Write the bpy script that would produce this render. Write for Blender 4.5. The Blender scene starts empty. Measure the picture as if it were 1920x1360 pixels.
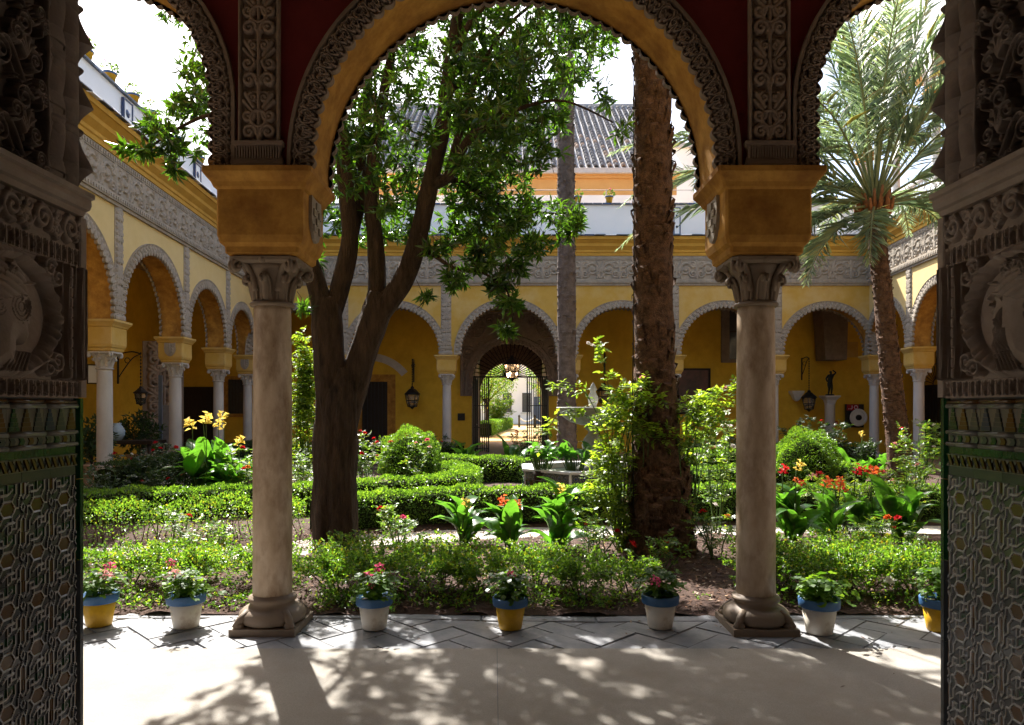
import bpy, math, random
import numpy as np
from mathutils import Vector, Matrix

random.seed(7)
RNG = np.random.default_rng(11)
SC = bpy.context.scene
COL = SC.collection

# ------------------------------------------------------------------ camera
F_PX, CX_PX, HZ_PX, EYE = 1340.0, 960.0, 766.0, 1.60
cam_d = bpy.data.cameras.new('camera')
cam = bpy.data.objects.new('camera', cam_d)
COL.objects.link(cam)
cam.location = (0, 0, EYE)
cam.rotation_euler = (math.radians(90), 0, 0)
cam_d.sensor_width = 36.0
cam_d.lens = 36.0 * F_PX / 1920.0
cam_d.shift_y = (HZ_PX - 680.0) / 1920.0
cam_d.clip_start = 0.05
cam_d.clip_end = 600
SC.camera = cam

# ------------------------------------------------------------------ sky and sun
SUN_EL = math.radians(49)
SUN_H = Vector((-0.41, 0.912)).normalized()          # horizontal direction towards the sun
world = bpy.data.worlds.new('World')
SC.world = world
world.use_nodes = True
wn = world.node_tree
wn.nodes.clear()
w_out = wn.nodes.new('ShaderNodeOutputWorld')
w_bg = wn.nodes.new('ShaderNodeBackground')
w_sky = wn.nodes.new('ShaderNodeTexSky')
w_sky.sky_type = 'NISHITA'
w_sky.sun_disc = False
w_sky.sun_elevation = SUN_EL
w_sky.sun_rotation = math.atan2(SUN_H.x, SUN_H.y)
w_sky.air_density = 1.0
w_sky.dust_density = 3.5
w_sky.ozone_density = 1.0
w_bg.inputs['Strength'].default_value = 0.115
wn.links.new(w_sky.outputs[0], w_bg.inputs['Color'])
wn.links.new(w_bg.outputs[0], w_out.inputs['Surface'])

sun_d = bpy.data.lights.new('sun', 'SUN')
sun_d.energy = 5.0
sun_d.angle = math.radians(0.53)
sun_d.color = (1.0, 0.965, 0.90)
sun = bpy.data.objects.new('sun', sun_d)
COL.objects.link(sun)
_dir = Vector((-SUN_H.x * math.cos(SUN_EL), -SUN_H.y * math.cos(SUN_EL), -math.sin(SUN_EL)))
sun.rotation_euler = _dir.to_track_quat('-Z', 'Y').to_euler()
sun.location = (-12, 30, 40)

SC.view_settings.view_transform = 'Standard'
SC.view_settings.look = 'None'
SC.view_settings.gamma = 1.0
SC.view_settings.use_curve_mapping = False
SC.view_settings.exposure = 1.68
SC.cycles.max_bounces = 10
SC.cycles.diffuse_bounces = 5
SC.cycles.glossy_bounces = 3
SC.cycles.transmission_bounces = 6
SC.cycles.transparent_max_bounces = 8
SC.cycles.sample_clamp_indirect = 8.0
SC.cycles.use_denoising = True


def P(px, py, y):
    """point at depth y (metres) that the photograph shows at pixel px, py"""
    return Vector(((px - CX_PX) / F_PX * y, y, EYE + (HZ_PX - py) / F_PX * y))


def PX(px, y):
    return (px - CX_PX) / F_PX * y


def PZ(py, y):
    return EYE + (HZ_PX - py) / F_PX * y


# ------------------------------------------------------------------ properties
def tag(o, label=None, cat=None, group=None, kind=None):
    if label: o['label'] = label
    if cat: o['category'] = cat
    if group: o['group'] = group
    if kind: o['kind'] = kind
    return o


def empty(name, loc=(0, 0, 0), rz=0.0, parent=None):
    o = bpy.data.objects.new(name, None)
    COL.objects.link(o)
    o.location = loc
    o.rotation_euler = (0, 0, rz)
    o.empty_display_size = 0.1
    if parent: o.parent = parent
    return o


def link(name, me, parent=None, loc=None, rot=None, scale=None):
    o = bpy.data.objects.new(name, me)
    COL.objects.link(o)
    if parent: o.parent = parent
    if loc is not None: o.location = loc
    if rot is not None: o.rotation_euler = rot
    if scale is not None: o.scale = scale if hasattr(scale, '__len__') else (scale,) * 3
    return o


def kids(o):
    return [c for c in o.children]


def copy_tree(o, parent=None):
    c = o.copy()
    COL.objects.link(c)
    c.parent = parent
    for ch in list(o.children):
        copy_tree(ch, c)
    return c


# ------------------------------------------------------------------ mesh building
def raw_mesh(name, V, loops, starts, totals, mats=(), mi=None, smooth=None):
    me = bpy.data.meshes.new(name)
    V = np.asarray(V, dtype=np.float32)
    me.vertices.add(len(V)); me.vertices.foreach_set('co', V.ravel())
    loops = np.asarray(loops, dtype=np.int32)
    me.loops.add(len(loops)); me.loops.foreach_set('vertex_index', loops)
    starts = np.asarray(starts, dtype=np.int32)
    me.polygons.add(len(starts)); me.polygons.foreach_set('loop_start', starts)
    try:
        me.polygons.foreach_set('loop_total', np.asarray(totals, dtype=np.int32))
    except Exception:
        pass
    if mi is not None: me.polygons.foreach_set('material_index', np.asarray(mi, dtype=np.int32))
    if smooth is not None:
        me.polygons.foreach_set('use_smooth', np.full(len(starts), bool(smooth)) if np.isscalar(smooth) else np.asarray(smooth, dtype=bool))
    for m in (mats if isinstance(mats, (list, tuple)) else [mats]): me.materials.append(m)
    me.update(calc_edges=True)
    me.validate()
    return me


def uniform_mesh(name, V, faces, mats=(), mi=None, smooth=False):
    """faces: (N,k) int array"""
    faces = np.asarray(faces, dtype=np.int32)
    n, k = faces.shape
    return raw_mesh(name, V, faces.ravel(), np.arange(n) * k, np.full(n, k), mats, mi, smooth)


class MB:
    def __init__(self):
        self.v = []; self.f = []; self.m = []; self.s = []

    def add(self, verts, faces, mat=0, smooth=False):
        b = len(self.v)
        self.v.extend([tuple(p) for p in verts])
        for f in faces:
            self.f.append(tuple(i + b for i in f)); self.m.append(mat); self.s.append(smooth)
        return self

    def box(self, x0, x1, y0, y1, z0, z1, mat=0):
        v = [(x0, y0, z0), (x1, y0, z0), (x1, y1, z0), (x0, y1, z0), (x0, y0, z1), (x1, y0, z1), (x1, y1, z1), (x0, y1, z1)]
        return self.add(v, [(0, 3, 2, 1), (4, 5, 6, 7), (0, 1, 5, 4), (1, 2, 6, 5), (2, 3, 7, 6), (3, 0, 4, 7)], mat)

    def frustum(self, c, z0, z1, hx0, hy0, hx1, hy1, mat=0, cap=True):
        x, y = c
        v = [(x - hx0, y - hy0, z0), (x + hx0, y - hy0, z0), (x + hx0, y + hy0, z0), (x - hx0, y + hy0, z0),
             (x - hx1, y - hy1, z1), (x + hx1, y - hy1, z1), (x + hx1, y + hy1, z1), (x - hx1, y + hy1, z1)]
        return self.add(v, [(0, 3, 2, 1), (4, 5, 6, 7), (0, 1, 5, 4), (1, 2, 6, 5), (2, 3, 7, 6), (3, 0, 4, 7)], mat)

    def squarelathe(self, c, prof, cham=0.0, mat=0):
        """prof: list of (hx, hy, z); chamfered rectangle rings joined upwards"""
        rings = []
        for hx, hy, z in prof:
            k = min(cham, hx * .5, hy * .5)
            if cham > 0:
                ring = [(-hx + k, -hy), (hx - k, -hy), (hx, -hy + k), (hx, hy - k), (hx - k, hy), (-hx + k, hy), (-hx, hy - k), (-hx, -hy + k)]
            else:
                ring = [(-hx, -hy), (hx, -hy), (hx, hy), (-hx, hy)]
            rings.append([(c[0] + x, c[1] + y, z) for x, y in ring])
        n = len(rings[0]); v = [p for r in rings for p in r]; f = []
        for i in range(len(rings) - 1):
            for j in range(n):
                a = i * n + j; b = i * n + (j + 1) % n
                f.append((a, b, b + n, a + n))
        f.append(tuple(range(n - 1, -1, -1))); f.append(tuple(range((len(rings) - 1) * n, len(rings) * n)))
        return self.add(v, f, mat)

    def lathe(self, prof, n=24, c=(0, 0, 0), mat=0, smooth=True, wob=None):
        v = []; f = []
        for i, (r, z) in enumerate(prof):
            for j in range(n):
                a = 2 * math.pi * j / n
                rr = r * (wob(a, z) if wob else 1.0)
                v.append((c[0] + rr * math.cos(a), c[1] + rr * math.sin(a), c[2] + z))
        for i in range(len(prof) - 1):
            for j in range(n):
                a = i * n + j; b = i * n + (j + 1) % n
                f.append((a, b, b + n, a + n))
        if prof[0][0] > 1e-4: f.append(tuple(range(n - 1, -1, -1)))
        if prof[-1][0] > 1e-4: f.append(tuple(range((len(prof) - 1) * n, len(prof) * n)))
        return self.add(v, f, mat, smooth)

    def tube(self, pts, radii, n=8, mat=0, smooth=True, wob=None, cap=True):
        pts = [Vector(p) for p in pts]
        if not hasattr(radii, '__len__'): radii = [radii] * len(pts)
        v = []; f = []
        t0 = (pts[1] - pts[0]).normalized()
        up = Vector((0, 0, 1)) if abs(t0.z) < .9 else Vector((1, 0, 0))
        u = t0.cross(up).normalized()
        for i, p in enumerate(pts):
            t = (pts[min(i + 1, len(pts) - 1)] - pts[max(i - 1, 0)]).normalized()
            u = (u - t * u.dot(t))
            u = u.normalized() if u.length > 1e-6 else t.orthogonal().normalized()
            w = t.cross(u)
            for j in range(n):
                a = 2 * math.pi * j / n
                r = radii[i] * (wob(a, i, p) if wob else 1)
                v.append(p + (u * math.cos(a) + w * math.sin(a)) * r)
        for i in range(len(pts) - 1):
            for j in range(n):
                a = i * n + j; b = i * n + (j + 1) % n
                f.append((a, b, b + n, a + n))
        if cap:
            f.append(tuple(range(n - 1, -1, -1))); f.append(tuple(range((len(pts) - 1) * n, len(pts) * n)))
        return self.add(v, f, mat, smooth)

    def disc(self, c, r, n=16, axis='z', mat=0):
        v = []
        for j in range(n):
            a = 2 * math.pi * j / n
            x, y = r * math.cos(a), r * math.sin(a)
            v.append((c[0] + x, c[1] + y, c[2]) if axis == 'z' else (c[0] + x, c[1], c[2] + y) if axis == 'y' else (c[0], c[1] + x, c[2] + y))
        return self.add(v, [tuple(range(n))], mat)

    def sphere(self, c, rx, ry=None, rz=None, n=12, m=8, mat=0):
        ry = ry or rx; rz = rz or rx
        v = []; f = []
        for i in range(m + 1):
            th = math.pi * i / m
            for j in range(n):
                a = 2 * math.pi * j / n
                v.append((c[0] + rx * math.sin(th) * math.cos(a), c[1] + ry * math.sin(th) * math.sin(a), c[2] - rz * math.cos(th)))
        for i in range(m):
            for j in range(n):
                a = i * n + j; b = i * n + (j + 1) % n
                f.append((a, b, b + n, a + n))
        return self.add(v, f, mat, True)

    def prism(self, poly, d0, d1, plane='xz', mat=0):
        """poly 2d closed outline extruded between d0 and d1 along the remaining axis"""
        def q(a, b, d):
            return (a, d, b) if plane == 'xz' else (d, a, b) if plane == 'yz' else (a, b, d)
        n = len(poly)
        v = [q(a, b, d0) for a, b in poly] + [q(a, b, d1) for a, b in poly]
        f = [tuple(range(n)), tuple(range(2 * n - 1, n - 1, -1))]
        for i in range(n):
            j = (i + 1) % n
            f.append((i, i + n, j + n, j))
        return self.add(v, f, mat)

    def merge(self, V, faces, mat=0, smooth=False):
        return self.add(V, faces, mat, smooth)

    def mesh(self, name, mats):
        me = bpy.data.meshes.new(name)
        me.from_pydata(self.v, [], self.f)
        for m in (mats if isinstance(mats, (list, tuple)) else [mats]): me.materials.append(m)
        me.polygons.foreach_set('material_index', self.m)
        me.polygons.foreach_set('use_smooth', self.s)
        me.update()
        return me

    def build(self, name, mats, parent=None, loc=None, rot=None, scale=None, fix=True):
        me = self.mesh(name, mats)
        if fix: fix_normals(me)
        return link(name, me, parent, loc, rot, scale)


import bmesh


def fix_normals(me):
    bm = bmesh.new(); bm.from_mesh(me)
    bmesh.ops.recalc_face_normals(bm, faces=bm.faces)
    bm.to_mesh(me); bm.free()


def spline(pts, n=6):
    """Catmull-Rom through points"""
    pts = [Vector(p) for p in pts]
    out = []
    for i in range(len(pts) - 1):
        p0 = pts[max(i - 1, 0)]; p1 = pts[i]; p2 = pts[i + 1]; p3 = pts[min(i + 2, len(pts) - 1)]
        for k in range(n):
            t = k / n
            out.append(0.5 * ((2 * p1) + (p2 - p0) * t + (2 * p0 - 5 * p1 + 4 * p2 - p3) * t * t + (3 * p1 - p0 - 3 * p2 + p3) * t ** 3))
    out.append(pts[-1])
    return out


def lerp_list(vals, n):
    """values at the control points spread over the spline's samples"""
    m = len(vals) - 1
    return [float(np.interp(i / n, range(m + 1), vals)) for i in range(m * n + 1)]


# ------------------------------------------------------------------ materials
class NT:
    def __init__(self, m):
        m.use_nodes = True
        self.m = m; self.t = m.node_tree; self.t.nodes.clear()
        self.out = self.t.nodes.new('ShaderNodeOutputMaterial')

    def n(self, kind, **kw):
        nd = self.t.nodes.new(kind)
        for k, v in kw.items():
            if k in nd.inputs: nd.inputs[k].default_value = v
            else: setattr(nd, k, v)
        return nd

    def l(self, a, b):
        self.t.links.new(a, b)


def c4(c): return (c[0], c[1], c[2], 1.0)


def _ramp(t, stops):
    r = t.n('ShaderNodeValToRGB')
    e = r.color_ramp.elements
    while len(e) < len(stops): e.new(0.5)
    for k, (p, c) in enumerate(stops):
        e[k].position = p; e[k].color = c4(c)
    return r


def mat(name, c1, c2=None, scale=6.0, rough=0.8, bump=0.15, bscale=None, stain=None, stain_scale=1.2, stain_amt=0.5, detail=6, spec=0.3, metal=0.0, coat=0.0, dist=0.01, stretch=None, ramp=(.42, .70)):
    m = bpy.data.materials.new(name); t = NT(m)
    b = t.n('ShaderNodeBsdfPrincipled')
    b.inputs['Roughness'].default_value = rough
    b.inputs['Metallic'].default_value = metal
    b.inputs['Specular IOR Level'].default_value = spec
    if coat: b.inputs['Coat Weight'].default_value = coat; b.inputs['Coat Roughness'].default_value = .12
    tc = t.n('ShaderNodeTexCoord')
    co = tc.outputs['Object']
    if stretch:
        mp = t.n('ShaderNodeMapping'); mp.inputs['Scale'].default_value = stretch
        t.l(co, mp.inputs['Vector']); co = mp.outputs[0]
    n1 = t.n('ShaderNodeTexNoise', Scale=scale, Detail=detail, Roughness=0.65)
    t.l(co, n1.inputs['Vector'])
    c2 = c2 or tuple(x * .75 for x in c1)
    r = _ramp(t, [(0.3, c2), (0.68, c1)])
    t.l(n1.outputs['Fac'], r.inputs[0])
    colo = r.outputs[0]
    if stain:
        n2 = t.n('ShaderNodeTexNoise', Scale=stain_scale, Detail=8, Roughness=0.7)
        t.l(co, n2.inputs['Vector'])
        r2 = _ramp(t, [(ramp[0], (0, 0, 0)), (ramp[1], (1, 1, 1))])
        t.l(n2.outputs['Fac'], r2.inputs[0])
        mu = t.n('ShaderNodeMath', operation='MULTIPLY'); mu.inputs[1].default_value = stain_amt
        t.l(r2.outputs[0], mu.inputs[0])
        mx = t.n('ShaderNodeMix', data_type='RGBA')
        t.l(mu.outputs[0], mx.inputs['Factor']); t.l(colo, mx.inputs[6]); mx.inputs[7].default_value = c4(stain)
        colo = mx.outputs[2]
    t.l(colo, b.inputs['Base Color'])
    if bump:
        n3 = t.n('ShaderNodeTexNoise', Scale=bscale or scale * 5, Detail=5, Roughness=0.6)
        t.l(co, n3.inputs['Vector'])
        bp = t.n('ShaderNodeBump', Strength=bump, Distance=dist)
        t.l(n3.outputs['Fac'], bp.inputs['Height']); t.l(bp.outputs[0], b.inputs['Normal'])
    t.l(b.outputs[0], t.out.inputs['Surface'])
    return m


def leafmat(name, dark, light, trans=0.45, tcol=None, rough=0.45, spec=0.35, odd=None, patch=1.0):
    """each leaf (mesh island) takes its own shade between dark and light; light shines through"""
    m = bpy.data.materials.new(name); t = NT(m)
    g = t.n('ShaderNodeNewGeometry')
    stops = [(0.0, dark), (0.9, light)]
    if odd: stops = [(0.0, dark), (0.85, light), (0.97, odd)]
    r = _ramp(t, stops)
    t.l(g.outputs['Random Per Island'], r.inputs[0])
    b = t.n('ShaderNodeBsdfPrincipled', Roughness=rough)
    b.inputs['Specular IOR Level'].default_value = spec
    # patches of older, darker and younger, paler growth
    tc = t.n('ShaderNodeTexCoord'); nz = t.n('ShaderNodeTexNoise', Scale=3.2, Detail=3, Roughness=.6); t.l(tc.outputs['Object'], nz.inputs['Vector'])
    rp = _ramp(t, [(.32, (.50, .56, .55)), (.52, (1, 1, 1)), (.70, (1.30, 1.16, .95))]); t.l(nz.outputs['Fac'], rp.inputs[0])
    mz = t.n('ShaderNodeMix', data_type='RGBA', blend_type='MULTIPLY'); mz.inputs['Factor'].default_value = patch
    t.l(r.outputs[0], mz.inputs[6]); t.l(rp.outputs[0], mz.inputs[7])
    r = mz; rout = mz.outputs[2]
    t.l(rout, b.inputs['Base Color'])
    tl = t.n('ShaderNodeBsdfTranslucent')
    mx = t.n('ShaderNodeMix', data_type='RGBA', blend_type='MULTIPLY')
    mx.inputs['Factor'].default_value = 1.0
    t.l(rout, mx.inputs[6]); mx.inputs[7].default_value = c4(tcol or (2.2, 1.9, 0.7))
    t.l(mx.outputs[2], tl.inputs['Color'])
    ms = t.n('ShaderNodeMixShader'); ms.inputs[0].default_value = trans
    t.l(b.outputs[0], ms.inputs[1]); t.l(tl.outputs[0], ms.inputs[2])
    t.l(ms.outputs[0], t.out.inputs['Surface'])
    return m


def emitmat(name, c, s):
    m = bpy.data.materials.new(name); t = NT(m)
    e = t.n('ShaderNodeEmission', Strength=s); e.inputs['Color'].default_value = c4(c)
    t.l(e.outputs[0], t.out.inputs['Surface'])
    return m


def glassmat(name, c, rough=0.1):
    m = bpy.data.materials.new(name); t = NT(m)
    b = t.n('ShaderNodeBsdfPrincipled', Roughness=rough)
    b.inputs['Base Color'].default_value = c4(c); b.inputs['Transmission Weight'].default_value = .9
    t.l(b.outputs[0], t.out.inputs['Surface'])
    return m


M = {}
M['yellow'] = mat('yellow_plaster', (.56, .355, .075), (.50, .30, .055), 2.2, .9, .12, 40, stain=(.60, .44, .20), stain_scale=.7, stain_amt=.6, ramp=(.46, .62))
M['yellow_dark'] = mat('deep_yellow_plaster', (.76, .49, .05), (.66, .40, .032), 2.6, .9, .15, 40, stain=(.34, .17, .02), stain_scale=.9, stain_amt=.4)
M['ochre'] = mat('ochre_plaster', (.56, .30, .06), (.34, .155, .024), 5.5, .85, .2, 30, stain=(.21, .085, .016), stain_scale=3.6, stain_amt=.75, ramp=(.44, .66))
M['cornice'] = mat('deep_ochre_cornice', (.56, .32, .055), (.48, .26, .035), 3, .9, .15, 40, stain=(.36, .19, .03), stain_scale=1.6, stain_amt=.5)
M['cream'] = mat('sky_paled_plaster', (.66, .50, .22), (.60, .44, .18), 2.2, .9, .12, 40, stain=(.68, .54, .30), stain_scale=.8, stain_amt=.4)  # yellow plaster paled in colour for skylight on the side walls
M['red'] = mat('red_plaster', (.16, .018, .018), (.12, .012, .014), 5, .9, .15, 60)
M['stucco'] = mat('carved_stucco', (.40, .345, .275), (.28, .24, .19), 7, .9, .2, 60, stain=(.22, .18, .15), stain_scale=3, stain_amt=.5)
M['stucco_dark'] = mat('old_brown_stucco', (.27, .21, .165), (.21, .155, .125), 9, .8, .25, 70, stain=(.14, .10, .08), stain_scale=4, stain_amt=.6)
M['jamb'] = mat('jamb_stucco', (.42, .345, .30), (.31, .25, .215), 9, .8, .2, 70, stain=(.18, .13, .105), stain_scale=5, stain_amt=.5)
M['jamb_dark'] = mat('darkened_jamb_stucco', (.27, .215, .19), (.19, .15, .13), 9, .85, .2, 70, stain=(.10, .075, .065), stain_scale=5, stain_amt=.5)  # darker copy of the jamb stucco for the scalloped upper part
M['marble'] = mat('weathered_marble', (.54, .43, .32), (.34, .245, .16), 7, .45, .12, 60, stain=(.17, .09, .04), stain_scale=4.2, stain_amt=.85, stretch=(1, 1, .42), ramp=(.47, .66))
M['marble_far'] = mat('pale_marble', (.55, .52, .49), (.44, .41, .38), 3.2, .6, .1, 40, stain=(.34, .30, .26), stain_scale=2, stain_amt=.5, stretch=(1, 1, .4))
M['marble_dark'] = mat('brown_stained_marble', (.29, .225, .165), (.18, .13, .09), 5, .6, .15, 60, stain=(.10, .07, .05), stain_scale=5, stain_amt=.7)
M['white'] = mat('whitewash', (.87, .87, .87), (.83, .835, .84), 1.5, .9, .08, 30, stain=(.74, .74, .73), stain_scale=.9, stain_amt=.3)
M['slate'] = mat('grey_slate', (.25, .255, .27), (.17, .175, .19), 7, .7, .3, 60, stain=(.32, .30, .285), stain_scale=3, stain_amt=.5)
M['joint'] = mat('dark_joint', (.19, .19, .195), (.15, .15, .152), 12, .95, .2, 60)
M['carpet'] = mat('sand_matting', (.365, .338, .30), (.265, .243, .212), 130, .97, .5, 420, stain=(.25, .215, .175), stain_scale=1.3, stain_amt=.75, dist=.004, ramp=(.44, .68))
M['soil'] = mat('mulch_soil', (.085, .047, .034), (.035, .02, .015), 22, .95, .8, 70, stain=(.13, .08, .06), stain_scale=5, stain_amt=.7, dist=.03)
M['gravel'] = mat('pale_albero_path', (.52, .48, .42), (.44, .40, .34), 30, .95, .3, 160, stain=(.58, .54, .48), stain_scale=2, stain_amt=.5)
M['sand'] = mat('golden_sand', (.55, .38, .16), (.48, .31, .12), 12, .95, .2, 80)
M['rooftile'] = mat('weathered_roof_tile', (.23, .20, .185), (.10, .09, .085), 6, .9, .25, 30, stain=(.33, .30, .28), stain_scale=4, stain_amt=.5)
M['mortar'] = mat('pale_mortar', (.58, .55, .53), (.46, .43, .41), 8, .9, .2, 40)
M['slatetile'] = mat('dark_coping_tile', (.12, .14, .17), (.07, .08, .10), 9, .5, .2, 40)
M['iron'] = mat('black_iron', (.012, .012, .014), (.02, .018, .018), 30, .5, .1, 80, spec=.4)
M['bronze'] = mat('dark_bronze', (.02, .022, .02), (.03, .03, .026), 9, .4, .1, 60, metal=.6)
M['wood'] = mat('dark_wood', (.035, .022, .016), (.02, .013, .01), 6, .6, .2, 40, stretch=(6, 6, .6))
M['beam'] = mat('ceiling_wood', (.46, .36, .23), (.38, .29, .17), 5, .7, .2, 40)
M['bark'] = mat('brown_bark', (.066, .042, .029), (.009, .006, .005), 8, .95, 1.0, 24, stain=(.11, .07, .048), stain_scale=3, stain_amt=.5, dist=.05, stretch=(2.5, 2.5, .5))
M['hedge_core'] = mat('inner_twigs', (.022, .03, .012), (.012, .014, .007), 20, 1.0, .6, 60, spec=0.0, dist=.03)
M['twig'] = mat('twig_bark', (.10, .065, .045), (.05, .032, .022), 14, .9, .3, 60)
M['palmtrunk'] = mat('palm_fibre', (.17, .09, .052), (.020, .011, .007), 16, .95, 1.0, 60, stain=(.21, .13, .09), stain_scale=7, stain_amt=.5, dist=.03)
M['palmgrey'] = mat('grey_palm_bark', (.17, .13, .11), (.075, .055, .045), 8, .95, .7, 40, dist=.02)
M['potwhite'] = mat('cream_pot_paint', (.70, .66, .57), (.64, .58, .49), 6, .5, .15, 50, stain=(.36, .25, .15), stain_scale=9, stain_amt=.7, spec=.4, ramp=(.5, .68))
M['potyellow'] = mat('yellow_pot_paint', (.68, .40, .018), (.62, .345, .012), 6, .45, .15, 50, stain=(.36, .18, .02), stain_scale=9, stain_amt=.6, spec=.4)
M['potblue'] = mat('blue_pot_paint', (.028, .11, .27), (.02, .08, .20), 8, .5, .15, 50, stain=(.08, .15, .25), stain_scale=9, stain_amt=.5, spec=.4)
M['potsoil'] = mat('pot_soil', (.035, .022, .016), (.02, .012, .009), 30, .95, .6, 90)
M['glazewhite'] = mat('cream_glaze', (.20, .19, .17), (.15, .145, .13), 14, .22, .12, 60, coat=.6)
M['glazegrey'] = mat('grey_strap_glaze', (.52, .52, .53), (.42, .42, .43), 14, .24, .12, 60, coat=.5)
M['glazegreen'] = mat('green_glaze', (.015, .085, .03), (.008, .045, .02), 11, .2, .12, 50, coat=.6)
M['glazedark'] = mat('dark_teal_glaze', (.075, .082, .092), (.05, .056, .066), 12, .2, .12, 50, coat=.6)
M['glazebrown'] = mat('honey_glaze', (.13, .062, .014), (.085, .038, .01), 14, .2, .12, 50, coat=.6)
M['glazeblue'] = mat('blue_glaze', (.025, .05, .13), (.02, .035, .09), 12, .2, .12, 50, coat=.6)
M['house'] = mat('orange_house_plaster', (.62, .36, .13), (.57, .32, .11), 1.6, .9, .1, 20)
M['stone'] = mat('fountain_stone', (.33, .335, .29), (.20, .205, .17), 7, .8, .3, 50, stain=(.12, .11, .09), stain_scale=4, stain_amt=.5)
M['limestone'] = mat('white_limestone', (.70, .69, .66), (.58, .57, .54), 5, .8, .2, 50)
M['water'] = mat('dark_water', (.02, .03, .025), (.02, .03, .02), 5, .05, .05, 20)
M['paint_red'] = mat('sign_red', (.45, .02, .02), (.42, .02, .02), 5, .5, 0)
M['paint_white'] = mat('sign_white', (.75, .75, .74), (.72, .72, .72), 5, .5, 0)
M['paint_grey'] = mat('blue_grey_panel', (.12, .15, .20), (.10, .13, .18), 5, .5, 0)
M['canvas'] = mat('dark_oil_paint', (.10, .065, .055), (.035, .025, .025), 2.2, .45, .05, 40, stain=(.22, .09, .07), stain_scale=1.4, stain_amt=.8)
M['jar'] = mat('pale_blue_china', (.45, .55, .62), (.30, .40, .52), 9, .25, 0)
M['rust'] = mat('terracotta_tile', (.44, .29, .20), (.35, .22, .145), 4, .85, .2, 40)
M['lantern_glass'] = glassmat('lantern_glass', (.85, .80, .70), .2)
M['bulb'] = emitmat('bulb_glow', (1.0, .62, .35), 9.0)

# leaves
M['leaf_tree'] = leafmat('tree_leaf', (.016, .044, .010), (.062, .125, .020), .40, (3.0, 3.2, .8), .30, .6)
M['leaf_hedge'] = leafmat('hedge_leaf', (.03, .082, .012), (.125, .215, .036), .47, (2.7, 2.7, .9), .33, .6)
M['leaf_box'] = leafmat('box_shrub_leaf', (.032, .09, .014), (.14, .24, .04), .47, (2.7, 2.7, .9), .36, .55, odd=(.22, .20, .03))
M['leaf_rose'] = leafmat('rose_leaf', (.028, .08, .012), (.125, .215, .035), .47, (2.8, 2.7, .9), .36, .55, odd=(.20, .17, .03))
M['leaf_lime'] = leafmat('lime_rose_leaf', (.055, .12, .015), (.20, .29, .045), .52, (2.5, 2.3, .8), .4, .5)
M['leaf_dark'] = leafmat('dark_shrub_leaf', (.016, .036, .012), (.045, .085, .022), .3, (1.8, 1.8, .6), .4, .4)
M['leaf_canna'] = leafmat('canna_leaf', (.026, .085, .018), (.075, .19, .035), .45, (2.6, 2.6, .8), .3, .4)
M['leaf_palm'] = leafmat('palm_leaflet', (.13, .18, .13), (.34, .41, .31), .42, (1.9, 2.0, 1.25), .35, .5, odd=(.26, .22, .08))
M['leaf_geranium'] = leafmat('geranium_leaf', (.035, .09, .012), (.11, .20, .03), .45, (2.6, 2.4, .7), .5, .3)
M['frond_rib'] = mat('palm_rib', (.20, .22, .10), (.13, .15, .06), 6, .5, 0)
M['stalk'] = mat('green_stalk', (.07, .13, .03), (.05, .10, .02), 8, .5, 0)
M['fibre'] = mat('orange_palm_fibre', (.30, .12, .04), (.18, .07, .025), 14, .9, .4, 60)
for k, c in dict(red=(.62, .02, .03), pink=(.70, .10, .22), yellow=(.85, .66, .14), white=(.8, .76, .72), orange=(.75, .17, .04), rose=(.75, .35, .33)).items():
    M['fl_' + k] = leafmat('petal_' + k, tuple(x * .75 for x in c), c, .35, (1.2, 1.2, 1.2), .6, .2, None, 0.0)

# ------------------------------------------------------------------ leaves as geometry
def unit(a):
    return a / np.maximum(np.linalg.norm(a, axis=-1, keepdims=True), 1e-9)


def leaf_arrays(C, D, N, L, W, fold=0.25, droop=0.0):
    """diamond leaves: C base points, D direction, N upward normal, L lengths, W widths -> V (n*4,3), F (n*2,3)"""
    C = np.asarray(C, float); n = len(C)
    D = unit(np.asarray(D, float)); S = unit(np.cross(D, np.asarray(N, float))); N = np.cross(S, D)
    L = np.broadcast_to(np.asarray(L, float), (n,))[:, None]; W = np.broadcast_to(np.asarray(W, float), (n,))[:, None]
    mid = C + D * L * .45
    v = np.stack([C, mid + S * W * .5 + N * W * fold, C + D * L - N * L * droop, mid - S * W * .5 + N * W * fold], 1).reshape(-1, 3)
    b = (np.arange(n) * 4)[:, None]
    f = np.concatenate([b + np.array([[0, 1, 2]]), b + np.array([[0, 2, 3]])], 1).reshape(-1, 3)
    return v, f


def leaf_obj(name, V, Fc, m, parent=None, kind='stuff', loc=None):
    me = uniform_mesh(name, V, Fc, m, None, False)
    o = link(name, me, parent, loc)
    if kind: o['kind'] = kind
    return o


def rand_unit(n, rng=None):
    a = (rng or RNG).normal(size=(n, 3))
    return unit(a)

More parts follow.
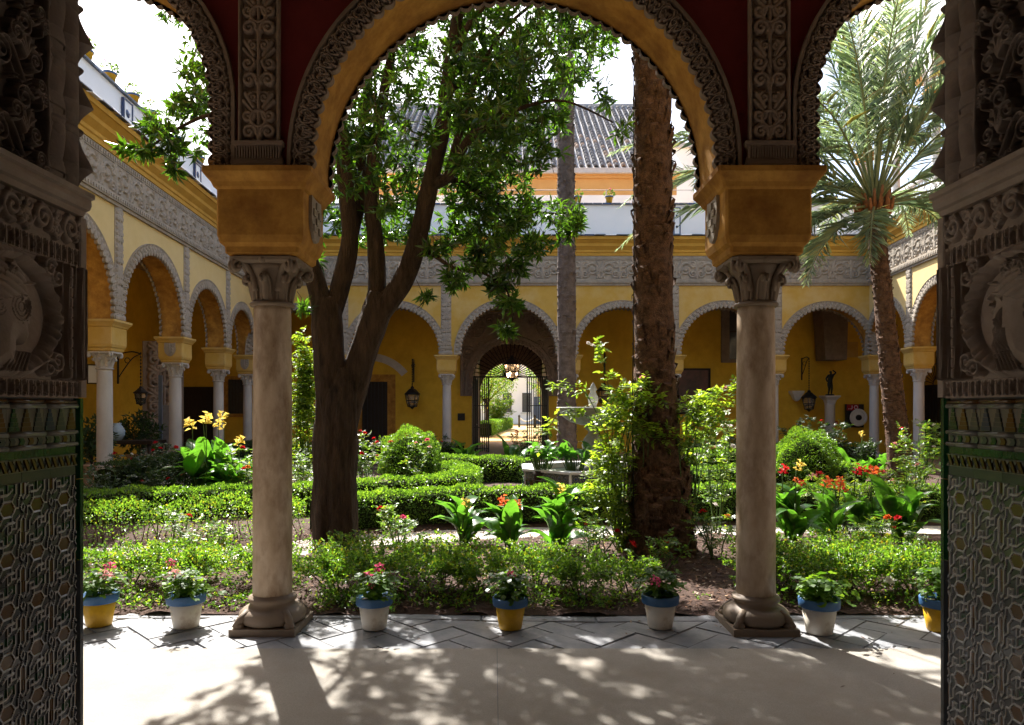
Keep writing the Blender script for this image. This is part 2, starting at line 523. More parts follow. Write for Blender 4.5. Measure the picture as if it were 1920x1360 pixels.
# ================================================================== carved relief
def strokes_map(W, H, nx, ny, strokes, base=None):
    """height map 0..1 from strokes (points, width, height); the points in metres on a W x H panel"""
    xs = (np.arange(nx) + .5) / nx * W; ys = (np.arange(ny) + .5) / ny * H
    h = np.zeros((ny, nx)) if base is None else base.copy()
    for pts, w, ht in strokes:
        pts = np.asarray(pts, float)
        if len(pts) == 1: pts = np.vstack([pts, pts + 1e-5])
        lo = pts.min(0) - w; hi = pts.max(0) + w
        i0, i1 = np.searchsorted(xs, [lo[0], hi[0]]); j0, j1 = np.searchsorted(ys, [lo[1], hi[1]])
        if i1 <= i0 or j1 <= j0: continue
        gx, gy = np.meshgrid(xs[i0:i1], ys[j0:j1])
        d2 = np.full(gx.shape, 1e9)
        for a, b in zip(pts[:-1], pts[1:]):
            ab = b - a; L2 = max(float(ab @ ab), 1e-12)
            t = np.clip(((gx - a[0]) * ab[0] + (gy - a[1]) * ab[1]) / L2, 0, 1)
            d2 = np.minimum(d2, (gx - a[0] - t * ab[0]) ** 2 + (gy - a[1] - t * ab[1]) ** 2)
        hh = ht * np.sqrt(np.clip(1 - d2 / (w * w), 0, 1))
        h[j0:j1, i0:i1] = np.maximum(h[j0:j1, i0:i1], hh)
    return h


def spiral(cx, cy, r, turns, a0, sgn=1, n=26, rin=.12):
    t = np.linspace(0, 1, n)
    rr = r * (1 - t * (1 - rin)); a = a0 + sgn * t * turns * 2 * math.pi
    return np.stack([cx + rr * np.cos(a), cy + rr * np.sin(a)], 1)


def mirror(strokes, W):
    out = []
    for p, w, h in strokes:
        p = np.asarray(p, float); q = p.copy(); q[:, 0] = W - q[:, 0]
        out += [(p, w, h), (q, w, h)]
    return out


def frieze_strokes(W, H, w):
    s = []
    c = H / 2
    s.append((spiral(W * .22, c, H * .34, 1.7, math.pi * .1, 1), w, 1))
    s.append((spiral(W * .22, c + .0, H * .10, .99, 0, 1), w * 1.3, 1))
    s.append((spiral(W * .40, c + H * .22, H * .2, 1.4, math.pi, -1), w * .9, .9))
    s.append((spiral(W * .40, c - H * .22, H * .2, 1.4, math.pi, 1), w * .9, .9))
    s.append(([(0, c), (W * .06, c + H * .2), (W * .1, c + H * .42)], w, .8))
    s.append(([(0, c), (W * .06, c - H * .2), (W * .1, c - H * .42)], w, .8))
    s.append(([(W * .02, H * .08), (W * .12, H * .3)], w, .8))
    s.append(([(W * .5, H * .08), (W * .5, H * .92)], w * 1.4, 1))
    for k in range(5):
        a = -.9 + k * .45
        s.append(([(W * .5, H * .55), (W * .5 + math.sin(a) * H * .36, H * .55 + math.cos(a) * H * .36)], w * .8, .85))
    s.append((spiral(W * .08, c, H * .12, 1.2, 0, 1), w, .9))
    return mirror(s, W)


def candelabra_strokes(W, H, w, unit_h):
    s = []
    z = 0
    k = 0
    while z < H:
        c = W / 2
        s.append(([(c, z), (c, z + unit_h)], w * 1.1, .9))
        s.append((spiral(c - W * .22, z + unit_h * .2, W * .18, 1.4, -.3, 1), w, 1))
        s.append((spiral(c - W * .25, z + unit_h * .52, W * .16, 1.3, .5, -1), w, .95))
        s.append(([(c, z + unit_h * .1), (c - W * .2, z + unit_h * .35), (c - W * .08, z + unit_h * .55), (c - W * .36, z + unit_h * .8)], w, .85))
        s.append(([(c - W * .12, z + unit_h * .68), (c - W * .3, z + unit_h * .92)], w * 1.3, .9))
        s.append((spiral(c - W * .14, z + unit_h * .86, W * .12, 1.2, 2, 1), w, .9))
        if k % 2 == 0:
            s.append((spiral(c, z + unit_h * .45, W * .2, 1, math.pi / 2, 1, rin=.9), w * .9, 1))
        s.append(([(c, z + unit_h * .97), (c - W * .34, z + unit_h * .97)], w * .8, .6))
        z += unit_h; k += 1
    return mirror(s, W)


def relief_mesh(name, W, H, h, depth, mats, back=.03, mi=None, border=None):
    """carved panel in local x (0..W), z (0..H), facing -y; its edge is turned back by `back`"""
    ny, nx = h.shape
    x = np.linspace(0, W, nx); z = np.linspace(0, H, ny)
    gx, gz = np.meshgrid(x, z)
    y = -h * depth
    # skirt
    GX = np.pad(gx, 1, mode='edge'); GZ = np.pad(gz, 1, mode='edge'); GY = np.pad(y, 1, mode='constant', constant_values=back)
    V = np.stack([GX, GY, GZ], -1).reshape(-1, 3)
    n1, n2 = GX.shape
    i = np.arange(n1 - 1)[:, None] * n2 + np.arange(n2 - 1)[None, :]
    Fc = np.stack([i, i + 1, i + 1 + n2, i + n2], -1).reshape(-1, 4)
    mm = None
    if mi is not None:
        MI = np.pad(mi, 1, mode='edge')
        mm = MI[:-1, :-1].reshape(-1)
    return uniform_mesh(name, V, Fc, mats, mm, False)


# ================================================================== arcades
Z_IMP, Z_MO, Z_FR, Z_FT, Z_CO, Z_TOP = 3.265, 5.42, 5.62, 6.21, 6.34, 6.92


def arch_path(uc, r, zs, zc, n=40, horseshoe=0.0):
    pts = []
    if zc > zs + .02:
        for z in np.linspace(zs, zc, max(2, int((zc - zs) / .12) + 1))[:-1]: pts.append((uc - r, z))
    for k in range(n + 1):
        a = math.pi - math.pi * k / n
        pts.append((uc + r * math.cos(a), zc + r * math.sin(a)))
    if zc > zs + .02:
        for z in np.linspace(zc, zs, max(2, int((zc - zs) / .12) + 1))[1:]: pts.append((uc + r, z))
    return pts


def arcade_wall(bays, t, z_top, n=40):
    """mesh builder: front at y=0 (mat 0), back at y=t (mat 1), soffits (mat 2)"""
    mb = MB()
    for (u0, u1, uc, r, zs, zc) in bays:
        if r is None:
            mb.add([(u0, 0, 0), (u1, 0, 0), (u1, 0, z_top), (u0, 0, z_top)], [(0, 1, 2, 3)], 0)
            mb.add([(u0, t, 0), (u1, t, 0), (u1, t, z_top), (u0, t, z_top)], [(3, 2, 1, 0)], 1)
            continue
        path = [(u0, zs)] + arch_path(uc, r, zs, zc, n) + [(u1, zs)]
        for (a, b) in zip(path[:-1], path[1:]):
            if b[0] - a[0] > 1e-6:
                mb.add([(a[0], 0, a[1]), (b[0], 0, b[1]), (b[0], 0, z_top), (a[0], 0, z_top)], [(0, 1, 2, 3)], 0)
                mb.add([(a[0], t, a[1]), (b[0], t, b[1]), (b[0], t, z_top), (a[0], t, z_top)], [(3, 2, 1, 0)], 1)
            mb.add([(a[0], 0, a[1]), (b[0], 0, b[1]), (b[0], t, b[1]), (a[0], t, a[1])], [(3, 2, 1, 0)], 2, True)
    u0 = bays[0][0]; u1 = bays[-1][1]
    mb.add([(u0, 0, z_top), (u1, 0, z_top), (u1, t, z_top), (u0, t, z_top)], [(0, 1, 2, 3)], 0)
    return mb


def ring_mesh(name, uc, r, zs, zc, w, proud, tooth, period, m, rel=.02, ds=.03, nk=7, side=-1, back=.02, style='knot'):
    """archivolt: scalloped inside edge, carved face; side -1 stands proud of y=0 towards -y, +1 towards +y"""
    L1 = zc - zs; L = 2 * L1 + math.pi * r
    nper = max(1, round(L / period)); per = L / nper
    ns = max(int(L / ds), nper * 6)
    S = np.linspace(0, L, ns + 1)
    px = np.empty_like(S); pz = np.empty_like(S); nx = np.empty_like(S); nz = np.empty_like(S)
    a = S < L1; c = S > L - L1; b = ~(a | c)
    px[a] = uc - r; pz[a] = zs + S[a]; nx[a] = -1; nz[a] = 0
    th = math.pi - (S[b] - L1) / r
    px[b] = uc + r * np.cos(th); pz[b] = zc + r * np.sin(th); nx[b] = np.cos(th); nz[b] = np.sin(th)
    px[c] = uc + r; pz[c] = zc - (S[c] - (L - L1)); nx[c] = 1; nz[c] = 0
    ph = S / per
    edge = -tooth * np.abs(np.sin(math.pi * ph)) ** .7
    T = np.linspace(0, 1, nk)
    E = edge[:, None] + (w - edge[:, None]) * T[None, :]
    X = px[:, None] + nx[:, None] * E; Z = pz[:, None] + nz[:, None] * E
    tt = T[None, :]; pp = ph[:, None]
    if style == 'knot':
        WW, HH = 1.0, 1.0
        st = []
        for dx in (-1, 0, 1):
            for sg in (1, -1):
                st.append((spiral(.27 + dx if sg > 0 else .73 + dx, .40, .25, 1.35, 1.57, sg, 26, .15), .075, 1.0))
            st.append(([(.5 + dx, .05), (.5 + dx, .30)], .09, .9)); st.append(([(.0 + dx, .60), (.15 + dx, .76), (.5 + dx, .70), (.85 + dx, .76), (1 + dx, .60)], .065, .85))
            st.append(([(.5 + dx, .46)], .11, 1.0)); st.append(([(.0 + dx, .10)], .10, .8))
        nxm, nym = 48, 64
        pm_ = strokes_map(WW, HH, nxm, nym, st)
        ii = np.minimum((np.mod(pp, 1) * nxm).astype(int), nxm - 1); jj = np.minimum((tt * nym).astype(int), nym - 1)
        hgt = pm_[np.broadcast_to(jj, E.shape), np.broadcast_to(ii, E.shape)]
        hgt = np.where(tt > .84, .8, hgt)
        hgt = np.where(tt < .05, .5, hgt)
    else:
        hgt = .5 + .5 * np.sin(2 * math.pi * pp + 6 * tt) * np.sin(math.pi * tt)
        hgt = np.where(tt > .8, .9, hgt)
    Y = side * (proud + rel * hgt)
    # skirts: inside edge turned back, outside edge to the wall
    X = np.concatenate([X[:, :1], X, X[:, -1:]], 1); Z = np.concatenate([Z[:, :1], Z, Z[:, -1:]], 1)
    Yb = np.full((len(S), 1), -side * back)
    Y = np.concatenate([Yb, Y, np.full((len(S), 1), -side * .004)], 1)
    V = np.stack([X, Y, Z], -1).reshape(-1, 3)
    k = nk + 2
    i = np.arange(len(S) - 1)[:, None] * k + np.arange(k - 1)[None, :]
    Fc = np.stack([i, i + 1, i + 1 + k, i + k], -1).reshape(-1, 4)
    if side < 0: Fc = Fc[:, ::-1]
    return uniform_mesh(name, V, Fc, m, None, False)


# ---- shared column meshes
def make_base():
    mb = MB()
    mb.box(-.232, .232, -.232, .232, 0, .05)
    mb.lathe([(.20, .05), (.226, .065), (.235, .095), (.228, .13), (.20, .155), (.172, .165), (.16, .175), (.152, .19), (.152, .2),
              (.168, .207), (.172, .222), (.165, .236), (.142, .24), (.14, .252)], 36)
    for sx in (-1, 1):
        for sy in (-1, 1):
            mb.sphere((sx * .178, sy * .178, .055), .042, .042, .038, 8, 6)
            mb.tube([(sx * .13, sy * .13, .15), (sx * .172, sy * .172, .10), (sx * .205, sy * .205, .056)], [.03, .03, .016], 7)
    return mb


def make_capital():
    mb = MB()
    mb.lathe([(.13, 2.335), (.152, 2.338), (.16, 2.352), (.152, 2.366), (.134, 2.37), (.130, 2.40), (.133, 2.46), (.148, 2.53), (.178, 2.60), (.20, 2.64)], 32)
    mb.squarelathe((0, 0), [(.20, .20, 2.628), (.235, .235, 2.64), (.238, .238, 2.664), (.22, .22, 2.676)], .035)
    for k in range(4):
        a = math.pi / 4 + k * math.pi / 2
        e = Vector((math.cos(a), math.sin(a), 0)); side = Vector((-math.sin(a), math.cos(a), 0))
        sp = [(.135, 2.44), (.155, 2.53), (.195, 2.60), (.25, 2.645), (.296, 2.634), (.306, 2.60), (.288, 2.574), (.265, 2.583), (.264, 2.605), (.28, 2.61)]
        for off in (-.022, .022):
            pts = spline([e * r + side * off + Vector((0, 0, z)) for r, z in sp], 3)
            mb.tube(pts, [.016 + .010 * min(1, abs(i - 14) / 14) for i in range(len(pts))], 6)
        mb.sphere(tuple(e * .277 + Vector((0, 0, 2.602))), .034, .034, .030, 10, 7)
        # middle of each face: a small fleuron under the abacus
        f = Vector((math.cos(a + math.pi / 4), math.sin(a + math.pi / 4), 0))
        mb.sphere(tuple(f * .222 + Vector((0, 0, 2.645))), .026, .026, .024, 8, 6)
    for k in range(8):
        a = k * math.pi / 4
        e = Vector((math.cos(a), math.sin(a), 0)); side = Vector((-math.sin(a), math.cos(a), 0))
        sp = [(.126, 2.375), (.136, 2.44), (.15, 2.50), (.178, 2.545), (.205, 2.535), (.204, 2.51), (.188, 2.508)]
        for off in (-.03, .03):
            pts = spline([e * r + side * off * (1 if i < 3 else .55) + Vector((0, 0, z)) for i, (r, z) in enumerate(sp)], 3)
            mb.tube(pts, [.013] * len(pts), 5)
        pts = spline([e * r + Vector((0, 0, z)) for r, z in sp[:5]], 3)
        mb.tube(pts, [.022, .026, .028, .03, .03, .03, .03, .028, .026, .022, .018, .014, .012][:len(pts)], 6)
    return mb


def make_shaft():
    return MB().lathe([(.128, .245), (.139, .252), (.1385, .7), (.1375, 1.3), (.135, 1.9), (.131, 2.30), (.128, 2.345)], 40)


def make_impost():
    return MB().squarelathe((0, 0), [(.235, .22, 2.672), (.255, .24, 2.69), (.258, .243, 2.73), (.285, .262, 2.755), (.30, .275, 2.805), (.30, .275, 3.12), (.318, .293, 3.135),
                                     (.33, .305, 3.165), (.365, .34, 3.21), (.375, .35, 3.225), (.375, .35, 3.262)], .016)


def shield_mesh(name, quarters=True):
    """coat-of-arms shield in local x,z facing -y, about 0.26 x 0.32"""
    mb = MB()
    out = [(-.12, .16), (-.04, .15), (.04, .15), (.12, .16), (.13, .02), (.11, -.07), (.05, -.14), (0, -.16), (-.05, -.14), (-.11, -.07), (-.13, .02)]
    mb.prism(out, -.022, .01)
    if quarters:
        for ix in range(3):
            for iz in range(4):
                if (ix + iz) % 2 == 0:
                    mb.box(-.10 + ix * .068, -.04 + ix * .068, -.034, -.02, -.09 + iz * .056, -.04 + iz * .056)
    else:
        for k in range(4): mb.box(-.095, -.01, -.034, -.02, -.09 + k * .06, -.055 + k * .06)
        mb.tube([(0, -.03, -.14), (0, -.03, .15)], .01, 5)
        for k in range(3): mb.sphere((.055, -.024, -.05 + k * .07), .022, .015, .022, 8, 6)
    return mb


COLM = {}


def col_mesh(part, mats_key):
    k = (part, mats_key)
    if k not in COLM:
        mk = dict(base=make_base, shaft=make_shaft, capital=make_capital, impost=make_impost)[part]()
        me = mk.mesh(part, M[mats_key]); fix_normals(me)
        COLM[k] = me
    return COLM[k]


def column(label, x, y, rz, mats_, group, shields=()):
    t = empty('marble_column', (x, y, 0), rz)
    tag(t, label, 'column', group)
    for part, mk in zip(('base', 'shaft', 'capital', 'impost'), mats_):
        o = link(part, col_mesh(part, mk), t)
        if part == 'impost':
            for (side, quarters) in shields:
                ang = {'front': 0, 'right': math.pi / 2, 'back': math.pi, 'left': -math.pi / 2}[side]
                off = .277 if side in ('front', 'back') else .302
                n = Vector((0, -1, 0)); n.rotate(Matrix.Rotation(ang, 3, 'Z'))
                key = ('shield', quarters)
                if key not in COLM:
                    me = shield_mesh('shield', quarters).mesh('shield', M['stucco']); fix_normals(me); COLM[key] = me
                link('shield', COLM[key], o, (n.x * off, n.y * off, 2.965), (0, 0, ang))
    return t


_RM = {}


def panel(key, W, H, nx, ny, strokes, depth, m):
    if key not in _RM:
        _RM[key] = relief_mesh(key[0], W, H, strokes_map(W, H, nx, ny, strokes), depth, M[m])
    return _RM[key]


def cornice_builder(u0, u1, t0=0.0):
    prof = [(.02, Z_CO), (-.05, Z_CO + .002), (-.05, 6.43), (-.075, 6.45), (-.075, 6.52), (-.15, 6.60), (-.17, 6.62), (-.17, 6.70), (-.26, 6.79), (-.29, 6.80), (-.29, 6.90), (.02, 6.92)]
    return MB().prism([(a, b) for a, b in prof], u0, u1, 'yz')


def arcade(name, label, origin, rz, bays, mats_, pil_u, frieze_u, frieze_n, t=.5, ring=(.17, .035, .075, .135), dss=.027, coping=True, rings_back=True, group=None, tile_n=None):
    """court-side arcade wall: arches, archivolts, stucco pilaster strips, carved frieze, cornice, coping tiles"""
    a = empty(name, origin, rz)
    tag(a, label, 'arcade wall')
    wall = arcade_wall(bays, t, Z_TOP).build('wall', [M[k] for k in mats_], a, fix=False)
    for (u0, u1, uc, r, zs, zc) in bays:
        if r is None: continue
        link('archivolt', ring_mesh('archivolt', uc, r, zs, zc, ring[0], ring[1] * .5, ring[2], ring[3], M['stucco'], .03, dss, 6, -1, .03), a)
        if rings_back:
            link('back_archivolt', ring_mesh('back_archivolt', uc, r, zs, zc, .10, .012, ring[2], ring[3], M['stucco'], .02, dss, 4, 1, .03), a, (0, t, 0))
    # pilaster strips over each column
    W, H = .32, Z_MO - Z_IMP - .26
    pm = panel(('pilaster_strip', W), W, H, 16, 96, candelabra_strokes(W, H, .026, .40), .035, 'stucco')
    cm = MB().squarelathe((0, 0), [(.19, .03, Z_IMP), (.20, .05, Z_IMP + .03), (.20, .05, Z_IMP + .08), (.165, .02, Z_IMP + .14), (.19, .05, Z_IMP + .2), (.19, .05, Z_IMP + .26)], 0).mesh('pilaster_foot', M['stucco'])
    fix_normals(cm)
    for u in pil_u:
        o = link('pilaster_strip', pm, a, (u - W / 2, -.012, Z_IMP + .26))
        link('pilaster_foot', cm, o, (W / 2, .012, -Z_IMP - .26))
    # frieze of carved panels, a beaded band below and above
    u0, u1 = frieze_u
    FW = (u1 - u0) / frieze_n; FH = Z_FT - Z_FR
    fm = panel(('frieze_panel', round(FW, 3)), FW - .004, FH, int(FW / .024), int(FH / .024), frieze_strokes(FW, FH, .032), .045, 'stucco')
    for k in range(frieze_n): link('frieze_panel', fm, a, (u0 + k * FW, -.012, Z_FR))
    mb = MB()
    mb.box(u0, u1, -.05, .0, Z_MO, Z_MO + .06); mb.box(u0, u1, -.085, .0, Z_MO + .062, Z_FR - .005)
    nb = int((u1 - u0) / .09)
    for k in range(nb): mb.box(u0 + (k + .2) * (u1 - u0) / nb, u0 + (k + .75) * (u1 - u0) / nb, -.102, -.08, Z_MO + .09, Z_MO + .15)
    mb.build('lower_moulding', M['stucco'], a)
    mb = MB(); mb.box(u0, u1, -.03, .0, Z_FT + .002, Z_CO - .002)
    for k in range(nb): mb.box(u0 + (k + .2) * (u1 - u0) / nb, u0 + (k + .8) * (u1 - u0) / nb, -.045, -.028, Z_FT + .03, Z_CO - .03)
    mb.build('upper_moulding', M['stucco'], a)
    cornice_builder(u0, u1).build('cornice', M['cornice'], a)
    if coping:
        n = tile_n or int((u1 - u0) / .33)
        tm = []
        for mk in ('slatetile', 'glazeblue', 'white'):
            me = MB().squarelathe((0, 0), [(.155, .24, 0), (.158, .24, .012), (.15, .23, .028)], 0).mesh('coping_tile', M[mk]); fix_normals(me); tm.append(me)
        for k in range(n):
            c = (0, 2, 0, 1, 0, 2, 0)[k % 7]
            link('coping_tile', tm[c], a, (u0 + (k + .5) * (u1 - u0) / n, -.12, 6.945 + .004 * (k % 3)), (math.radians(9), 0, random.uniform(-.02, .02)))
        MB().add([(u0, .08, 6.955), (u1, .08, 6.955), (u1, .39, 7.02), (u0, .39, 7.02), (u0, .08, 6.925), (u1, .08, 6.925), (u1, .39, 6.99), (u0, .39, 6.99)],
                 [(0, 1, 2, 3), (4, 7, 6, 5), (0, 4, 5, 1), (1, 5, 6, 2), (2, 6, 7, 3), (3, 7, 4, 0)]).build('coping_slope', M['slatetile'], a)
    return a


# ================================================================== ground, beds, paths
def sheet(name, poly, z, m, kind='structure', thick=0):
    mb = MB()
    mb.add([(x, y, z) for x, y in poly], [tuple(range(len(poly)))])
    o = mb.build(name, m, None, fix=False)
    if o.data.polygons[0].normal.z < 0:
        o.data.flip_normals()
    o['kind'] = kind
    return o


sheet('ground', [(-150, -20), (150, -20), (150, 200), (-150, 200)], -.03, M['sand'])
_gf = MB().box(-8.5, 11.5, 1.0, 4.745, -.02, .006).build('gallery_floor', M['carpet']); _gf['kind'] = 'structure'
# seam of the matting
sheet('matting_seam', [(-.031, 2.0), (-.027, 2.0), (-.097, 4.74), (-.101, 4.74)], .009, M['joint'])
sheet('stone_bedding', [(-8.5, 4.70), (11.5, 4.70), (11.5, 5.52), (-8.5, 5.52)], -.0075, M['joint'])
sheet('left_gallery_floor', [(-12.5, 5.52), (-7.2, 5.52), (-8.2, 26), (-12.5, 26)], -.004, M['rust'])
sheet('right_gallery_floor', [(10.2, 5.52), (15.5, 5.52), (15.5, 26), (11.2, 26)], -.004, M['rust'])
sheet('far_gallery_floor', [(-8.3, 21.6), (11.2, 21.6), (11.2, 34), (-8.3, 34)], -.004, M['rust'])
# path grid of pale gravel under the beds
sheet('garden_path', [(-7.3, 5.52), (10.3, 5.52), (10.6, 10.6), (-7.6, 10.6)], -.010, M['gravel'])
sheet('inner_path', [(-7.6, 10.6), (10.6, 10.6), (11.1, 21.6), (-8.2, 21.6)], -.010, M['rust'])


def soil_bed(name, poly, res=.09, amp=.035):
    """bed of mulch: uneven sheet cut to a polygon"""
    P_ = np.array(poly); lo = P_.min(0); hi = P_.max(0)
    nx = max(3, int((hi[0] - lo[0]) / res)); ny = max(3, int((hi[1] - lo[1]) / res))
    gx, gy = np.meshgrid(np.linspace(lo[0], hi[0], nx), np.linspace(lo[1], hi[1], ny))
    inside = np.zeros(gx.shape, bool)
    for i in range(len(P_)):
        x0, y0 = P_[i]; x1, y1 = P_[(i + 1) % len(P_)]
        c = ((y0 > gy) != (y1 > gy)) & (gx < (x1 - x0) * (gy - y0) / (y1 - y0 + 1e-12) + x0)
        inside ^= c
    dist = np.full(gx.shape, 9.)
    for i in range(len(P_)):
        a = P_[i]; b = P_[(i + 1) % len(P_)]; ab = b - a
        t = np.clip(((gx - a[0]) * ab[0] + (gy - a[1]) * ab[1]) / (ab @ ab), 0, 1)
        dist = np.minimum(dist, np.hypot(gx - a[0] - t * ab[0], gy - a[1] - t * ab[1]))
    r = RNG.normal(size=gx.shape)
    for _ in range(2): r = (r + np.roll(r, 1, 0) + np.roll(r, 1, 1) + np.roll(r, -1, 0) + np.roll(r, -1, 1)) / 5
    z = np.where(inside, .015 + np.clip(dist, 0, .5) * .10 + r * amp, -.06)
    V = np.stack([gx, gy, z], -1).reshape(-1, 3)
    i = np.arange(ny - 1)[:, None] * nx + np.arange(nx - 1)[None, :]
    Fc = np.stack([i, i + 1, i + 1 + nx, i + nx], -1).reshape(-1, 4)
    keep = (V[Fc, 2] > -.05).any(1)
    o = link(name, uniform_mesh(name, V, Fc[keep], M['soil'], None, True))
    o['kind'] = 'structure'
    return o


soil_bed('garden_bed', [(-7.0, 5.5), (10.2, 5.5), (10.2, 9.0), (3.0, 9.1), (.2, 8.8), (-1.4, 8.35), (-2.8, 7.55), (-7.0, 7.45)], .06)
soil_bed('garden_bed', [(-7.3, 8.15), (-3.1, 8.35), (-1.7, 9.2), (.2, 9.7), (3, 9.85), (10.3, 9.8), (10.3, 10.9), (3, 10.8), (0, 10.9), (-2.6, 10.7), (-7.3, 9.9)], .12)
soil_bed('garden_bed', [(-7.4, 9.6), (-2.6, 10.4), (-.9, 11.3), (-.5, 12.4), (-1.0, 15.0), (-.4, 16.5), (-.8, 21.3), (-7.9, 21.3)], .2)
soil_bed('garden_bed', [(-2.4, 10.6), (4.6, 10.6), (4.6, 14.5), (3.6, 16.5), (-1.6, 16.5), (-.7, 14.5)], .25)
soil_bed('garden_bed', [(10.6, 10.6), (4.2, 10.6), (4.0, 14.0), (3.4, 15.5), (3.0, 21.3), (11.0, 21.3)], .2)

# ---- grey paving stones between the matting and the bed: a row of courses laid aslant (herringbone)
paving = empty('stone_paving', (0, 0, 0)); tag(paving, kind='structure')
_pav = []
for v in range(4):
    mb = MB(); L, Wd = .42, .21
    k = .006
    mb.squarelathe((0, 0), [(L / 2 - .004, Wd / 2 - .004, -.05), (L / 2 - .004, Wd / 2 - .004, -.006), (L / 2 - k, Wd / 2 - k, .002 + .002 * v)], .004)
    me = mb.mesh('paving_stone', M['slate']); fix_normals(me); _pav.append(me)
ca45, sa45 = math.cos(math.pi / 4), math.sin(math.pi / 4)
PWd = .21
for i in range(-40, 60):
    for j in range(-12, 24):
        bx, by = j + 4 * (i // 1) * 1.0, float(j)
        for (cx0, cy0, vert) in ((bx + 1, by + .5, 0), (bx + .5, by + 2, 1)):
            x = (cx0 * ca45 - cy0 * sa45) * PWd; y = 4.2 + (cx0 * sa45 + cy0 * ca45) * PWd
            if not (-4.1 < x < 4.3 and 4.40 < y < 5.47): continue
            link('paving_stone', _pav[(i * 3 + j + vert) % 4], paving, (x, y, -.005 + random.uniform(-.003, .002)), (random.uniform(-.006, .006), random.uniform(-.006, .006), math.pi / 4 + vert * math.pi / 2 + random.uniform(-.02, .02)),
                 (random.uniform(.988, .998), random.uniform(.978, .995), 1))
# kerb of long slabs along the bed and along the matting
kerb = empty('bed_kerb', (0, 0, 0)); tag(kerb, kind='structure')
km = MB().squarelathe((0, 0), [(.43, .06, -.05), (.43, .06, .003), (.42, .05, .007)], .006).mesh('kerb_stone', M['slate']); fix_normals(km)
for k in range(-5, 6):
    x = k * .87 + .2
    link('kerb_stone', km, kerb, (x, 5.47 - .055 * math.sin((x + .6) * 1.1), 0), (0, 0, -.055 * 1.1 * math.cos((x + .6) * 1.1)))

# ================================================================== the four sides of the court
# --- front gallery arcade (the one we look through): inside face red, intrados ochre
bays = [(-7.9, -4.62, -6.26, 1.32, Z_IMP, 3.42), (-4.62, -1.752, -3.19, 1.115, Z_IMP, 3.70), (-1.752, 1.784, .016, 1.42, Z_IMP, 3.31), (1.784, 4.65, 3.217, 1.115, Z_IMP, 3.70), (4.65, 7.9, 6.28, 1.32, Z_IMP, 3.42), (7.9, 11.2, 9.3, 1.42, Z_IMP, 3.31)]
fa = empty('red_arcade', (0, 4.98, 0))
tag(fa, 'dark red arcade wall with scalloped carved arches directly in front of the doorway', 'arcade wall')
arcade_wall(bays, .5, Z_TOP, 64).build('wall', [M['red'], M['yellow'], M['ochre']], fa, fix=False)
for (u0, u1, uc, r, zs, zc) in bays[1:4]:
    link('archivolt', ring_mesh('archivolt', uc, r, zs, zc, .155, .010, .036, .100, M['stucco_dark'], .034, .0046, 24, -1, .03), fa)
    link('back_archivolt', ring_mesh('back_archivolt', uc, r, zs, zc, .155, .012, .034, .092, M['stucco_dark'], .03, .0075, 9, 1, .03), fa, (0, .5, 0))
W, H = .285, 2.6
pm = relief_mesh('stucco_panel', W, H, strokes_map(W, H, 62, 560, candelabra_strokes(W, H, .0165, .36) + [([(.012, 0), (.012, H)], .014, .9), ([(W - .012, 0), (W - .012, H)], .014, .9)]), .034, M['stucco_dark'])
fm_ = MB().squarelathe((0, 0), [(.165, .05, 0), (.17, .055, .02), (.165, .05, .035), (.16, .045, .06), (.15, .03, .085), (.148, .03, .11), (.165, .05, .145), (.172, .06, .15), (.172, .06, .175)], 0)
for k in range(17): fm_.box(-.15 + k * .0182, -.141 + k * .0182, -.058, -.03, .055, .14)
fmesh = fm_.mesh('panel_foot', M['stucco_dark']); fix_normals(fmesh)
for u in (-1.752, 1.784):
    o = link('stucco_panel', pm, fa, (u - W / 2, -.014, 3.445))
    link('panel_foot', fmesh, o, (W / 2, .014, 3.27 - 3.445))
column('weathered marble column left of the arch opening with ochre block on top', -1.752, 5.23, 0, ('marble_dark', 'marble', 'marble_dark', 'ochre'), 'marble columns of the red arcade', [('right', True)])
column('weathered marble column right of the arch opening beneath ochre block', 1.784, 5.23, 0, ('marble_dark', 'marble', 'marble_dark', 'ochre'), 'marble columns of the red arcade', [('left', True)])
for x in (-4.62, 4.65): column('marble column hidden behind the door jamb', x, 5.23, 0, ('marble_dark', 'marble', 'marble_dark', 'ochre'), 'marble columns behind the jambs')

# --- far arcade
XF = [-8.30, -5.255, -2.05, 1.83, 5.04, 8.245, 11.40]
bays = []
for a, b in zip(XF[:-1], XF[1:]):
    bays.append((a, b, (a + b) / 2, (b - a) / 2 - .17, Z_IMP, 3.36 if b - a < 3.5 else 3.30))
bays[2] = (XF[2], XF[3], (XF[2] + XF[3]) / 2, 1.53, Z_IMP, 3.33)
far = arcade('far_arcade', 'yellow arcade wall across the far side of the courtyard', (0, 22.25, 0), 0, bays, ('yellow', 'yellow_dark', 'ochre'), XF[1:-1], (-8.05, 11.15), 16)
for k, x in enumerate(XF[1:-1]):
    lab = ['far marble column glimpsed behind the big tree fork', 'far marble column left of the gate arch', 'far marble column right of the gate arch behind the thin palm',
           'far marble column behind the big rough palm trunk', 'far marble column just right of the right front column'][k]
    column(lab, x, 22.5, 0, ('marble_far', 'marble_far', 'marble_far', 'yellow'), 'far arcade columns')

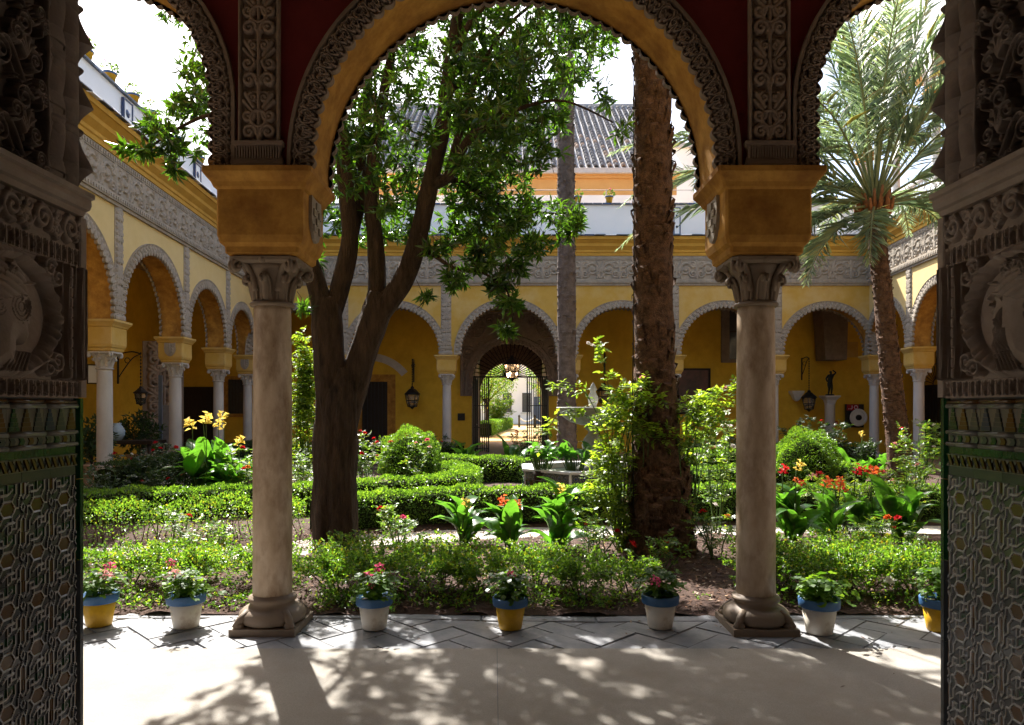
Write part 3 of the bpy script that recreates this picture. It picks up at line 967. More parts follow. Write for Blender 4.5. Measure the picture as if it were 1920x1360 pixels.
# --- left arcade, slightly splayed
A = Vector((-7.75, 13.6, 0)); B = Vector((-8.32, 22.5, 0)); d = (B - A).normalized(); nrm = Vector((d.y, -d.x, 0))
UL = [-6.6, -3.3, 0, 3.306, 6.26, 8.92]
bays = [(a, b, (a + b) / 2, (b - a) / 2 - .17, Z_IMP, 3.42) for a, b in zip(UL[:-1], UL[1:])]
o = A + nrm * .25
rzL = math.atan2(d.y, d.x)
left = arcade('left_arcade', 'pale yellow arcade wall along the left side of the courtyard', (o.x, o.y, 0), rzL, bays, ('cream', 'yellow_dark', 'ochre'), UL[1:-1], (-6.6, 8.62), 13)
for k, u in enumerate(UL):
    p = A + d * u
    lab = ['left side column hidden by the jamb', 'left side column just out of view past the jamb', 'nearest left side column beside the jamb, plain block on top', 'second left side column with a carved shield on its block',
           'third left side column behind the yellow cannas', 'last left side column at the far corner with a small shield'][k]
    column(lab, p.x, p.y, rzL, ('marble_far', 'marble_far', 'marble_far', 'yellow'), 'left arcade columns', [('left', False)] if k in (3, 5) else [])

# --- right arcade
A2 = Vector((11.40, 22.5, 0)); B2 = Vector((11.13, 19.55, 0)); d2 = (B2 - A2).normalized(); n2 = Vector((d2.y, -d2.x, 0))
UR = [0, 2.96, 6.1, 9.3, 12.5, 15.6]
bays = [(a, b, (a + b) / 2, (b - a) / 2 - .17, Z_IMP, 3.42) for a, b in zip(UR[:-1], UR[1:])]
o2 = A2 + n2 * .25
rzR = math.atan2(d2.y, d2.x)
right = arcade('right_arcade', 'pale yellow arcade wall along the right side of the courtyard', (o2.x, o2.y, 0), rzR, bays, ('cream', 'yellow_dark', 'ochre'), UR[1:-1], (.3, 15.6), 13)
for k, u in enumerate(UR[:4]):
    p = A2 + d2 * u
    lab = ['right corner column behind the leaning palm trunk', 'right side column next to the right jamb', 'right side column hidden behind the jamb', 'right side column out of view nearer the door'][k]
    column(lab, p.x, p.y, rzR, ('marble_far', 'marble_far', 'marble_far', 'yellow'), 'right arcade columns', [('left', False)] if k == 0 else [])

# --- back walls of the galleries, ceilings and roofs
def wallbox(name, label, x0, x1, y0, y1, z0, z1, m, cat='wall'):
    o = MB().box(x0, x1, y0, y1, z0, z1).build(name, M[m])
    return tag(o, label, cat)


def wall_line(name, label, p, q, t, z0, z1, m):
    p = Vector((p[0], p[1], 0)); q = Vector((q[0], q[1], 0)); dd = (q - p)
    o = MB().box(0, dd.length, 0, t, z0, z1).build(name, M[m], None, (p.x, p.y, 0), (0, 0, math.atan2(dd.y, dd.x)))
    return tag(o, label, 'wall')


wall_line('gallery_wall', 'dim yellow wall at the back of the left gallery', (-11.2, 5.6), (-11.9, 26.0), .4, -.03, 6.3, 'yellow_dark')
wall_line('gallery_wall', 'dim yellow wall at the back of the right gallery', (14.9, 26.0), (14.3, 5.6), .4, -.03, 6.3, 'yellow_dark')


def deck(name, poly, z0, z1, m):
    mb = MB().prism(poly, z0, z1, 'xy')
    o = mb.build(name, m); o['kind'] = 'structure'
    return o


deck('gallery_ceiling', [(-11.6, 2.1), (14.8, 2.1), (14.8, 4.99), (-11.6, 4.99)], 6.0, 6.1, M['beam'])
deck('gallery_roof', [(-11.6, 2.1), (14.8, 2.1), (14.8, 5.47), (-11.6, 5.47)], 6.94, 7.1, M['rust'])
deck('left_gallery_ceiling', [(-11.6, 5.5), (-7.7, 5.5), (-8.85, 22.8), (-12.0, 26.0)], 6.0, 6.1, M['beam'])
deck('left_gallery_roof', [(-12.2, 5.5), (-7.9, 5.5), (-9.0, 22.8), (-12.6, 26.4)], 6.7, 6.9, M['rust'])
deck('right_gallery_ceiling', [(14.8, 5.5), (10.5, 5.5), (11.8, 22.8), (15.3, 26.0)], 6.0, 6.1, M['beam'])
deck('right_gallery_roof', [(15.3, 5.5), (10.8, 5.5), (12.0, 22.8), (15.6, 26.4)], 6.7, 6.9, M['rust'])
deck('far_gallery_ceiling', [(-8.84, 22.76), (11.78, 22.76), (15.0, 26.0), (-11.9, 26.0)], 5.98, 6.08, M['beam'])
deck('far_gallery_roof', [(-9.0, 23.0), (11.98, 23.0), (15.6, 26.6), (-12.6, 26.6)], 6.7, 6.9, M['rust'])
# transverse arch ribs over the galleries' corners, as seen through the arches
for (x, lab) in ((11.25, 'plain plaster rib dropping from the far gallery ceiling above the statue'),):
    o = MB().prism([(x - .5, 6.0), (x + .5, 6.0), (x + .42, 3.3), (x - .32, 3.3)], 24.9, 25.7, 'xz').build('ceiling_rib', M['stucco_dark'])
    tag(o, lab, 'rib')

# ---- far gallery back wall with the gate arch
PX0, PR, PZC = -.06, 1.40, 2.60
fw = empty('far_gallery_wall', (0, 25.9, 0))
tag(fw, 'deep yellow back wall of the far gallery, pierced by the gate arch', 'wall')
arcade_wall([(-12.0, PX0 - 1.85, 0, None, 0, 0), (PX0 - 1.85, PX0 + 1.85, PX0, PR, 0, PZC), (PX0 + 1.85, 15.0, 0, None, 0, 0)], .6, 6.3).build('wall', [M['yellow_dark'], M['yellow_dark'], M['stucco_dark']], fw, fix=False)
# stucco portal around it
W, H = 3.62, 3.05
x0 = PX0 - W / 2; zb = 2.05
s = []
for k in range(2):
    for q in range(8):
        a = q * math.pi / 4
        s.append(([(.5, H - .55), (.5 + .34 * math.cos(a), H - .55 + .34 * math.sin(a))], .03, .8))
    s.append((spiral(.5, H - .55, .40, 1, 0, 1, rin=.98), .035, 1)); s.append((spiral(.5, H - .55, .16, 1, 0, 1, rin=.98), .03, 1))
for (cx_, cz_, r_) in ((1.05, H - .32, .2), (1.45, H - .2, .13), (.3, 1.55, .24), (.22, 1.05, .17), (.75, 1.85, .13)):
    s.append((spiral(cx_, cz_, r_, 1.8, 1, 1), .03, .9))
s = mirror(s, W)
s += [([(.05, 0), (.05, H)], .05, 1), ([(W - .05, 0), (W - .05, H)], .05, 1), ([(0, H - .04), (W, H - .04)], .05, 1)]
hm = strokes_map(W, H, 150, 126, s)
gx, gz = np.meshgrid(np.linspace(0, W, 150), np.linspace(0, H, 126))
rr = np.hypot(gx + x0 - PX0, np.maximum(gz + zb - PZC, 0))
hole = rr < PR + .10
ringm = (rr > PR + .1) & (rr < PR + .24)
hm = np.where(ringm, .9, hm)
me = relief_mesh('carved_portal', W, H, hm, .06, M['stucco_dark'])
# drop the faces in the opening
bm = bmesh.new(); bm.from_mesh(me)
kill = [f for f in bm.faces if math.hypot(f.calc_center_median().x + x0 - PX0, max(f.calc_center_median().z + zb - PZC, 0)) < PR + .03]
bmesh.ops.delete(bm, geom=kill, context='FACES'); bm.to_mesh(me); bm.free()
link('carved_portal', me, fw, (x0, -.05, zb))
link('archivolt', ring_mesh('archivolt', PX0, PR, 2.05, PZC, .14, .09, .05, .15, M['stucco_dark'], .03, .03, 6, -1, .05), fw)
W2, H2 = 3.9, .85
o = link('carved_band', relief_mesh('carved_band', W2, H2, strokes_map(W2, H2, 150, 34, sum([[(p + np.array([k * .975, 0]), w, h) for p, w, h in [(np.asarray(p), w, h) for p, w, h in frieze_strokes(.975, H2, .035)]] for k in range(4)], [])), .05, M['stucco_dark']), fw, (PX0 - W2 / 2, -.03, zb + H + .03))
# passage beyond: side walls, ceiling, arched end
ps = MB()
ps.box(PX0 - 1.9, PX0 - 1.5, .6, 8.0, 0, 4.6); ps.box(PX0 + 1.5, PX0 + 1.9, .6, 8.0, 0, 4.6); ps.box(PX0 - 1.9, PX0 + 1.9, .6, 8.0, 4.6, 4.9)
ps.build('passage', M['stucco_dark'], fw)
e = empty('passage_end', (0, 7.6, 0), 0, fw)
arcade_wall([(PX0 - 1.48, PX0 + 1.48, PX0, 1.44, 0, 2.32)], .3, 4.58).build('end_arch', [M['stucco_dark'], M['yellow'], M['stucco_dark']], e, fix=False)

# ================================================================== the doorway we stand in
JX = 1.262          # carved/tiled face of the jambs
Y0, Y1, YE = 1.50, 2.066, 2.10
dw = empty('door_wall', (0, 1.5, 0))
tag(dw, 'thick wall around the doorway, unseen beyond its two decorated jambs', 'wall')
mb = MB()
mb.box(-8.5, -JX - .045, 0, .60, 0, 6.9); mb.box(JX + .045, 11.5, 0, .60, 0, 6.9)
mb.build('wall', M['stucco_dark'], dw)
arcade_wall([(-JX - .045, JX + .045, 0, JX + .04, 3.1, 3.12)], .60, 6.9, 32).build('arch_head', [M['stucco_dark']] * 3, dw, (0, 0, 0), fix=False)
room = empty('dark_room', (0, 0, 0))
tag(room, 'dim room behind the doorway, out of view', 'room')
mb = MB()
mb.box(-4.6, -4.4, -5.2, 1.5, 0, 5); mb.box(4.4, 4.6, -5.2, 1.5, 0, 5); mb.box(-4.6, 4.6, -5.4, -5.2, 0, 5); mb.box(-4.6, 4.6, -5.4, 1.5, 5, 5.2)
mb.build('wall', M['stucco_dark'], room)
sheet('room_floor', [(-4.6, -5.4), (4.6, -5.4), (4.6, 1.0), (-4.6, 1.0)], -.004, M['rust'])


def height_bust(W, H, nx, ny, beard):
    xs = (np.arange(nx) + .5) / nx * W; zs = (np.arange(ny) + .5) / ny * H
    gx, gz = np.meshgrid(xs, zs)
    cx, cz = .275, H / 2
    e = np.hypot((gx - cx) / .182, (gz - cz) / .158)
    h = np.full(gx.shape, .18)
    h = np.where(e < 1, .0 + .2 * np.clip(e - .75, 0, .25), h)
    # wreath ring
    ring = np.clip(1 - np.abs(e - .93) / .12, 0, 1)
    th = np.arctan2((gz - cz) / .158, (gx - cx) / .182)
    scale = .78 + .22 * np.abs(np.sin(th * 17 + e * 14)) * np.abs(np.sin(th * 5.5))
    h = np.maximum(h, np.sqrt(ring) * .92 * scale)
    fl = np.clip(1 - np.hypot((gx - cx - .17) / .022, (gz - cz) / .03), 0, 1)
    h = np.maximum(h, .95 * fl ** .4)
    # head
    if beard:
        poly = [(-.06, .115), (.0, .125), (.045, .10), (.05, .075), (.062, .07), (.058, .045), (.066, .035), (.085, .004), (.066, -.006), (.073, -.02), (.066, -.028), (.072, -.04), (.066, -.055), (.075, -.075), (.055, -.115), (.03, -.128), (.01, -.10), (.0, -.13), (-.10, -.145), (-.115, -.11), (-.075, -.07), (-.085, -.02), (-.105, .02), (-.10, .08)]
    else:
        poly = [(-.05, .12), (.01, .125), (.045, .095), (.056, .06), (.06, .035), (.08, -.002), (.063, -.012), (.069, -.028), (.062, -.036), (.067, -.05), (.05, -.075), (.02, -.07), (.018, -.11), (.06, -.145), (-.12, -.145), (-.085, -.09), (-.08, -.04), (-.11, .01), (-.105, .075)]
    pl = np.array(poly) * 1.05 + np.array([cx - .008, cz])
    inside = np.zeros(gx.shape, bool); dist = np.full(gx.shape, 9.)
    for i in range(len(pl)):
        (ax, az), (bx, bz) = pl[i], pl[(i + 1) % len(pl)]
        c = ((az > gz) != (bz > gz)) & (gx < (bx - ax) * (gz - az) / (bz - az + 1e-12) + ax)
        inside ^= c
        L2 = (bx - ax) ** 2 + (bz - az) ** 2
        t = np.clip(((gx - ax) * (bx - ax) + (gz - az) * (bz - az)) / L2, 0, 1)
        dist = np.minimum(dist, np.hypot(gx - ax - t * (bx - ax), gz - az - t * (bz - az)))
    dome = .22 + .78 * np.sqrt(np.clip(1 - (1 - np.clip(dist / .075, 0, 1)) ** 2, 0, 1))
    fx, fz = gx - cx, gz - cz
    dome = dome - .22 * np.exp(-((fx - .048) / .012) ** 2 - ((fz - .020) / .010) ** 2) + .10 * np.exp(-((fx - .035) / .016) ** 2 - ((fz + .012) / .016) ** 2)
    dome = dome + .12 * np.exp(-((fz - .045 - .25 * (fx - .05)) / .006) ** 2) * (fx > .0) - .12 * np.exp(-((fx - .052) / .018) ** 2 - ((fz + .031) / .004) ** 2)
    if beard: dome = dome + .10 * np.sin(fx * 520 + 3 * np.sin(fz * 120)) * (fz < -.04 + .9 * (.06 - fx) * (fx > .0)) * (fx > -.01)
    dome = dome + .10 * np.abs(np.sin(fz * 160 + fx * 60)) * (fz > .05 + .3 * (fx - .03))
    h = np.where(inside, np.maximum(h, dome), h)
    s = []
    R_ = random.Random(5 if beard else 9)
    for k in range(22):                       # hair / helmet feathers
        a = R_.uniform(1.3, 3.9); r = R_.uniform(.055, .1)
        x, z = cx - .02 + r * math.cos(a), cz + .03 + r * .9 * math.sin(a)
        s.append((spiral(x, z, R_.uniform(.010, .02), 1.3, a, 1, 12), .005, 1.0))
    if not beard:
        for q in range(3): s.append((spiral(cx - .002, cz + .012, .012 + .011 * q, 1, 0, 1, 22, rin=.97), .0045, 1.05))
        for q in range(14): s.append(([(cx - .002 + .040 * math.cos(q * .449), cz + .012 + .040 * math.sin(q * .449))], .006, 1.0))
    if beard: s.append((spiral(cx + .045, cz + .022, .009, 1, 0, 1, 12), .004, .95))
    if beard: s.append(([(cx + .015, cz + .048), (cx + .04, cz + .052), (cx + .058, cz + .04)], .007, 1.0))
    s.append(([(cx - .08, cz + .07), (cx - .02, cz + .062), (cx + .05, cz + .078)], .007, 1.05))
    if beard:
        for k in range(16):
            x = cx + .0 + k * .0045
            if k > 40: s.append(([(x - .004, cz - .045 - .012 * (k % 3)), (x + .006, cz - .08), (x - .002, cz - .126)], .0035, .86))
    for k in range(6):
        s.append(([(cx - .02 + .012 * k, cz - .10), (cx - .05 + .014 * k, cz - .145)], .006, .9))
        s.append(([(cx - .06, cz - .02 - k * .01), (cx - .10, cz - .07 - k * .012), (cx - .12, cz - .14)], .004, .7))
    # baluster columns at the outer edge
    for q, x in enumerate((.462, .492, .522, .548)):
        z = .012
        while z < H - .01:
            s.append(([(x, z), (x, z + .012 + .006 * (q % 2))], .011 if q < 3 else .008, .62 + .2 * (q % 2)))
            z += .028 if q < 3 else .021
    for q, x in enumerate((.448, .477, .507, .536, .558)): s.append(([(x, .006), (x + .002, H * .4), (x, H - .006)], .004, .85))
    # corner leaves
    for (x, z, a) in ((.40, H - .03, .5), (.43, H - .05, 2), (.40, .03, -.5), (.43, .05, -2), (.12, H - .03, 2.5), (.12, .03, -2.5), (.07, H - .06, 1), (.07, .06, 1)):
        s.append((spiral(x, z, .028, 1.5, a, 1, 18), .008, .85))
    h2 = strokes_map(W, H, nx, ny, s)
    return np.maximum(h, h2)


def height_eggs(W, H, nx, ny, pitch):
    xs = (np.arange(nx) + .5) / nx * W; zs = (np.arange(ny) + .5) / ny
    gx, gz = np.meshgrid(xs, zs)
    t = np.mod(gx / pitch, 1) - .5
    e = np.maximum(np.abs(t) / .34, 0) ** 2.4 + (np.abs(gz - .52) / .40) ** 2.4
    h = np.where(e < 1, .05, .80)
    rim = np.clip(1 - np.abs(e - 1.25) / .5, 0, 1)
    h = np.maximum(h, rim)
    egg = .42 * np.sqrt(np.clip(1 - ((t / .13) ** 2 + ((gz - .28) / .14) ** 2), 0, 1))
    h = np.maximum(h, egg)
    groove = np.abs(np.abs(t) - .5) < .05
    return np.where(groove & (gz > .14) & (gz < .9), .35, h)


def height_upper(W, H, nx, ny):
    xs = (np.arange(nx) + .5) / nx * W; zs = (np.arange(ny) + .5) / ny * H
    gx, gz = np.meshgrid(xs, zs)
    per = .178
    t = np.mod((H * 0 - gz + .060) / per, 1)            # grows downwards to the tip
    f = np.where(t < .30, 1 - np.sin(math.pi / 2 * t / .30) ** .8, np.where(t < .45, .10 + .25 * np.sin(math.pi * (t - .30) / .15), .06 + .94 * ((t - .45) / .55) ** 1.35))
    k = np.clip((gx - (W - .17)) / .17, 0, 1)
    scal = .16 + (.04 + .80 * f) * k ** .8
    for (dx, dz, r) in ((.125, .25, .036), (.075, .62, .034), (.04, .1, .022)):
        q = np.hypot(gx - (W - .17 + dx), (np.mod(gz / per + dz, 1) - .5) * per)
        scal = np.maximum(scal, (.26 + .14 * k) * np.clip(1 - (q / r) ** 3, 0, 1) ** .5 * (1 if r > .03 else .8))
    scal = scal * (.66 + .34 * np.abs(np.sin(math.pi * (gx - W + .17) / .0567 + 2.2 * f)) ** .6)
    seam = np.abs(np.mod(gz / per + .36, 1) - .5) < .035
    scal = np.where(seam & (k < .6), scal * .6, scal)
    scal = np.maximum(scal, 0)
    R_ = random.Random(3)
    s = []
    z = -.05
    while z < H:
        for (x, dz, r, sg) in ((.10, .05, .036, 1), (.22, .10, .034, -1), (.30, .02, .03, 1), (.345, .13, .026, -1), (.16, .16, .03, 1), (.05, .13, .026, -1), (.27, .17, .026, 1), (.385, .05, .018, -1), (.36, .075, .02, 1), (.18, .03, .022, -1)):
            s.append((spiral(x, z + dz, r * R_.uniform(.9, 1.15), 1.9, R_.uniform(0, 6), sg, 28), .0062, R_.uniform(.8, 1)))
        for k2 in range(5):
            a = .6 + k2 * .5
            s.append(([(.315, z + .13), (.315 + .02 * math.cos(a), z + .145 + .02 * math.sin(a)), (.315 + .045 * math.cos(a * 1.1), z + .15 + .036 * math.sin(a * 1.1))], .009, .75))
        for q in range(16): s.append(([(.262 + q * .008, z + .055 + .012 * math.sin(q))], .0055, .9))
        s.append(([(.395, z), (.39, z + .09), (.397, z + .19)], .008, .9)); s.append(([(.375, z + .02), (.38, z + .08)], .006, .8))
        wv = [(.02 + .36 * u, z + .095 + .055 * math.sin(u * 11 + 1)) for u in np.linspace(0, 1, 26)]
        s.append((wv, .0065, .7)); s.append(([(x_, z_ + .05 * math.sin(x_ * 40)) for x_, z_ in wv], .005, .6))
        for q in range(26):
            x_, z_ = R_.uniform(.02, .38), z + R_.uniform(0, .19); a = R_.uniform(0, 6.28); s.append(([(x_, z_), (x_ + .012 * math.cos(a), z_ + .012 * math.sin(a))], .006, R_.uniform(.5, .85)))
        z += .19
    h2 = strokes_map(W, H, nx, ny, s)
    return np.where(gx > W - .17, scal, np.maximum(h2 * .75, .04))


# pattern tile of the dado
def tile_mesh():
    n = 52
    def per(p, w=.026): return [(np.asarray(p, float) + np.array([dx, dz]), w, 1.0) for dx in (-1, 0, 1) for dz in (-1, 0, 1)]
    hexo = [(.25, .5), (.37, .65), (.63, .65), (.75, .5), (.63, .35), (.37, .35), (.25, .5)]
    tall = [(0, .34), (.09, .23), (.09, -.23), (0, -.34), (-.09, -.23), (-.09, .23), (0, .34)]
    st = per(hexo) + per(tall)
    for p in ([(.25, .5), (.16, .5), (.16, .36), (.09, .23)], [(.75, .5), (.84, .5), (.84, .64), (.91, .77)], [(.37, .65), (.37, .90), (.22, .90), (.22, .72), (.11, .66)], [(.63, .35), (.63, .10), (.78, .10), (.78, .28), (.89, .34)],
              [(.63, .65), (.76, .80), (.76, .98), (.91, 1.1)], [(.37, .35), (.24, .20), (.24, .02), (.09, -.1)], [(.5, .78), (.5, 1.0), (.62, 1.06), (.62, 1.16)], [(.5, .22), (.5, .0)], [(.28, .78), (.5, .78), (.66, .88)], [(.72, .22), (.5, .22), (.34, .12)],
              [(.0, .40), (.08, .5), (.0, .60), (-.08, .5), (.0, .40)]):
        st += per(p, .022)
    h = strokes_map(1, 1, n, n, st)
    cz, cx = np.meshgrid((np.arange(n) + .5) / n, (np.arange(n) + .5) / n, indexing='ij')
    mi = np.where(h > .30, 0, 1)
    inhex = (np.abs(cz - .5) < .13) & (np.abs(cx - .5) < .22 - .6 * np.maximum(0, np.abs(cz - .5) - .02))
    tx = np.minimum(cx, 1 - cx); tz = np.minimum(cz, 1 - cz)
    intall = (tx < .07) & (tz < .24)
    mi = np.where((h <= .30) & (inhex | intall), 3, mi)
    mi = np.where((h <= .30) & (np.abs(cz - .88) < .09) & (cx > .42) & (cx < .74), 2, mi)
    h = np.clip(h, 0, .55) / .55
    h = np.where((h < .3) & (inhex | intall), .35, h)
    return relief_mesh('dado_tile', PT_W - .0012, PT_H - .0012, h, .0036, [M['glazegrey'], M['glazedark'], M['glazegreen'], M['glazebrown']], .006, mi)


PT_W, PT_H = .1132, .127


def merlon_tile(W, H, kinds):
    """three stepped merlons in coloured glaze on a cream ground"""
    mb = MB()
    mb.box(0, W - .001, 0, .006, 0, H - .001, 0)
    n = len(kinds)
    for k, kd in enumerate(kinds):
        c = (k + .5) * W / n
        for q in range(5):
            hw = .019 - q * .0036
            mb.box(c - hw, c + hw, -.0032, .001, .002 + q * H / 5.2, .002 + (q + .94) * H / 5.2, kd)
    return mb


def chevron_tile(W, H, n):
    mb = MB(); mb.box(0, W - .001, 0, .006, 0, H - .001, 0)
    for k in range(n):
        c = (k + .5) * W / n; a = W / n * .28
        mb.prism([(c - a, .002), (c + a * .7, .002), (c + a * 1.25, H / 2), (c + a * .7, H - .003), (c - a, H - .003), (c - a * .45, H / 2)], -.003, .001, 'xz', 1 + k % 3)
    return mb


def cable_tile(W, H, n):
    mb = MB(); mb.box(0, W - .001, 0, .006, 0, H - .001, 1)
    for k in range(n):
        a = k * W / n; b = W / n
        mb.prism([(a + .002, H - .003), (a + b * .42, H - .003), (a + b * 1.0 - .002, .003), (a + b * .58, .003)], -.005, .001, 'xz', 3)
        mb.prism([(a + b * .62, H - .004), (a + b * .82, H * .6), (a + b * 1.0, H - .004)], -.004, .001, 'xz', 0)
        mb.prism([(a + b * .02, .004), (a + b * .2, H * .4), (a + b * .38, .004)], -.004, .001, 'xz', 0)
    mb.box(0, W - .001, -.006, .001, H - .003, H - .0005, 0); mb.box(0, W - .001, -.006, .001, .0005, .003, 0)
    return mb


G4 = [M['glazewhite'], M['glazedark'], M['glazegreen'], M['glazebrown'], M['glazeblue']]
JM = {}
JM['dado'] = tile_mesh()
LW = Y1 - Y0
for nm, fn in dict(merlon_a=lambda: merlon_tile(.1415, .062, [4, 1, 3]), merlon_b=lambda: merlon_tile(.1415, .062, [2, 3, 1]), chevron=lambda: chevron_tile(.1415, .0225, 4), cable=lambda: cable_tile(.1415, .035, 5)).items():
    me = fn().mesh({'m': 'merlon_tile', 'c': 'band_tile'}[nm[0]], G4); fix_normals(me); JM[nm] = me


def plain_tile(W, H, m, nm='band_tile'):
    me = MB().squarelathe((W / 2, -.0), [(W / 2 - .0006, .006, 0.0006), (W / 2 - .0006, .006, H - .0006)], 0).mesh(nm, M[m]); fix_normals(me); return me


JM['green'] = plain_tile(.1132, .0225, 'glazegreen'); JM['teal'] = plain_tile(.1132, .0255, 'glazedark')
rail = MB().tube([(0, -.002, 0), (.1405, -.002, 0)], .0075, 8).mesh('rail_tile', M['glazewhite']); JM['rail'] = rail
rail2 = MB().tube([(0, -.001, 0), (.1405, -.001, 0)], .006, 8).mesh('rail_tile', M['glazebrown']); JM['rail2'] = rail2


def jamb(label, right):
    """decorated jamb: local x runs along the wall, local -y looks into the doorway"""
    sgn = 1 if right else -1
    t = empty('door_jamb', (sgn * JX, Y1 if right else Y0, 0), -math.pi / 2 if right else math.pi / 2)
    tag(t, label, 'door jamb')
    fl = (lambda a: a[:, ::-1]) if right else (lambda a: a)
    W = LW

    def rel(name, z0, H, hm, depth, m, back=.045):
        return link(name, relief_mesh(name, W, H, fl(hm), depth, M[m], back), t, (0, 0, z0))
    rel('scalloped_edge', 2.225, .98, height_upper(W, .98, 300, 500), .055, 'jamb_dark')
    mb = MB().prism([(.02, 2.155), (-.012, 2.158), (-.018, 2.172), (-.03, 2.176), (-.036, 2.19), (-.034, 2.205), (-.045, 2.208), (-.045, 2.222), (.02, 2.226)], 0, W + .02, 'yz')
    mb.build('impost_moulding', M['jamb'], t, (-.02 if right else 0, 0, 0))
    R_ = random.Random(21 + right)
    s = []
    for k in range(5):
        x = .05 + k * .118
        s += [(spiral(x, .05, .036, 1.6, R_.uniform(0, 6), 1 if k % 2 else -1, 26), .0085, 1), (spiral(x + .055, .03, .02, 1.3, 2, -1, 18), .007, .9), (spiral(x + .06, .072, .018, 1.3, 4, 1, 18), .007, .9)]
        for q in range(12): s.append(([(x + .045 + R_.uniform(-.02, .02), .05 + R_.uniform(-.03, .03))], .009, .9))
        s.append(([(x - .05, .01), (x, .088), (x + .06, .008)], .006, .75))
    rel('leaf_scroll', 2.06, .094, strokes_map(W, .094, 226, 40, s), .018, 'jamb')
    rel('egg_band', 2.004, .055, height_eggs(W, .055, 240, 30, .0268), .011, 'jamb')
    rel('medallion', 1.678, .325, height_bust(W, .325, 250, 144, right), .046, 'jamb')
    rel('egg_band', 1.629, .048, height_eggs(W, .048, 240, 28, .0268), .011, 'jamb')
    # glazed tiles
    for k in range(4):
        x = k * .1415 + .0004
        link('rail_tile', JM['rail2'], t, (x, 0, 1.618)); link('rail_tile', JM['rail'], t, (x, -.001, 1.606))
        link('merlon_tile', JM['merlon_a' if k % 2 else 'merlon_b'], t, (x, 0, 1.5385))
        link('rail_tile', JM['rail'], t, (x, 0, 1.532)); link('band_tile', JM['chevron'], t, (x, 0, 1.5035))
        link('rail_tile', JM['rail'], t, (x, 0, 1.498)); link('band_tile', JM['cable'], t, (x, 0, 1.435))
    for k in range(5):
        x = k * PT_W
        link('band_tile', JM['green'], t, (x + .0003, .006, 1.4702), (random.uniform(-.02, .02), 0, 0)); link('band_tile', JM['teal'], t, (x + .0003, .006, 1.4092), (random.uniform(-.02, .02), 0, 0))
        for r in range(11):
            link('dado_tile', JM['dado'], t, (x + .0006, random.uniform(-.0006, .0006), 1.409 - (r + 1) * PT_H + .0006), (random.uniform(-.006, .006), 0, random.uniform(-.006, .006)))
    MB().box(0, W, .006, .045, 0, 1.63).build('tile_bed', M['joint'], t)
    # corner trim: stone above, glazed green pieces below
    xc = W if not right else 0
    x0, x1 = (xc + .0005, xc + .034) if not right else (xc - .034, xc - .0005)
    MB().squarelathe(((x0 + x1) / 2, .016), [(.0165, .030, 1.632), (.0165, .030, 2.154)], .004).build('corner_stone', M['jamb'], t)
    z = 1.63; k = 0
    while z > .02:
        hgt = min(.235, z)
        MB().squarelathe(((x0 + x1) / 2, .014), [(.0145, .022, z - hgt + .001), (.0145, .022, z - .001)], .008).build('corner_tile', M['glazegreen' if k < 2 else 'glazedark'], t)
        z -= hgt; k += 1
    return t


jamb('left door jamb clad in carved stucco above and glazed relief tiles below, smooth-faced head in its medallion', False)
jamb('right door jamb clad in carved stucco above and glazed relief tiles below, bearded head in its medallion', True)

# ================================================================== planting
def rnd(a, b, n=None): return RNG.uniform(a, b, n)


class Leaves:
    """collects leaf arrays for one foliage mesh"""
    def __init__(self): self.V = []; self.F = []; self.n = 0

    def add(self, C, D, N, L, W, fold=.25, droop=0.0):
        if len(C) == 0: return
        v, f = leaf_arrays(C, D, N, L, W, fold, droop)
        self.V.append(v); self.F.append(f + self.n); self.n += len(v)

    def clumps(self, C, k, spread, L, W, out=None, up=.3, outw=.6, droop=.1):
        """k leaves round each centre"""
        C = np.repeat(np.asarray(C, float), k, 0); n = len(C)
        D = rand_unit(n)
        if out is not None: D = D + np.repeat(out, k, 0) * outw
        D[:, 2] += up
        D = unit(D)
        base = C + rand_unit(n) * spread * RNG.random((n, 1)) ** .5
        N = rand_unit(n) * .8 + np.array([0, 0, 1.0])
        self.add(base, D, N, L * rnd(.7, 1.2, n), W * rnd(.75, 1.2, n), .2, droop)

    def pinnate(self, Pp, D, N, L, W, pairs=2):
        """compound leaves: leaflets in pairs along a stalk and one at its end"""
        Pp = np.asarray(Pp, float); D = unit(np.asarray(D, float)); N = np.asarray(N, float)
        S = unit(np.cross(D, N)); n = len(Pp)
        for q in range(pairs):
            for sgn in (-1, 1):
                b = Pp + D * L * (.35 + .62 * q)
                self.add(b, D * .45 + S * sgn, N, L * rnd(.8, 1.05, n), W * rnd(.8, 1.1, n), .12, .06)
        self.add(Pp + D * L * (.35 + .62 * pairs - .35), D, N, L * rnd(.95, 1.2, n), W, .12, .06)

    def build(self, name, m, parent=None, kind='stuff', loc=None):
        return leaf_obj(name, np.concatenate(self.V), np.concatenate(self.F), m, parent, kind, loc)


# ---- flowers (shared meshes)
def flower_mesh(r, m, layers=3, seed=1):
    rg = np.random.default_rng(seed); V = []; Fc = []; n0 = 0
    for k in range(layers):
        n = 5 + (k == 0) * 2
        a = np.arange(n) * 2 * math.pi / n + k * .5 + rg.uniform(-.2, .2, n)
        el = math.radians(15 + 30 * k)
        D = np.stack([np.cos(a) * math.cos(el), np.sin(a) * math.cos(el), np.full(n, math.sin(el))], 1)
        v, f = leaf_arrays(np.zeros((n, 3)) + [0, 0, r * .1 * k], D, np.tile([0, 0, 1.], (n, 1)), r * (1.1 - .2 * k), r * (1.0 - .12 * k), .3)
        V.append(v); Fc.append(f + n0); n0 += len(v)
    return uniform_mesh('flower', np.concatenate(V), np.concatenate(Fc), m)


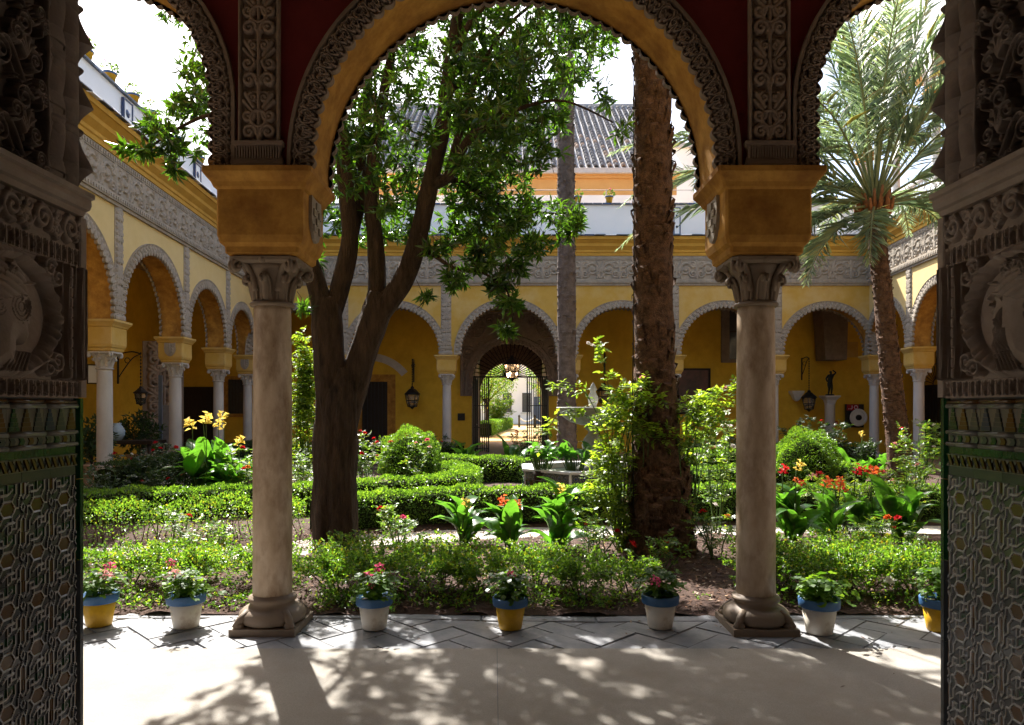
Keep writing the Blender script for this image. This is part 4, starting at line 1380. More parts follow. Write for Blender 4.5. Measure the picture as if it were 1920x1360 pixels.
def umbel_mesh(r, m, seed=2):
    rg = np.random.default_rng(seed); n = 34
    C = unit(rg.normal(size=(n, 3)) + [0, 0, .35]) * r * rg.uniform(.55, 1, (n, 1))
    v, f = leaf_arrays(C, rg.normal(size=(n, 3)), C, r * .55, r * .5, .1)
    return uniform_mesh('flower', v, f, m)


def canna_bloom_mesh(m, seed=3):
    rg = np.random.default_rng(seed); n = 16
    z = rg.uniform(0, .17, n)
    a = rg.uniform(0, 6.28, n)
    C = np.stack([np.cos(a) * .012, np.sin(a) * .012, z], 1)
    D = np.stack([np.cos(a), np.sin(a), rg.uniform(.1, .9, n)], 1)
    v, f = leaf_arrays(C, D, np.tile([0, 0, 1.], (n, 1)) + rg.normal(size=(n, 3)) * .4, rg.uniform(.06, .10, n), rg.uniform(.04, .06, n), .3, .2)
    return uniform_mesh('flower', v, f, m)


FL = {}
for c in ('red', 'pink', 'yellow', 'white', 'orange', 'rose'):
    FL['rose_' + c] = flower_mesh(.042, M['fl_' + c]); FL['umbel_' + c] = umbel_mesh(.042, M['fl_' + c]); FL['canna_' + c] = canna_bloom_mesh(M['fl_' + c])


def flower(kind, p, parent, s=1.0):
    return link('flower', FL[kind], parent, tuple(p), (random.uniform(-.5, .9), random.uniform(-.5, .5), random.uniform(0, 6)), s)


# ---- hedges
def polyline(pts, step=.05):
    pts = [np.asarray(p, float) for p in pts]
    sp = np.array([(v.x, v.y, v.z) for v in spline([(p[0], p[1], p[2] if len(p) > 2 else 0) for p in pts], 10)])
    dl = np.r_[0, np.cumsum(np.linalg.norm(np.diff(sp[:, :2], axis=0), axis=1))]
    return sp, dl


def hedge(label, pts, w, h, dens=2400, L=.03, W=.019, m='leaf_hedge', loose=.017, gap=0.0, group='clipped box hedges', base_z=.05, core=True, stems=0, cull=0):
    """pts: (x, y[, height factor])"""
    sp, dl = polyline([(p[0], p[1], p[2] if len(p) > 2 else 1.0) for p in pts])
    T = dl[-1]
    c0 = sp[len(sp) // 2]
    t = empty('hedge', (c0[0], c0[1], 0)); tag(t, label, 'hedge', group)
    per = w + 2 * h
    n = int(T * per * dens)
    s = rnd(0, T, n)
    x = np.interp(s, dl, sp[:, 0]); y = np.interp(s, dl, sp[:, 1]); hf = np.interp(s, dl, sp[:, 2])
    tx = np.interp(s + .05, dl, sp[:, 0]) - np.interp(s - .05, dl, sp[:, 0]); ty = np.interp(s + .05, dl, sp[:, 1]) - np.interp(s - .05, dl, sp[:, 1])
    tn = np.hypot(tx, ty) + 1e-9; tx /= tn; ty /= tn
    q = rnd(0, per, n)
    ph = rnd(0, 6, 6)
    bul = .025 * np.sin(s * 5.1 + ph[0]) + .02 * np.sin(s * 11 + ph[1]) + .018 * np.sin(s * 23 + q * 9 + ph[2])
    bul = bul * (loose / .03)
    left = q < h; right = q > h + w; top = ~(left | right)
    off = np.where(left, -w / 2, np.where(right, w / 2, q - h - w / 2))
    zz = np.where(left, q, np.where(right, q - h - w, h))
    depth = RNG.exponential(loose, n) - loose * .8
    sx = np.where(left, -1., np.where(right, 1., 0.)); sz = np.where(top, 1., 0.)
    # round the top edges a little
    offr = off + sx * (bul - depth); zr = zz + sz * (bul * 1.2 - depth)
    zr = zr * hf - np.where(top, .10 * np.abs(off / (w / 2)) ** 4 * h, 0)
    Pp = np.stack([x - ty * offr * -1 * -1, y + tx * offr * -1 * -1, base_z + np.maximum(zr, .01)], 1)
    Pp[:, 0] = x + ty * offr; Pp[:, 1] = y - tx * offr
    O = np.stack([ty * sx, -tx * sx, sz + .25], 1)
    keep = RNG.random(n) > gap * (1 - np.clip(zz / h, 0, 1)) if gap else np.ones(n, bool)
    D = unit(O * 1.0 + rand_unit(n) * .9)
    N = unit(O * .5 + rand_unit(n) * .7 + [0, 0, .5])
    lv = Leaves()
    lv.add(Pp[keep] - [c0[0], c0[1], 0], D[keep], N[keep], L * rnd(.7, 1.25, keep.sum()), W * rnd(.75, 1.2, keep.sum()), .2)
    # young shoots standing above the clipped top
    k = int(T * 14); s2 = rnd(0, T, k); X = np.interp(s2, dl, sp[:, 0]) + rnd(-w / 2, w / 2, k) * .9; Y = np.interp(s2, dl, sp[:, 1]) + rnd(-.02, .02, k); H = base_z + h * np.interp(s2, dl, sp[:, 2])
    for q2 in range(5):
        z = H + rnd(-.01, .02, k) + q2 * loose * .45 * rnd(.4, 1.3, k)
        lv.add(np.stack([X - c0[0], Y - c0[1], z], 1), rand_unit(k) + [0, 0, .5], rand_unit(k) + [0, 0, .6], L * .9, W * .9, .2)
    lv.build('foliage', M[m], t)
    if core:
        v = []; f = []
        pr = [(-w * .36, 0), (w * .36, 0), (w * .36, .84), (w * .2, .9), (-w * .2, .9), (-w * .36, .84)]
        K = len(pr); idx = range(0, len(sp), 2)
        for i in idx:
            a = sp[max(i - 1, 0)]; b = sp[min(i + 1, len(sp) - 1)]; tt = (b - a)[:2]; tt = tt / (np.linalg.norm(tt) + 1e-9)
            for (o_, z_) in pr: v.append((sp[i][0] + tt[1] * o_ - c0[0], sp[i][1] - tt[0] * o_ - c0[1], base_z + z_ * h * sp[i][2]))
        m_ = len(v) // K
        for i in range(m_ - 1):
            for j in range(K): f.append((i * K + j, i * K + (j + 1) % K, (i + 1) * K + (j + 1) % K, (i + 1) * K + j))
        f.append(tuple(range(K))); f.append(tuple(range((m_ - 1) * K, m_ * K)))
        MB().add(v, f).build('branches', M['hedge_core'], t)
    if stems:
        mb = MB()
        for k in range(int(T * stems)):
            s1 = random.uniform(0, T); X = float(np.interp(s1, dl, sp[:, 0])) - c0[0] + random.uniform(-w, w) * .3; Y = float(np.interp(s1, dl, sp[:, 1])) - c0[1] + random.uniform(-w, w) * .3
            p = Vector((X, Y, 0)); pts_ = [p]
            for q3 in range(3): p = p + Vector((random.uniform(-.05, .05), random.uniform(-.04, .04), h * .3)); pts_.append(p)
            mb.tube(pts_, [.008, .007, .005, .003], 5)
        mb.build('stems', M['twig'], t)['kind'] = 'stuff'
    return t


def box_shrub(label, x, y, r, h, n, m='leaf_box', L=.03, W=.02, group='leggy box shrubs along the front bed', stems=6, low=.35, zb=.04, kmul=6):
    """leggy little shrub: bare stems below, loose leaf clumps above"""
    t = empty('box_shrub', (x, y, zb)); tag(t, label, 'shrub', group)
    mb = MB(); tips = []
    for k in range(stems):
        a = random.uniform(0, 6.28); rr = r * random.uniform(.15, .9)
        p0 = Vector((math.cos(a) * .03, math.sin(a) * .03, -.04)); p2 = Vector((math.cos(a) * rr, math.sin(a) * rr, h * random.uniform(.55, .9)))
        p1 = p0.lerp(p2, .5) + Vector((random.uniform(-.04, .04), random.uniform(-.04, .04), .03))
        mb.tube(spline([p0, p1, p2], 4), lerp_list([.0085, .006, .0035], 4), 5)
        for q in range(5):
            b0 = p1.lerp(p2, random.uniform(0, .9)); b1 = b0 + Vector((random.uniform(-1, 1) * r * .45, random.uniform(-1, 1) * r * .45, random.uniform(.02, .3) * h))
            b1.z = min(b1.z, h); mb.tube([b0, b0.lerp(b1, .55) + Vector((0, 0, .012)), b1], [.0035, .0028, .0018], 4)
            for u in (.4, .7, 1.0): tips.append(b0.lerp(b1, u))
        tips.append(p2)
    mb.build('stems', M['twig'], t)['kind'] = 'stuff'
    tips = np.array([tuple(p) for p in tips])
    nc = max(8, n // kmul)
    a = rnd(0, 6.28, nc); rr = r * np.sqrt(RNG.random(nc)); zz = low * h + (h * (1 - low)) * RNG.random(nc) ** .7
    C = np.stack([np.cos(a) * rr, np.sin(a) * rr, zz], 1)
    pick = RNG.random(nc) < .55
    C[pick] = tips[RNG.integers(0, len(tips), pick.sum())] + RNG.normal(size=(pick.sum(), 3)) * .022
    O = unit(C - [0, 0, h * .35]); lv = Leaves()
    lv.clumps(C, kmul, .03, L, W, O, .3, .7)
    lv.build('foliage', M[m], t)
    return t


def rose_bush(label, x, y, h, r, canes, blooms, cat='rose bush', group='rose bushes', m='leaf_rose', L=.04, W=.028, zb=.05, dens=26, fkind='rose', name='rose_bush', lean=(0, 0), start=.25):
    t = empty(name, (x, y, zb)); tag(t, label, cat, group)
    mb = MB(); Pp = []; D = []; tips = []
    for k in range(canes):
        a = random.uniform(0, 6.28); rr = r * random.uniform(.3, 1.0); hh = h * random.uniform(.6, 1.0)
        p0 = Vector((math.cos(a) * .04, math.sin(a) * .04, -.05)); p3 = Vector((math.cos(a) * rr + lean[0], math.sin(a) * rr + lean[1], hh))
        p1 = p0.lerp(p3, .35) + Vector((random.uniform(-.05, .05), random.uniform(-.05, .05), .08 * hh)); p2 = p0.lerp(p3, .7) + Vector((random.uniform(-.06, .06), random.uniform(-.06, .06), .08 * hh))
        sp = spline([p0, p1, p2, p3], 5)
        mb.tube(sp, lerp_list([.008, .006, .0045, .0025], 5), 5)
        tips.append(p3)
        nl = int(dens * hh * (1 - start) + 2)
        for q in range(nl):
            u = random.uniform(start, 1.0) * (len(sp) - 1); i = min(int(u), len(sp) - 2); p = sp[i].lerp(sp[i + 1], u - i)
            dd = Vector((random.gauss(0, 1), random.gauss(0, 1), random.uniform(-.2, .7))).normalized()
            for e in range(random.choice((1, 1, 2, 3))):
                Pp.append(tuple(p + dd * e * .05)); D.append((dd.x + random.gauss(0, .5), dd.y + random.gauss(0, .5), dd.z + random.gauss(0, .3)))
    mb.build('canes', M['stalk'], t)['kind'] = 'stuff'
    n = len(Pp); lv = Leaves()
    lv.pinnate(np.array(Pp), np.array(D), rand_unit(n) * .5 + [0, 0, 1.0], L, W)
    lv.build('foliage', M[m], t)
    for k, c in enumerate(blooms):
        p = tips[k % len(tips)] if k < len(tips) else Vector(Pp[random.randrange(n)]) + Vector((0, 0, .05))
        flower(fkind + '_' + c, p + Vector((random.uniform(-.02, .02), random.uniform(-.02, .02), .015)), t, random.uniform(.8, 1.25))
    return t


# ---- cannas: every leaf is a part
def canna_leaf(seed):
    rg = random.Random(seed); V = []; Fc = []
    nl = 8; Ln = 1.0; curl = rg.uniform(.25, .75); wav = rg.uniform(.02, .05)
    for i in range(nl + 1):
        u = i / nl
        w = .19 * math.sin(math.pi * min(1, (u * .93 + .07)) ** .8) ** .8 if u < 1 else .004
        if u < .12: w *= .45
        a = curl * u * u
        z = u * math.cos(a); x = u * math.sin(a)
        for j, s in enumerate((-1, -.5, 0, .5, 1)):
            V.append((s * w, x - abs(s) * w * .38 + wav * math.sin(u * 9 + s * 2), z))
    for i in range(nl):
        for j in range(4):
            a = i * 5 + j; Fc.append((a, a + 1, a + 6, a + 5))
    return uniform_mesh('leaf', V, Fc, M['leaf_canna'], None, True)


CLEAF = [canna_leaf(k) for k in range(6)]


def canna(label, x, y, h, n, blooms, group='cannas', spread=.22, zb=.06, leafL=.42, bloom_h=None, bloom_s=.75):
    t = empty('canna', (x, y, zb)); tag(t, label, 'canna', group)
    stalks = max(3, n // 5); mb = MB(); tops = []
    for k in range(stalks):
        a = k * 2.4; rr = spread * (.3 + .7 * (k / stalks)); p0 = Vector((math.cos(a) * rr * .5, math.sin(a) * rr * .5, -.05)); p1 = Vector((math.cos(a) * rr, math.sin(a) * rr, h * random.uniform(.55, .75)))
        mb.tube([p0, p0.lerp(p1, .5), p1], [.013, .011, .008], 6); tops.append((p0, p1, a))
    mb.build('stalks', M['stalk'], t)
    for k in range(n):
        p0, p1, a0 = tops[k % stalks]
        u = random.uniform(.05, .95); p = p0.lerp(p1, u)
        a = a0 + random.uniform(-1.6, 1.6) if k % 3 else random.uniform(0, 6.28)
        tilt = random.uniform(.12, .75) * (1.2 - .6 * u)
        o = link('leaf', CLEAF[k % 6], t, tuple(p), None, leafL * random.uniform(.8, 1.3) * (1.0 if u < .7 else .85))
        o.rotation_euler = (-tilt, random.uniform(-.3, .3), a); o.rotation_mode = 'XYZ'
    bh = bloom_h or h * 1.05
    for k, c in enumerate(blooms):
        p0, p1, a = tops[k % stalks]
        p = Vector((p1.x * 1.1 + random.uniform(-.05, .05), p1.y * 1.1, bh * random.uniform(.86, 1.0)))
        s_ = MB().tube([p1 * .98, p1.lerp(p, .6), p], [.007, .006, .004], 5).build('flower_stalk', M['stalk'], t)
        flower('canna_' + c, p - Vector((0, 0, .10)), t, random.uniform(.85, 1.2) * bloom_s)
    return t


# ================================================================== the big broadleaf tree
def branch(mb, pts, n=6, sides=12, flute=.06, seed=0, scl=.90):
    P3 = [P(px, py, y) for px, py, y, r in pts]
    sp = spline(P3, n); rr = lerp_list([p[3] * scl for p in pts], n)
    ph = seed * 1.7

    def wob(a, i, p): return 1 - .07 * abs(math.sin(3.5 * a + .8 * math.sin(p.z * 1.1 + ph))) ** 8 + .018 * math.sin(23 * a + 3 * math.sin(p.z * 2.3)) + .012 * math.sin(p.z * 27 + 5 * math.sin(a * 3)) + flute * (math.sin(3 * a + ph + p.z * .9) + .6 * math.sin(5 * a - p.z * 1.7 + ph) + .5 * math.sin(9 * a + p.z * 4 + ph)) + .03 * math.sin(p.z * 9 + a * 2)
    mb.tube(sp, rr, sides, 0, True, wob)
    return sp


tree = empty('broadleaf_tree', (-2.0, 8.1, 0))
tag(tree, 'big evergreen tree with a dark forked multi-stemmed trunk filling the central arch', 'tree')
TW = Vector((2.0, -8.1, 0))


def tbuild(mb, name, m):
    for i, v in enumerate(mb.v): mb.v[i] = (v[0] + TW.x, v[1] + TW.y, v[2])
    return mb.build(name, M[m], tree)


mb = MB()
branch(mb, [(630, 1085, 8.1, .42), (630, 1050, 8.1, .34), (630, 1015, 8.1, .295), (630, 900, 8.1, .265), (633, 800, 8.1, .268), (637, 740, 8.1, .27), (642, 690, 8.1, .18)], 14, 64, .06, 1)
branch(mb, [(626, 800, 8.05, .16), (618, 690, 8.05, .20), (613, 610, 8.05, .195), (608, 560, 8.05, .16)], 6, 24, .05, 2)
branch(mb, [(645, 800, 8.15, .16), (668, 700, 8.12, .185), (688, 640, 8.12, .175), (706, 585, 8.12, .185), (712, 550, 8.12, .15)], 6, 24, .05, 3)
tbuild(mb, 'trunk', 'bark')
LIMBS = {}
mb = MB()
LIMBS['a'] = branch(mb, [(612, 600, 8.05, .15), (590, 520, 8.0, .125), (573, 465, 7.95, .10), (558, 415, 7.9, .045), (524, 320, 7.6, .026), (460, 245, 7.1, .022), (402, 216, 6.7, .021), (340, 238, 6.6, .016), (275, 280, 6.5, .009)], 5, 12, .05, 4)
LIMBS['b'] = branch(mb, [(616, 600, 8.1, .14), (640, 530, 8.1, .125), (655, 450, 8.1, .11), (650, 370, 8.1, .105), (641, 280, 8.1, .10), (632, 190, 8.15, .085), (628, 80, 8.2, .07), (640, -60, 8.3, .05), (620, -200, 8.3, .03)], 5, 12, .05, 5)
LIMBS['c'] = branch(mb, [(655, 460, 8.15, .09), (672, 380, 8.3, .085), (678, 280, 8.4, .07), (690, 160, 8.6, .06), (700, 40, 8.8, .05), (690, -100, 9, .03)], 5, 10, .05, 6)
LIMBS['d'] = branch(mb, [(704, 590, 8.15, .13), (708, 510, 8.15, .11), (704, 440, 8.15, .105), (697, 380, 8.2, .10), (700, 300, 8.3, .085), (716, 200, 8.4, .07), (735, 90, 8.4, .05), (760, -50, 8.5, .035)], 5, 12, .05, 7)
LIMBS['e'] = branch(mb, [(712, 585, 8.1, .15), (752, 535, 8.08, .135), (775, 480, 8.05, .12), (795, 400, 8.0, .112), (812, 320, 7.95, .105), (828, 250, 7.9, .098), (838, 170, 7.9, .088), (850, 80, 7.9, .078), (866, -20, 7.9, .065), (880, -160, 7.9, .05), (890, -320, 8.0, .03)], 5, 14, .05, 8)
LIMBS['f'] = branch(mb, [(806, 348, 7.95, .07), (838, 335, 7.85, .065), (856, 300, 7.8, .06), (884, 256, 7.7, .05), (925, 232, 7.6, .035), (985, 200, 7.5, .024), (1060, 190, 7.4, .014), (1150, 230, 7.35, .008)], 5, 10, .05, 9)
LIMBS['g'] = branch(mb, [(838, 330, 7.85, .045), (858, 260, 7.85, .045), (875, 210, 7.9, .04), (905, 120, 7.9, .03), (960, 40, 7.9, .022), (1040, -20, 7.9, .015)], 5, 8, .04, 10)
LIMBS['h'] = branch(mb, [(842, 150, 7.9, .05), (872, 60, 7.8, .04), (900, 20, 7.75, .035), (960, -40, 7.7, .025), (1060, -90, 7.6, .015)], 5, 8, .04, 11)
LIMBS['i'] = branch(mb, [(784, 462, 8.0, .035), (815, 480, 7.8, .028), (850, 502, 7.65, .022), (905, 512, 7.5, .016), (950, 545, 7.4, .011), (962, 600, 7.35, .007)], 5, 8, .04, 12)
LIMBS['j'] = branch(mb, [(812, 330, 7.95, .05), (870, 345, 8.4, .045), (950, 390, 8.7, .03), (1030, 400, 8.9, .018), (1095, 405, 9.0, .009)], 5, 8, .04, 13)
LIMBS['k'] = branch(mb, [(838, 170, 7.95, .05), (900, 140, 8.6, .04), (990, 110, 9.1, .03), (1090, 90, 9.4, .018), (1160, 110, 9.5, .01)], 5, 8, .04, 14)
tbuild(mb, 'limbs', 'bark')


def crown_leaves(blobs, kk=9, L=.135, W=.033, seed=5, fac=.74):
    """blobs: (px, py, depth, radius x, y, z in metres, clusters)"""
    lv = Leaves(); tw = MB()
    for (px, py, y, rx, ry, rz, n) in blobs:
        n = max(4, int(n * fac * (.55 if y < 7.65 and fac < 1 else 1)))
        c = np.array(tuple(P(px, py, y))) + np.array(tuple(TW))
        u = rand_unit(n) * (RNG.random((n, 1)) ** .45)
        C = c + u * [rx, ry, rz]
        O = unit(u * [1, 1, .7] + RNG.normal(size=(n, 3)) * .45 + [0, 0, -.12])
        # rosettes: leaves round a twig tip
        Cr = np.repeat(C, kk, 0); Or = np.repeat(O, kk, 0); N_ = len(Cr)
        pr_ = rand_unit(N_); pr_ = unit(pr_ - Or * (pr_ * Or).sum(1, keepdims=True)); D = unit(Or * rnd(-.1, 1.0, N_)[:, None] + pr_ + rand_unit(N_) * .18 + [0, 0, -.08])
        lv.add(Cr - Or * .05 * RNG.random((N_, 1)), D, unit(Or + rand_unit(N_) * .35 + [0, 0, .2]), L * rnd(.65, 1.2, N_), W * rnd(.75, 1.2, N_), .18, .12)
        for i in range(0, n, 3):
            a = C[i]; b = a - O[i] * .22 + [0, 0, .03]
            tw.tube([tuple(b), tuple(a)], [.004, .002], 4, cap=False)
    return lv, tw


blobs = [(700, 60, 8.6, .75, .8, .6, 190), (640, 160, 8.2, .5, .6, .8, 150), (655, 300, 8.5, .38, .5, .65, 105), (600, 380, 8.6, .3, .4, .5, 32), (720, 250, 8.5, .45, .5, .6, 85),
         (740, 395, 8.7, .36, .4, .42, 75), (690, 420, 8.6, .35, .4, .35, 45), (850, 20, 8.2, .7, .9, .55, 210), (960, 60, 8.0, .75, .9, .6, 230), (900, 150, 8.2, .6, .8, .55, 190), (880, 235, 8.3, .55, .6, .4, 130),
         (985, 170, 7.9, .6, .7, .5, 180), (1060, 20, 8.0, .5, .6, .4, 110), (1095, 110, 8.2, .28, .5, .3, 48), (1130, 70, 8.6, .25, .4, .25, 40), (1135, 190, 7.6, .2, .3, .25, 26), (1165, 245, 7.4, .10, .2, .12, 9), (950, 250, 8.2, .5, .6, .4, 120), (1030, 215, 8.1, .28, .5, .24, 30),
         (930, 330, 8.5, .5, .5, .32, 110), (870, 330, 8.5, .45, .5, .35, 85), (780, 330, 8.6, .35, .4, .4, 60), (900, 400, 8.6, .55, .5, .28, 110), (980, 400, 8.4, .5, .4, .24, 75), (1060, 400, 8.6, .28, .3, .2, 32), (850, 440, 8.4, .38, .4, .2, 55),
         (930, 455, 8.2, .38, .3, .2, 50), (770, 130, 8.6, .35, .5, .4, 62), (620, 420, 8.6, .25, .3, .3, 24), (585, 500, 8.2, .12, .2, .16, 10), (565, 580, 7.9, .10, .1, .06, 7), (770, 440, 8.3, .2, .2, .25, 22),
         (650, 120, 7.4, .4, .3, .45, 75), (690, 210, 7.4, .35, .3, .35, 60), (640, 260, 7.4, .22, .25, .35, 42), (735, 60, 7.3, .4, .3, .35, 70), (700, 320, 7.5, .3, .25, .25, 40), (750, 190, 7.4, .35, .25, .35, 55), (790, 250, 7.3, .2, .2, .3, 28), (860, 120, 7.2, .35, .25, .35, 70), (930, 230, 7.1, .4, .25, .22, 75), (850, 200, 7.2, .3, .25, .25, 48), (900, 300, 7.3, .4, .25, .2, 60), (1010, 300, 7.6, .35, .3, .22, 50), (990, 120, 7.2, .4, .3, .35, 70), (720, 380, 7.5, .2, .2, .2, 24), (640, 350, 7.6, .18, .2, .22, 22),
         # above the frame: the part of the crown that throws the dappled shade
         (620, -180, 8.0, 1.0, .9, .8, 200), (780, -160, 8.0, 1.1, .95, .8, 240), (930, -140, 7.9, 1.0, .95, .7, 230), (1060, -150, 7.9, .85, .9, .6, 160), (860, -420, 7.9, 1.2, 1.0, .9, 220), (700, -400, 8.0, 1.1, 1.0, .9, 190), (1040, -330, 7.9, .9, 1.0, .7, 120),
         (545, 260, 8.0, .36, .6, .5, 120), (515, 110, 8.0, .45, .6, .6, 140), (555, -60, 8.0, .6, .7, .6, 160), (470, 0, 7.9, .3, .5, .4, 60), (700, -60, 7.9, .7, .5, .4, 90), (900, -60, 7.8, .8, .5, .4, 110)]  # extra clusters, mostly hidden behind the left pier, added to shade the floor
lv, tw = crown_leaves(blobs)
lv.build('crown', M['leaf_tree'], tree); o = tw.build('twigs', M['twig'], tree, fix=False); o['kind'] = 'stuff'
# leafy branches that reach out of the crown
for nm, bl in (('left_bough', [(405, 60, 7.4, .16, .25, .40, 60), (372, 110, 7.1, .2, .25, .3, 40), (395, 180, 7.3, .25, .3, .30, 66), (345, 195, 6.8, .24, .25, .16, 44), (300, 240, 6.6, .21, .2, .13, 40), (255, 285, 6.5, .21, .15, .07, 28), (335, 275, 6.6, .19, .2, .12, 30), (330, 318, 6.6, .07, .1, .07, 12), (390, 255, 7.4, .15, .2, .14, 26), (310, 20, 7.2, .12, .2, .06, 8), (350, 40, 7.2, .15, .2, .14, 20), (425, 300, 7.6, .1, .15, .2, 18), (470, 330, 7.8, .2, .25, .3, 40), (480, 120, 7.6, .3, .3, .5, 60), (500, 420, 8.2, .2, .3, .3, 30)]),
               ('hanging_bough', [(815, 470, 7.8, .14, .2, .1, 16), (850, 520, 7.6, .17, .2, .14, 22), (905, 485, 7.55, .22, .2, .16, 34), (935, 535, 7.45, .16, .15, .14, 26), (955, 570, 7.38, .12, .12, .1, 16), (950, 618, 7.35, .09, .1, .07, 12), (800, 560, 7.7, .08, .1, .05, 6), (1000, 460, 7.6, .2, .2, .14, 24), (965, 500, 7.5, .18, .15, .12, 20), (1060, 440, 7.7, .16, .2, .1, 14), (960, 420, 7.6, .25, .2, .12, 24), (1085, 420, 7.7, .08, .1, .06, 7)])):
    lv, tw = crown_leaves(bl, 9, .125, .034, 5, 1.0 if nm == 'hanging_bough' else .999)
    b = lv.build(nm, M['leaf_tree'], tree); o = tw.build('twigs', M['twig'], b, fix=False); o['kind'] = 'stuff'

# ================================================================== palms
def frond_mesh(base, az, el, length, pairs, lw, ll, bend, rg, twist=0.0):
    """one palm frond as rib plus leaflets; returns mesh in coordinates relative to the crown"""
    n = 16; pts = []; p = Vector(base); e = el
    hd = Vector((math.cos(az), math.sin(az), 0))
    for i in range(n + 1):
        pts.append(p.copy())
        dirv = hd * math.cos(e) + Vector((0, 0, math.sin(e)))
        p = p + dirv * (length / n); e -= bend * (i / n) ** 1.3 / n * 2.0
    mb = MB().tube(pts, [.022 * (1 - .88 * (i / n)) + .003 for i in range(n + 1)], 5)
    A = np.array([tuple(q) for q in pts])
    k = pairs; u = np.linspace(.25, .995, k) * n
    i = np.minimum(u.astype(int), n - 1); fr = (u - i)[:, None]
    C = A[i] * (1 - fr) + A[i + 1] * fr; T = unit(A[i + 1] - A[i])
    side0 = np.array([-math.sin(az), math.cos(az), 0.0]); Nn = unit(np.cross(T, side0)) * -1
    Nn = np.where(Nn[:, 2:3] < 0, -Nn, Nn)
    V = []; Fc = []; n0 = 0
    uu = u / n
    Ls = ll * np.clip(np.sin(math.pi * (uu * .80 + .14)), .22, 1)
    for sgn in (-1, 1):
        S = side0[None, :] * sgn
        D = T * (.62 + .5 * uu[:, None]) + S * .85 + Nn * (.22 + twist) + rg.normal(size=(k, 3)) * .17 + np.array([0, 0, -.14])
        v, f = leaf_arrays(C, D, Nn + rg.normal(size=(k, 3)) * .45, Ls * rg.uniform(.7, 1.15, k), lw * rg.uniform(.7, 1.3, k), .12, rg.uniform(.0, .3, (k, 1)))
        V.append(v); Fc.append(f + n0); n0 += len(v)
    V = np.concatenate(V); Fc = np.concatenate(Fc)
    b = len(mb.v); vv = np.concatenate([np.array(mb.v), V])
    loops = []; starts = []; tot = []; mi = []
    for f in mb.f: starts.append(len(loops)); loops.extend(f); tot.append(len(f)); mi.append(0)
    s0 = len(loops)
    loops = np.concatenate([np.array(loops), (Fc + b).ravel()]); starts = np.concatenate([np.array(starts), s0 + np.arange(len(Fc)) * 3]); tot = np.concatenate([np.array(tot), np.full(len(Fc), 3)])
    mi = np.concatenate([np.array(mi), np.ones(len(Fc), int)])
    return raw_mesh('frond', vv, loops, starts, tot, [M['frond_rib'], M['leaf_palm']], mi, False)


def palm_trunk(mb, pts, radii, rows, per, boot, mat_=0, boot_mat=0, seed=0, tilt=.5):
    sp = spline(pts, 8); rr = lerp_list(radii, 8)
    mb.tube(sp, rr, 20, mat_, True, lambda a, i, p: 1 + .05 * math.sin(a * 5 + p.z * 7) + .03 * math.sin(p.z * 31 + a * 2))
    bo = MB(); rg = random.Random(seed)
    L = len(sp) - 1
    for r in range(rows):
        u = (r + .5) / rows * L; i = min(int(u), L - 1); c = sp[i].lerp(sp[i + 1], u - i); R = rr[i] * (1 - (u - i)) + rr[i + 1] * (u - i)
        ax = (sp[i + 1] - sp[i]).normalized()
        for k in range(per):
            if rg.random() < .22: continue
            a = (k + .5 * (r % 2)) * 2 * math.pi / per + rg.uniform(-.16, .16); jz = rg.uniform(-.35, .35) * boot
            e = Vector((math.cos(a), math.sin(a), 0)); s = Vector((-math.sin(a), math.cos(a), 0))
            w = math.pi * R / per * rg.uniform(.55, 1.1); h = boot * rg.uniform(.6, 1.4); d = boot * .24 * rg.uniform(.2, 1.5)
            b = c + e * R * .97 + ax * jz
            v = [b - s * w - ax * h * .4, b + s * w - ax * h * .4, b + s * w * .75 + e * d + ax * h * .35, b - s * w * .75 + e * d + ax * h * .35, b + s * w * .6 + ax * h * .5, b - s * w * .6 + ax * h * .5, b + e * d * 1.2 + ax * h * .2 - ax * h * .5 * 0]
            bo.add(v, [(0, 1, 6), (1, 2, 6), (2, 3, 6), (3, 0, 6), (3, 2, 4, 5)], boot_mat)
    return bo


# the thick rough trunk in the right half of the central arch
bp = empty('rough_palm', (1.56, 7.75, 0))
tag(bp, 'thick rough-barked palm trunk rising in the right half of the central arch', 'palm tree')
mb = MB()
pts = [P(1236, 1075, 7.75), P(1236, 1035, 7.75), P(1236, 960, 7.75), P(1236, 900, 7.75), P(1233, 850, 7.75), P(1228, 700, 7.75), P(1225, 500, 7.75), P(1224, 300, 7.75), P(1223, 100, 7.75), P(1221, -150, 7.75), P(1219, -420, 7.75)]
rel_ = [p - Vector((1.56, 7.75, 0)) for p in pts]
bo = palm_trunk(mb, rel_, [.42, .375, .335, .31, .25, .215, .205, .20, .195, .19, .18], 92, 11, .15, 0, 0, 4)
mb.build('trunk', M['palmtrunk'], bp)
o = bo.build('leaf_bases', M['palmtrunk'], bp, fix=False); o['kind'] = 'stuff'
# root fringe at the foot
rf = MB()
for k in range(420):
    a = random.uniform(0, 6.28); z = random.uniform(.1, 1.05); R = np.interp(z, [0, .15, .5, .9, 1.1], [.42, .39, .345, .30, .26])
    p = Vector((math.cos(a) * R, math.sin(a) * R, z)); q = p + Vector((math.cos(a) * .05, math.sin(a) * .05, -.11)) + Vector((random.uniform(-.03, .03), random.uniform(-.03, .03), random.uniform(-.04, .02)))
    rf.tube([p, p.lerp(q, .5) + Vector((math.cos(a), math.sin(a), 0)) * .02, q], [.006, .005, .003], 3, cap=False)
o = rf.build('root_fringe', M['palmtrunk'], bp, fix=False); o['kind'] = 'stuff'
rg = np.random.default_rng(8)
top = rel_[-1]
for k in range(22):
    el = math.radians(80 - k * 5.2); link('frond', frond_mesh((top.x, top.y, top.z), k * 2.4, el, 2.9, 48, .035, .5, 1.5, rg), bp)

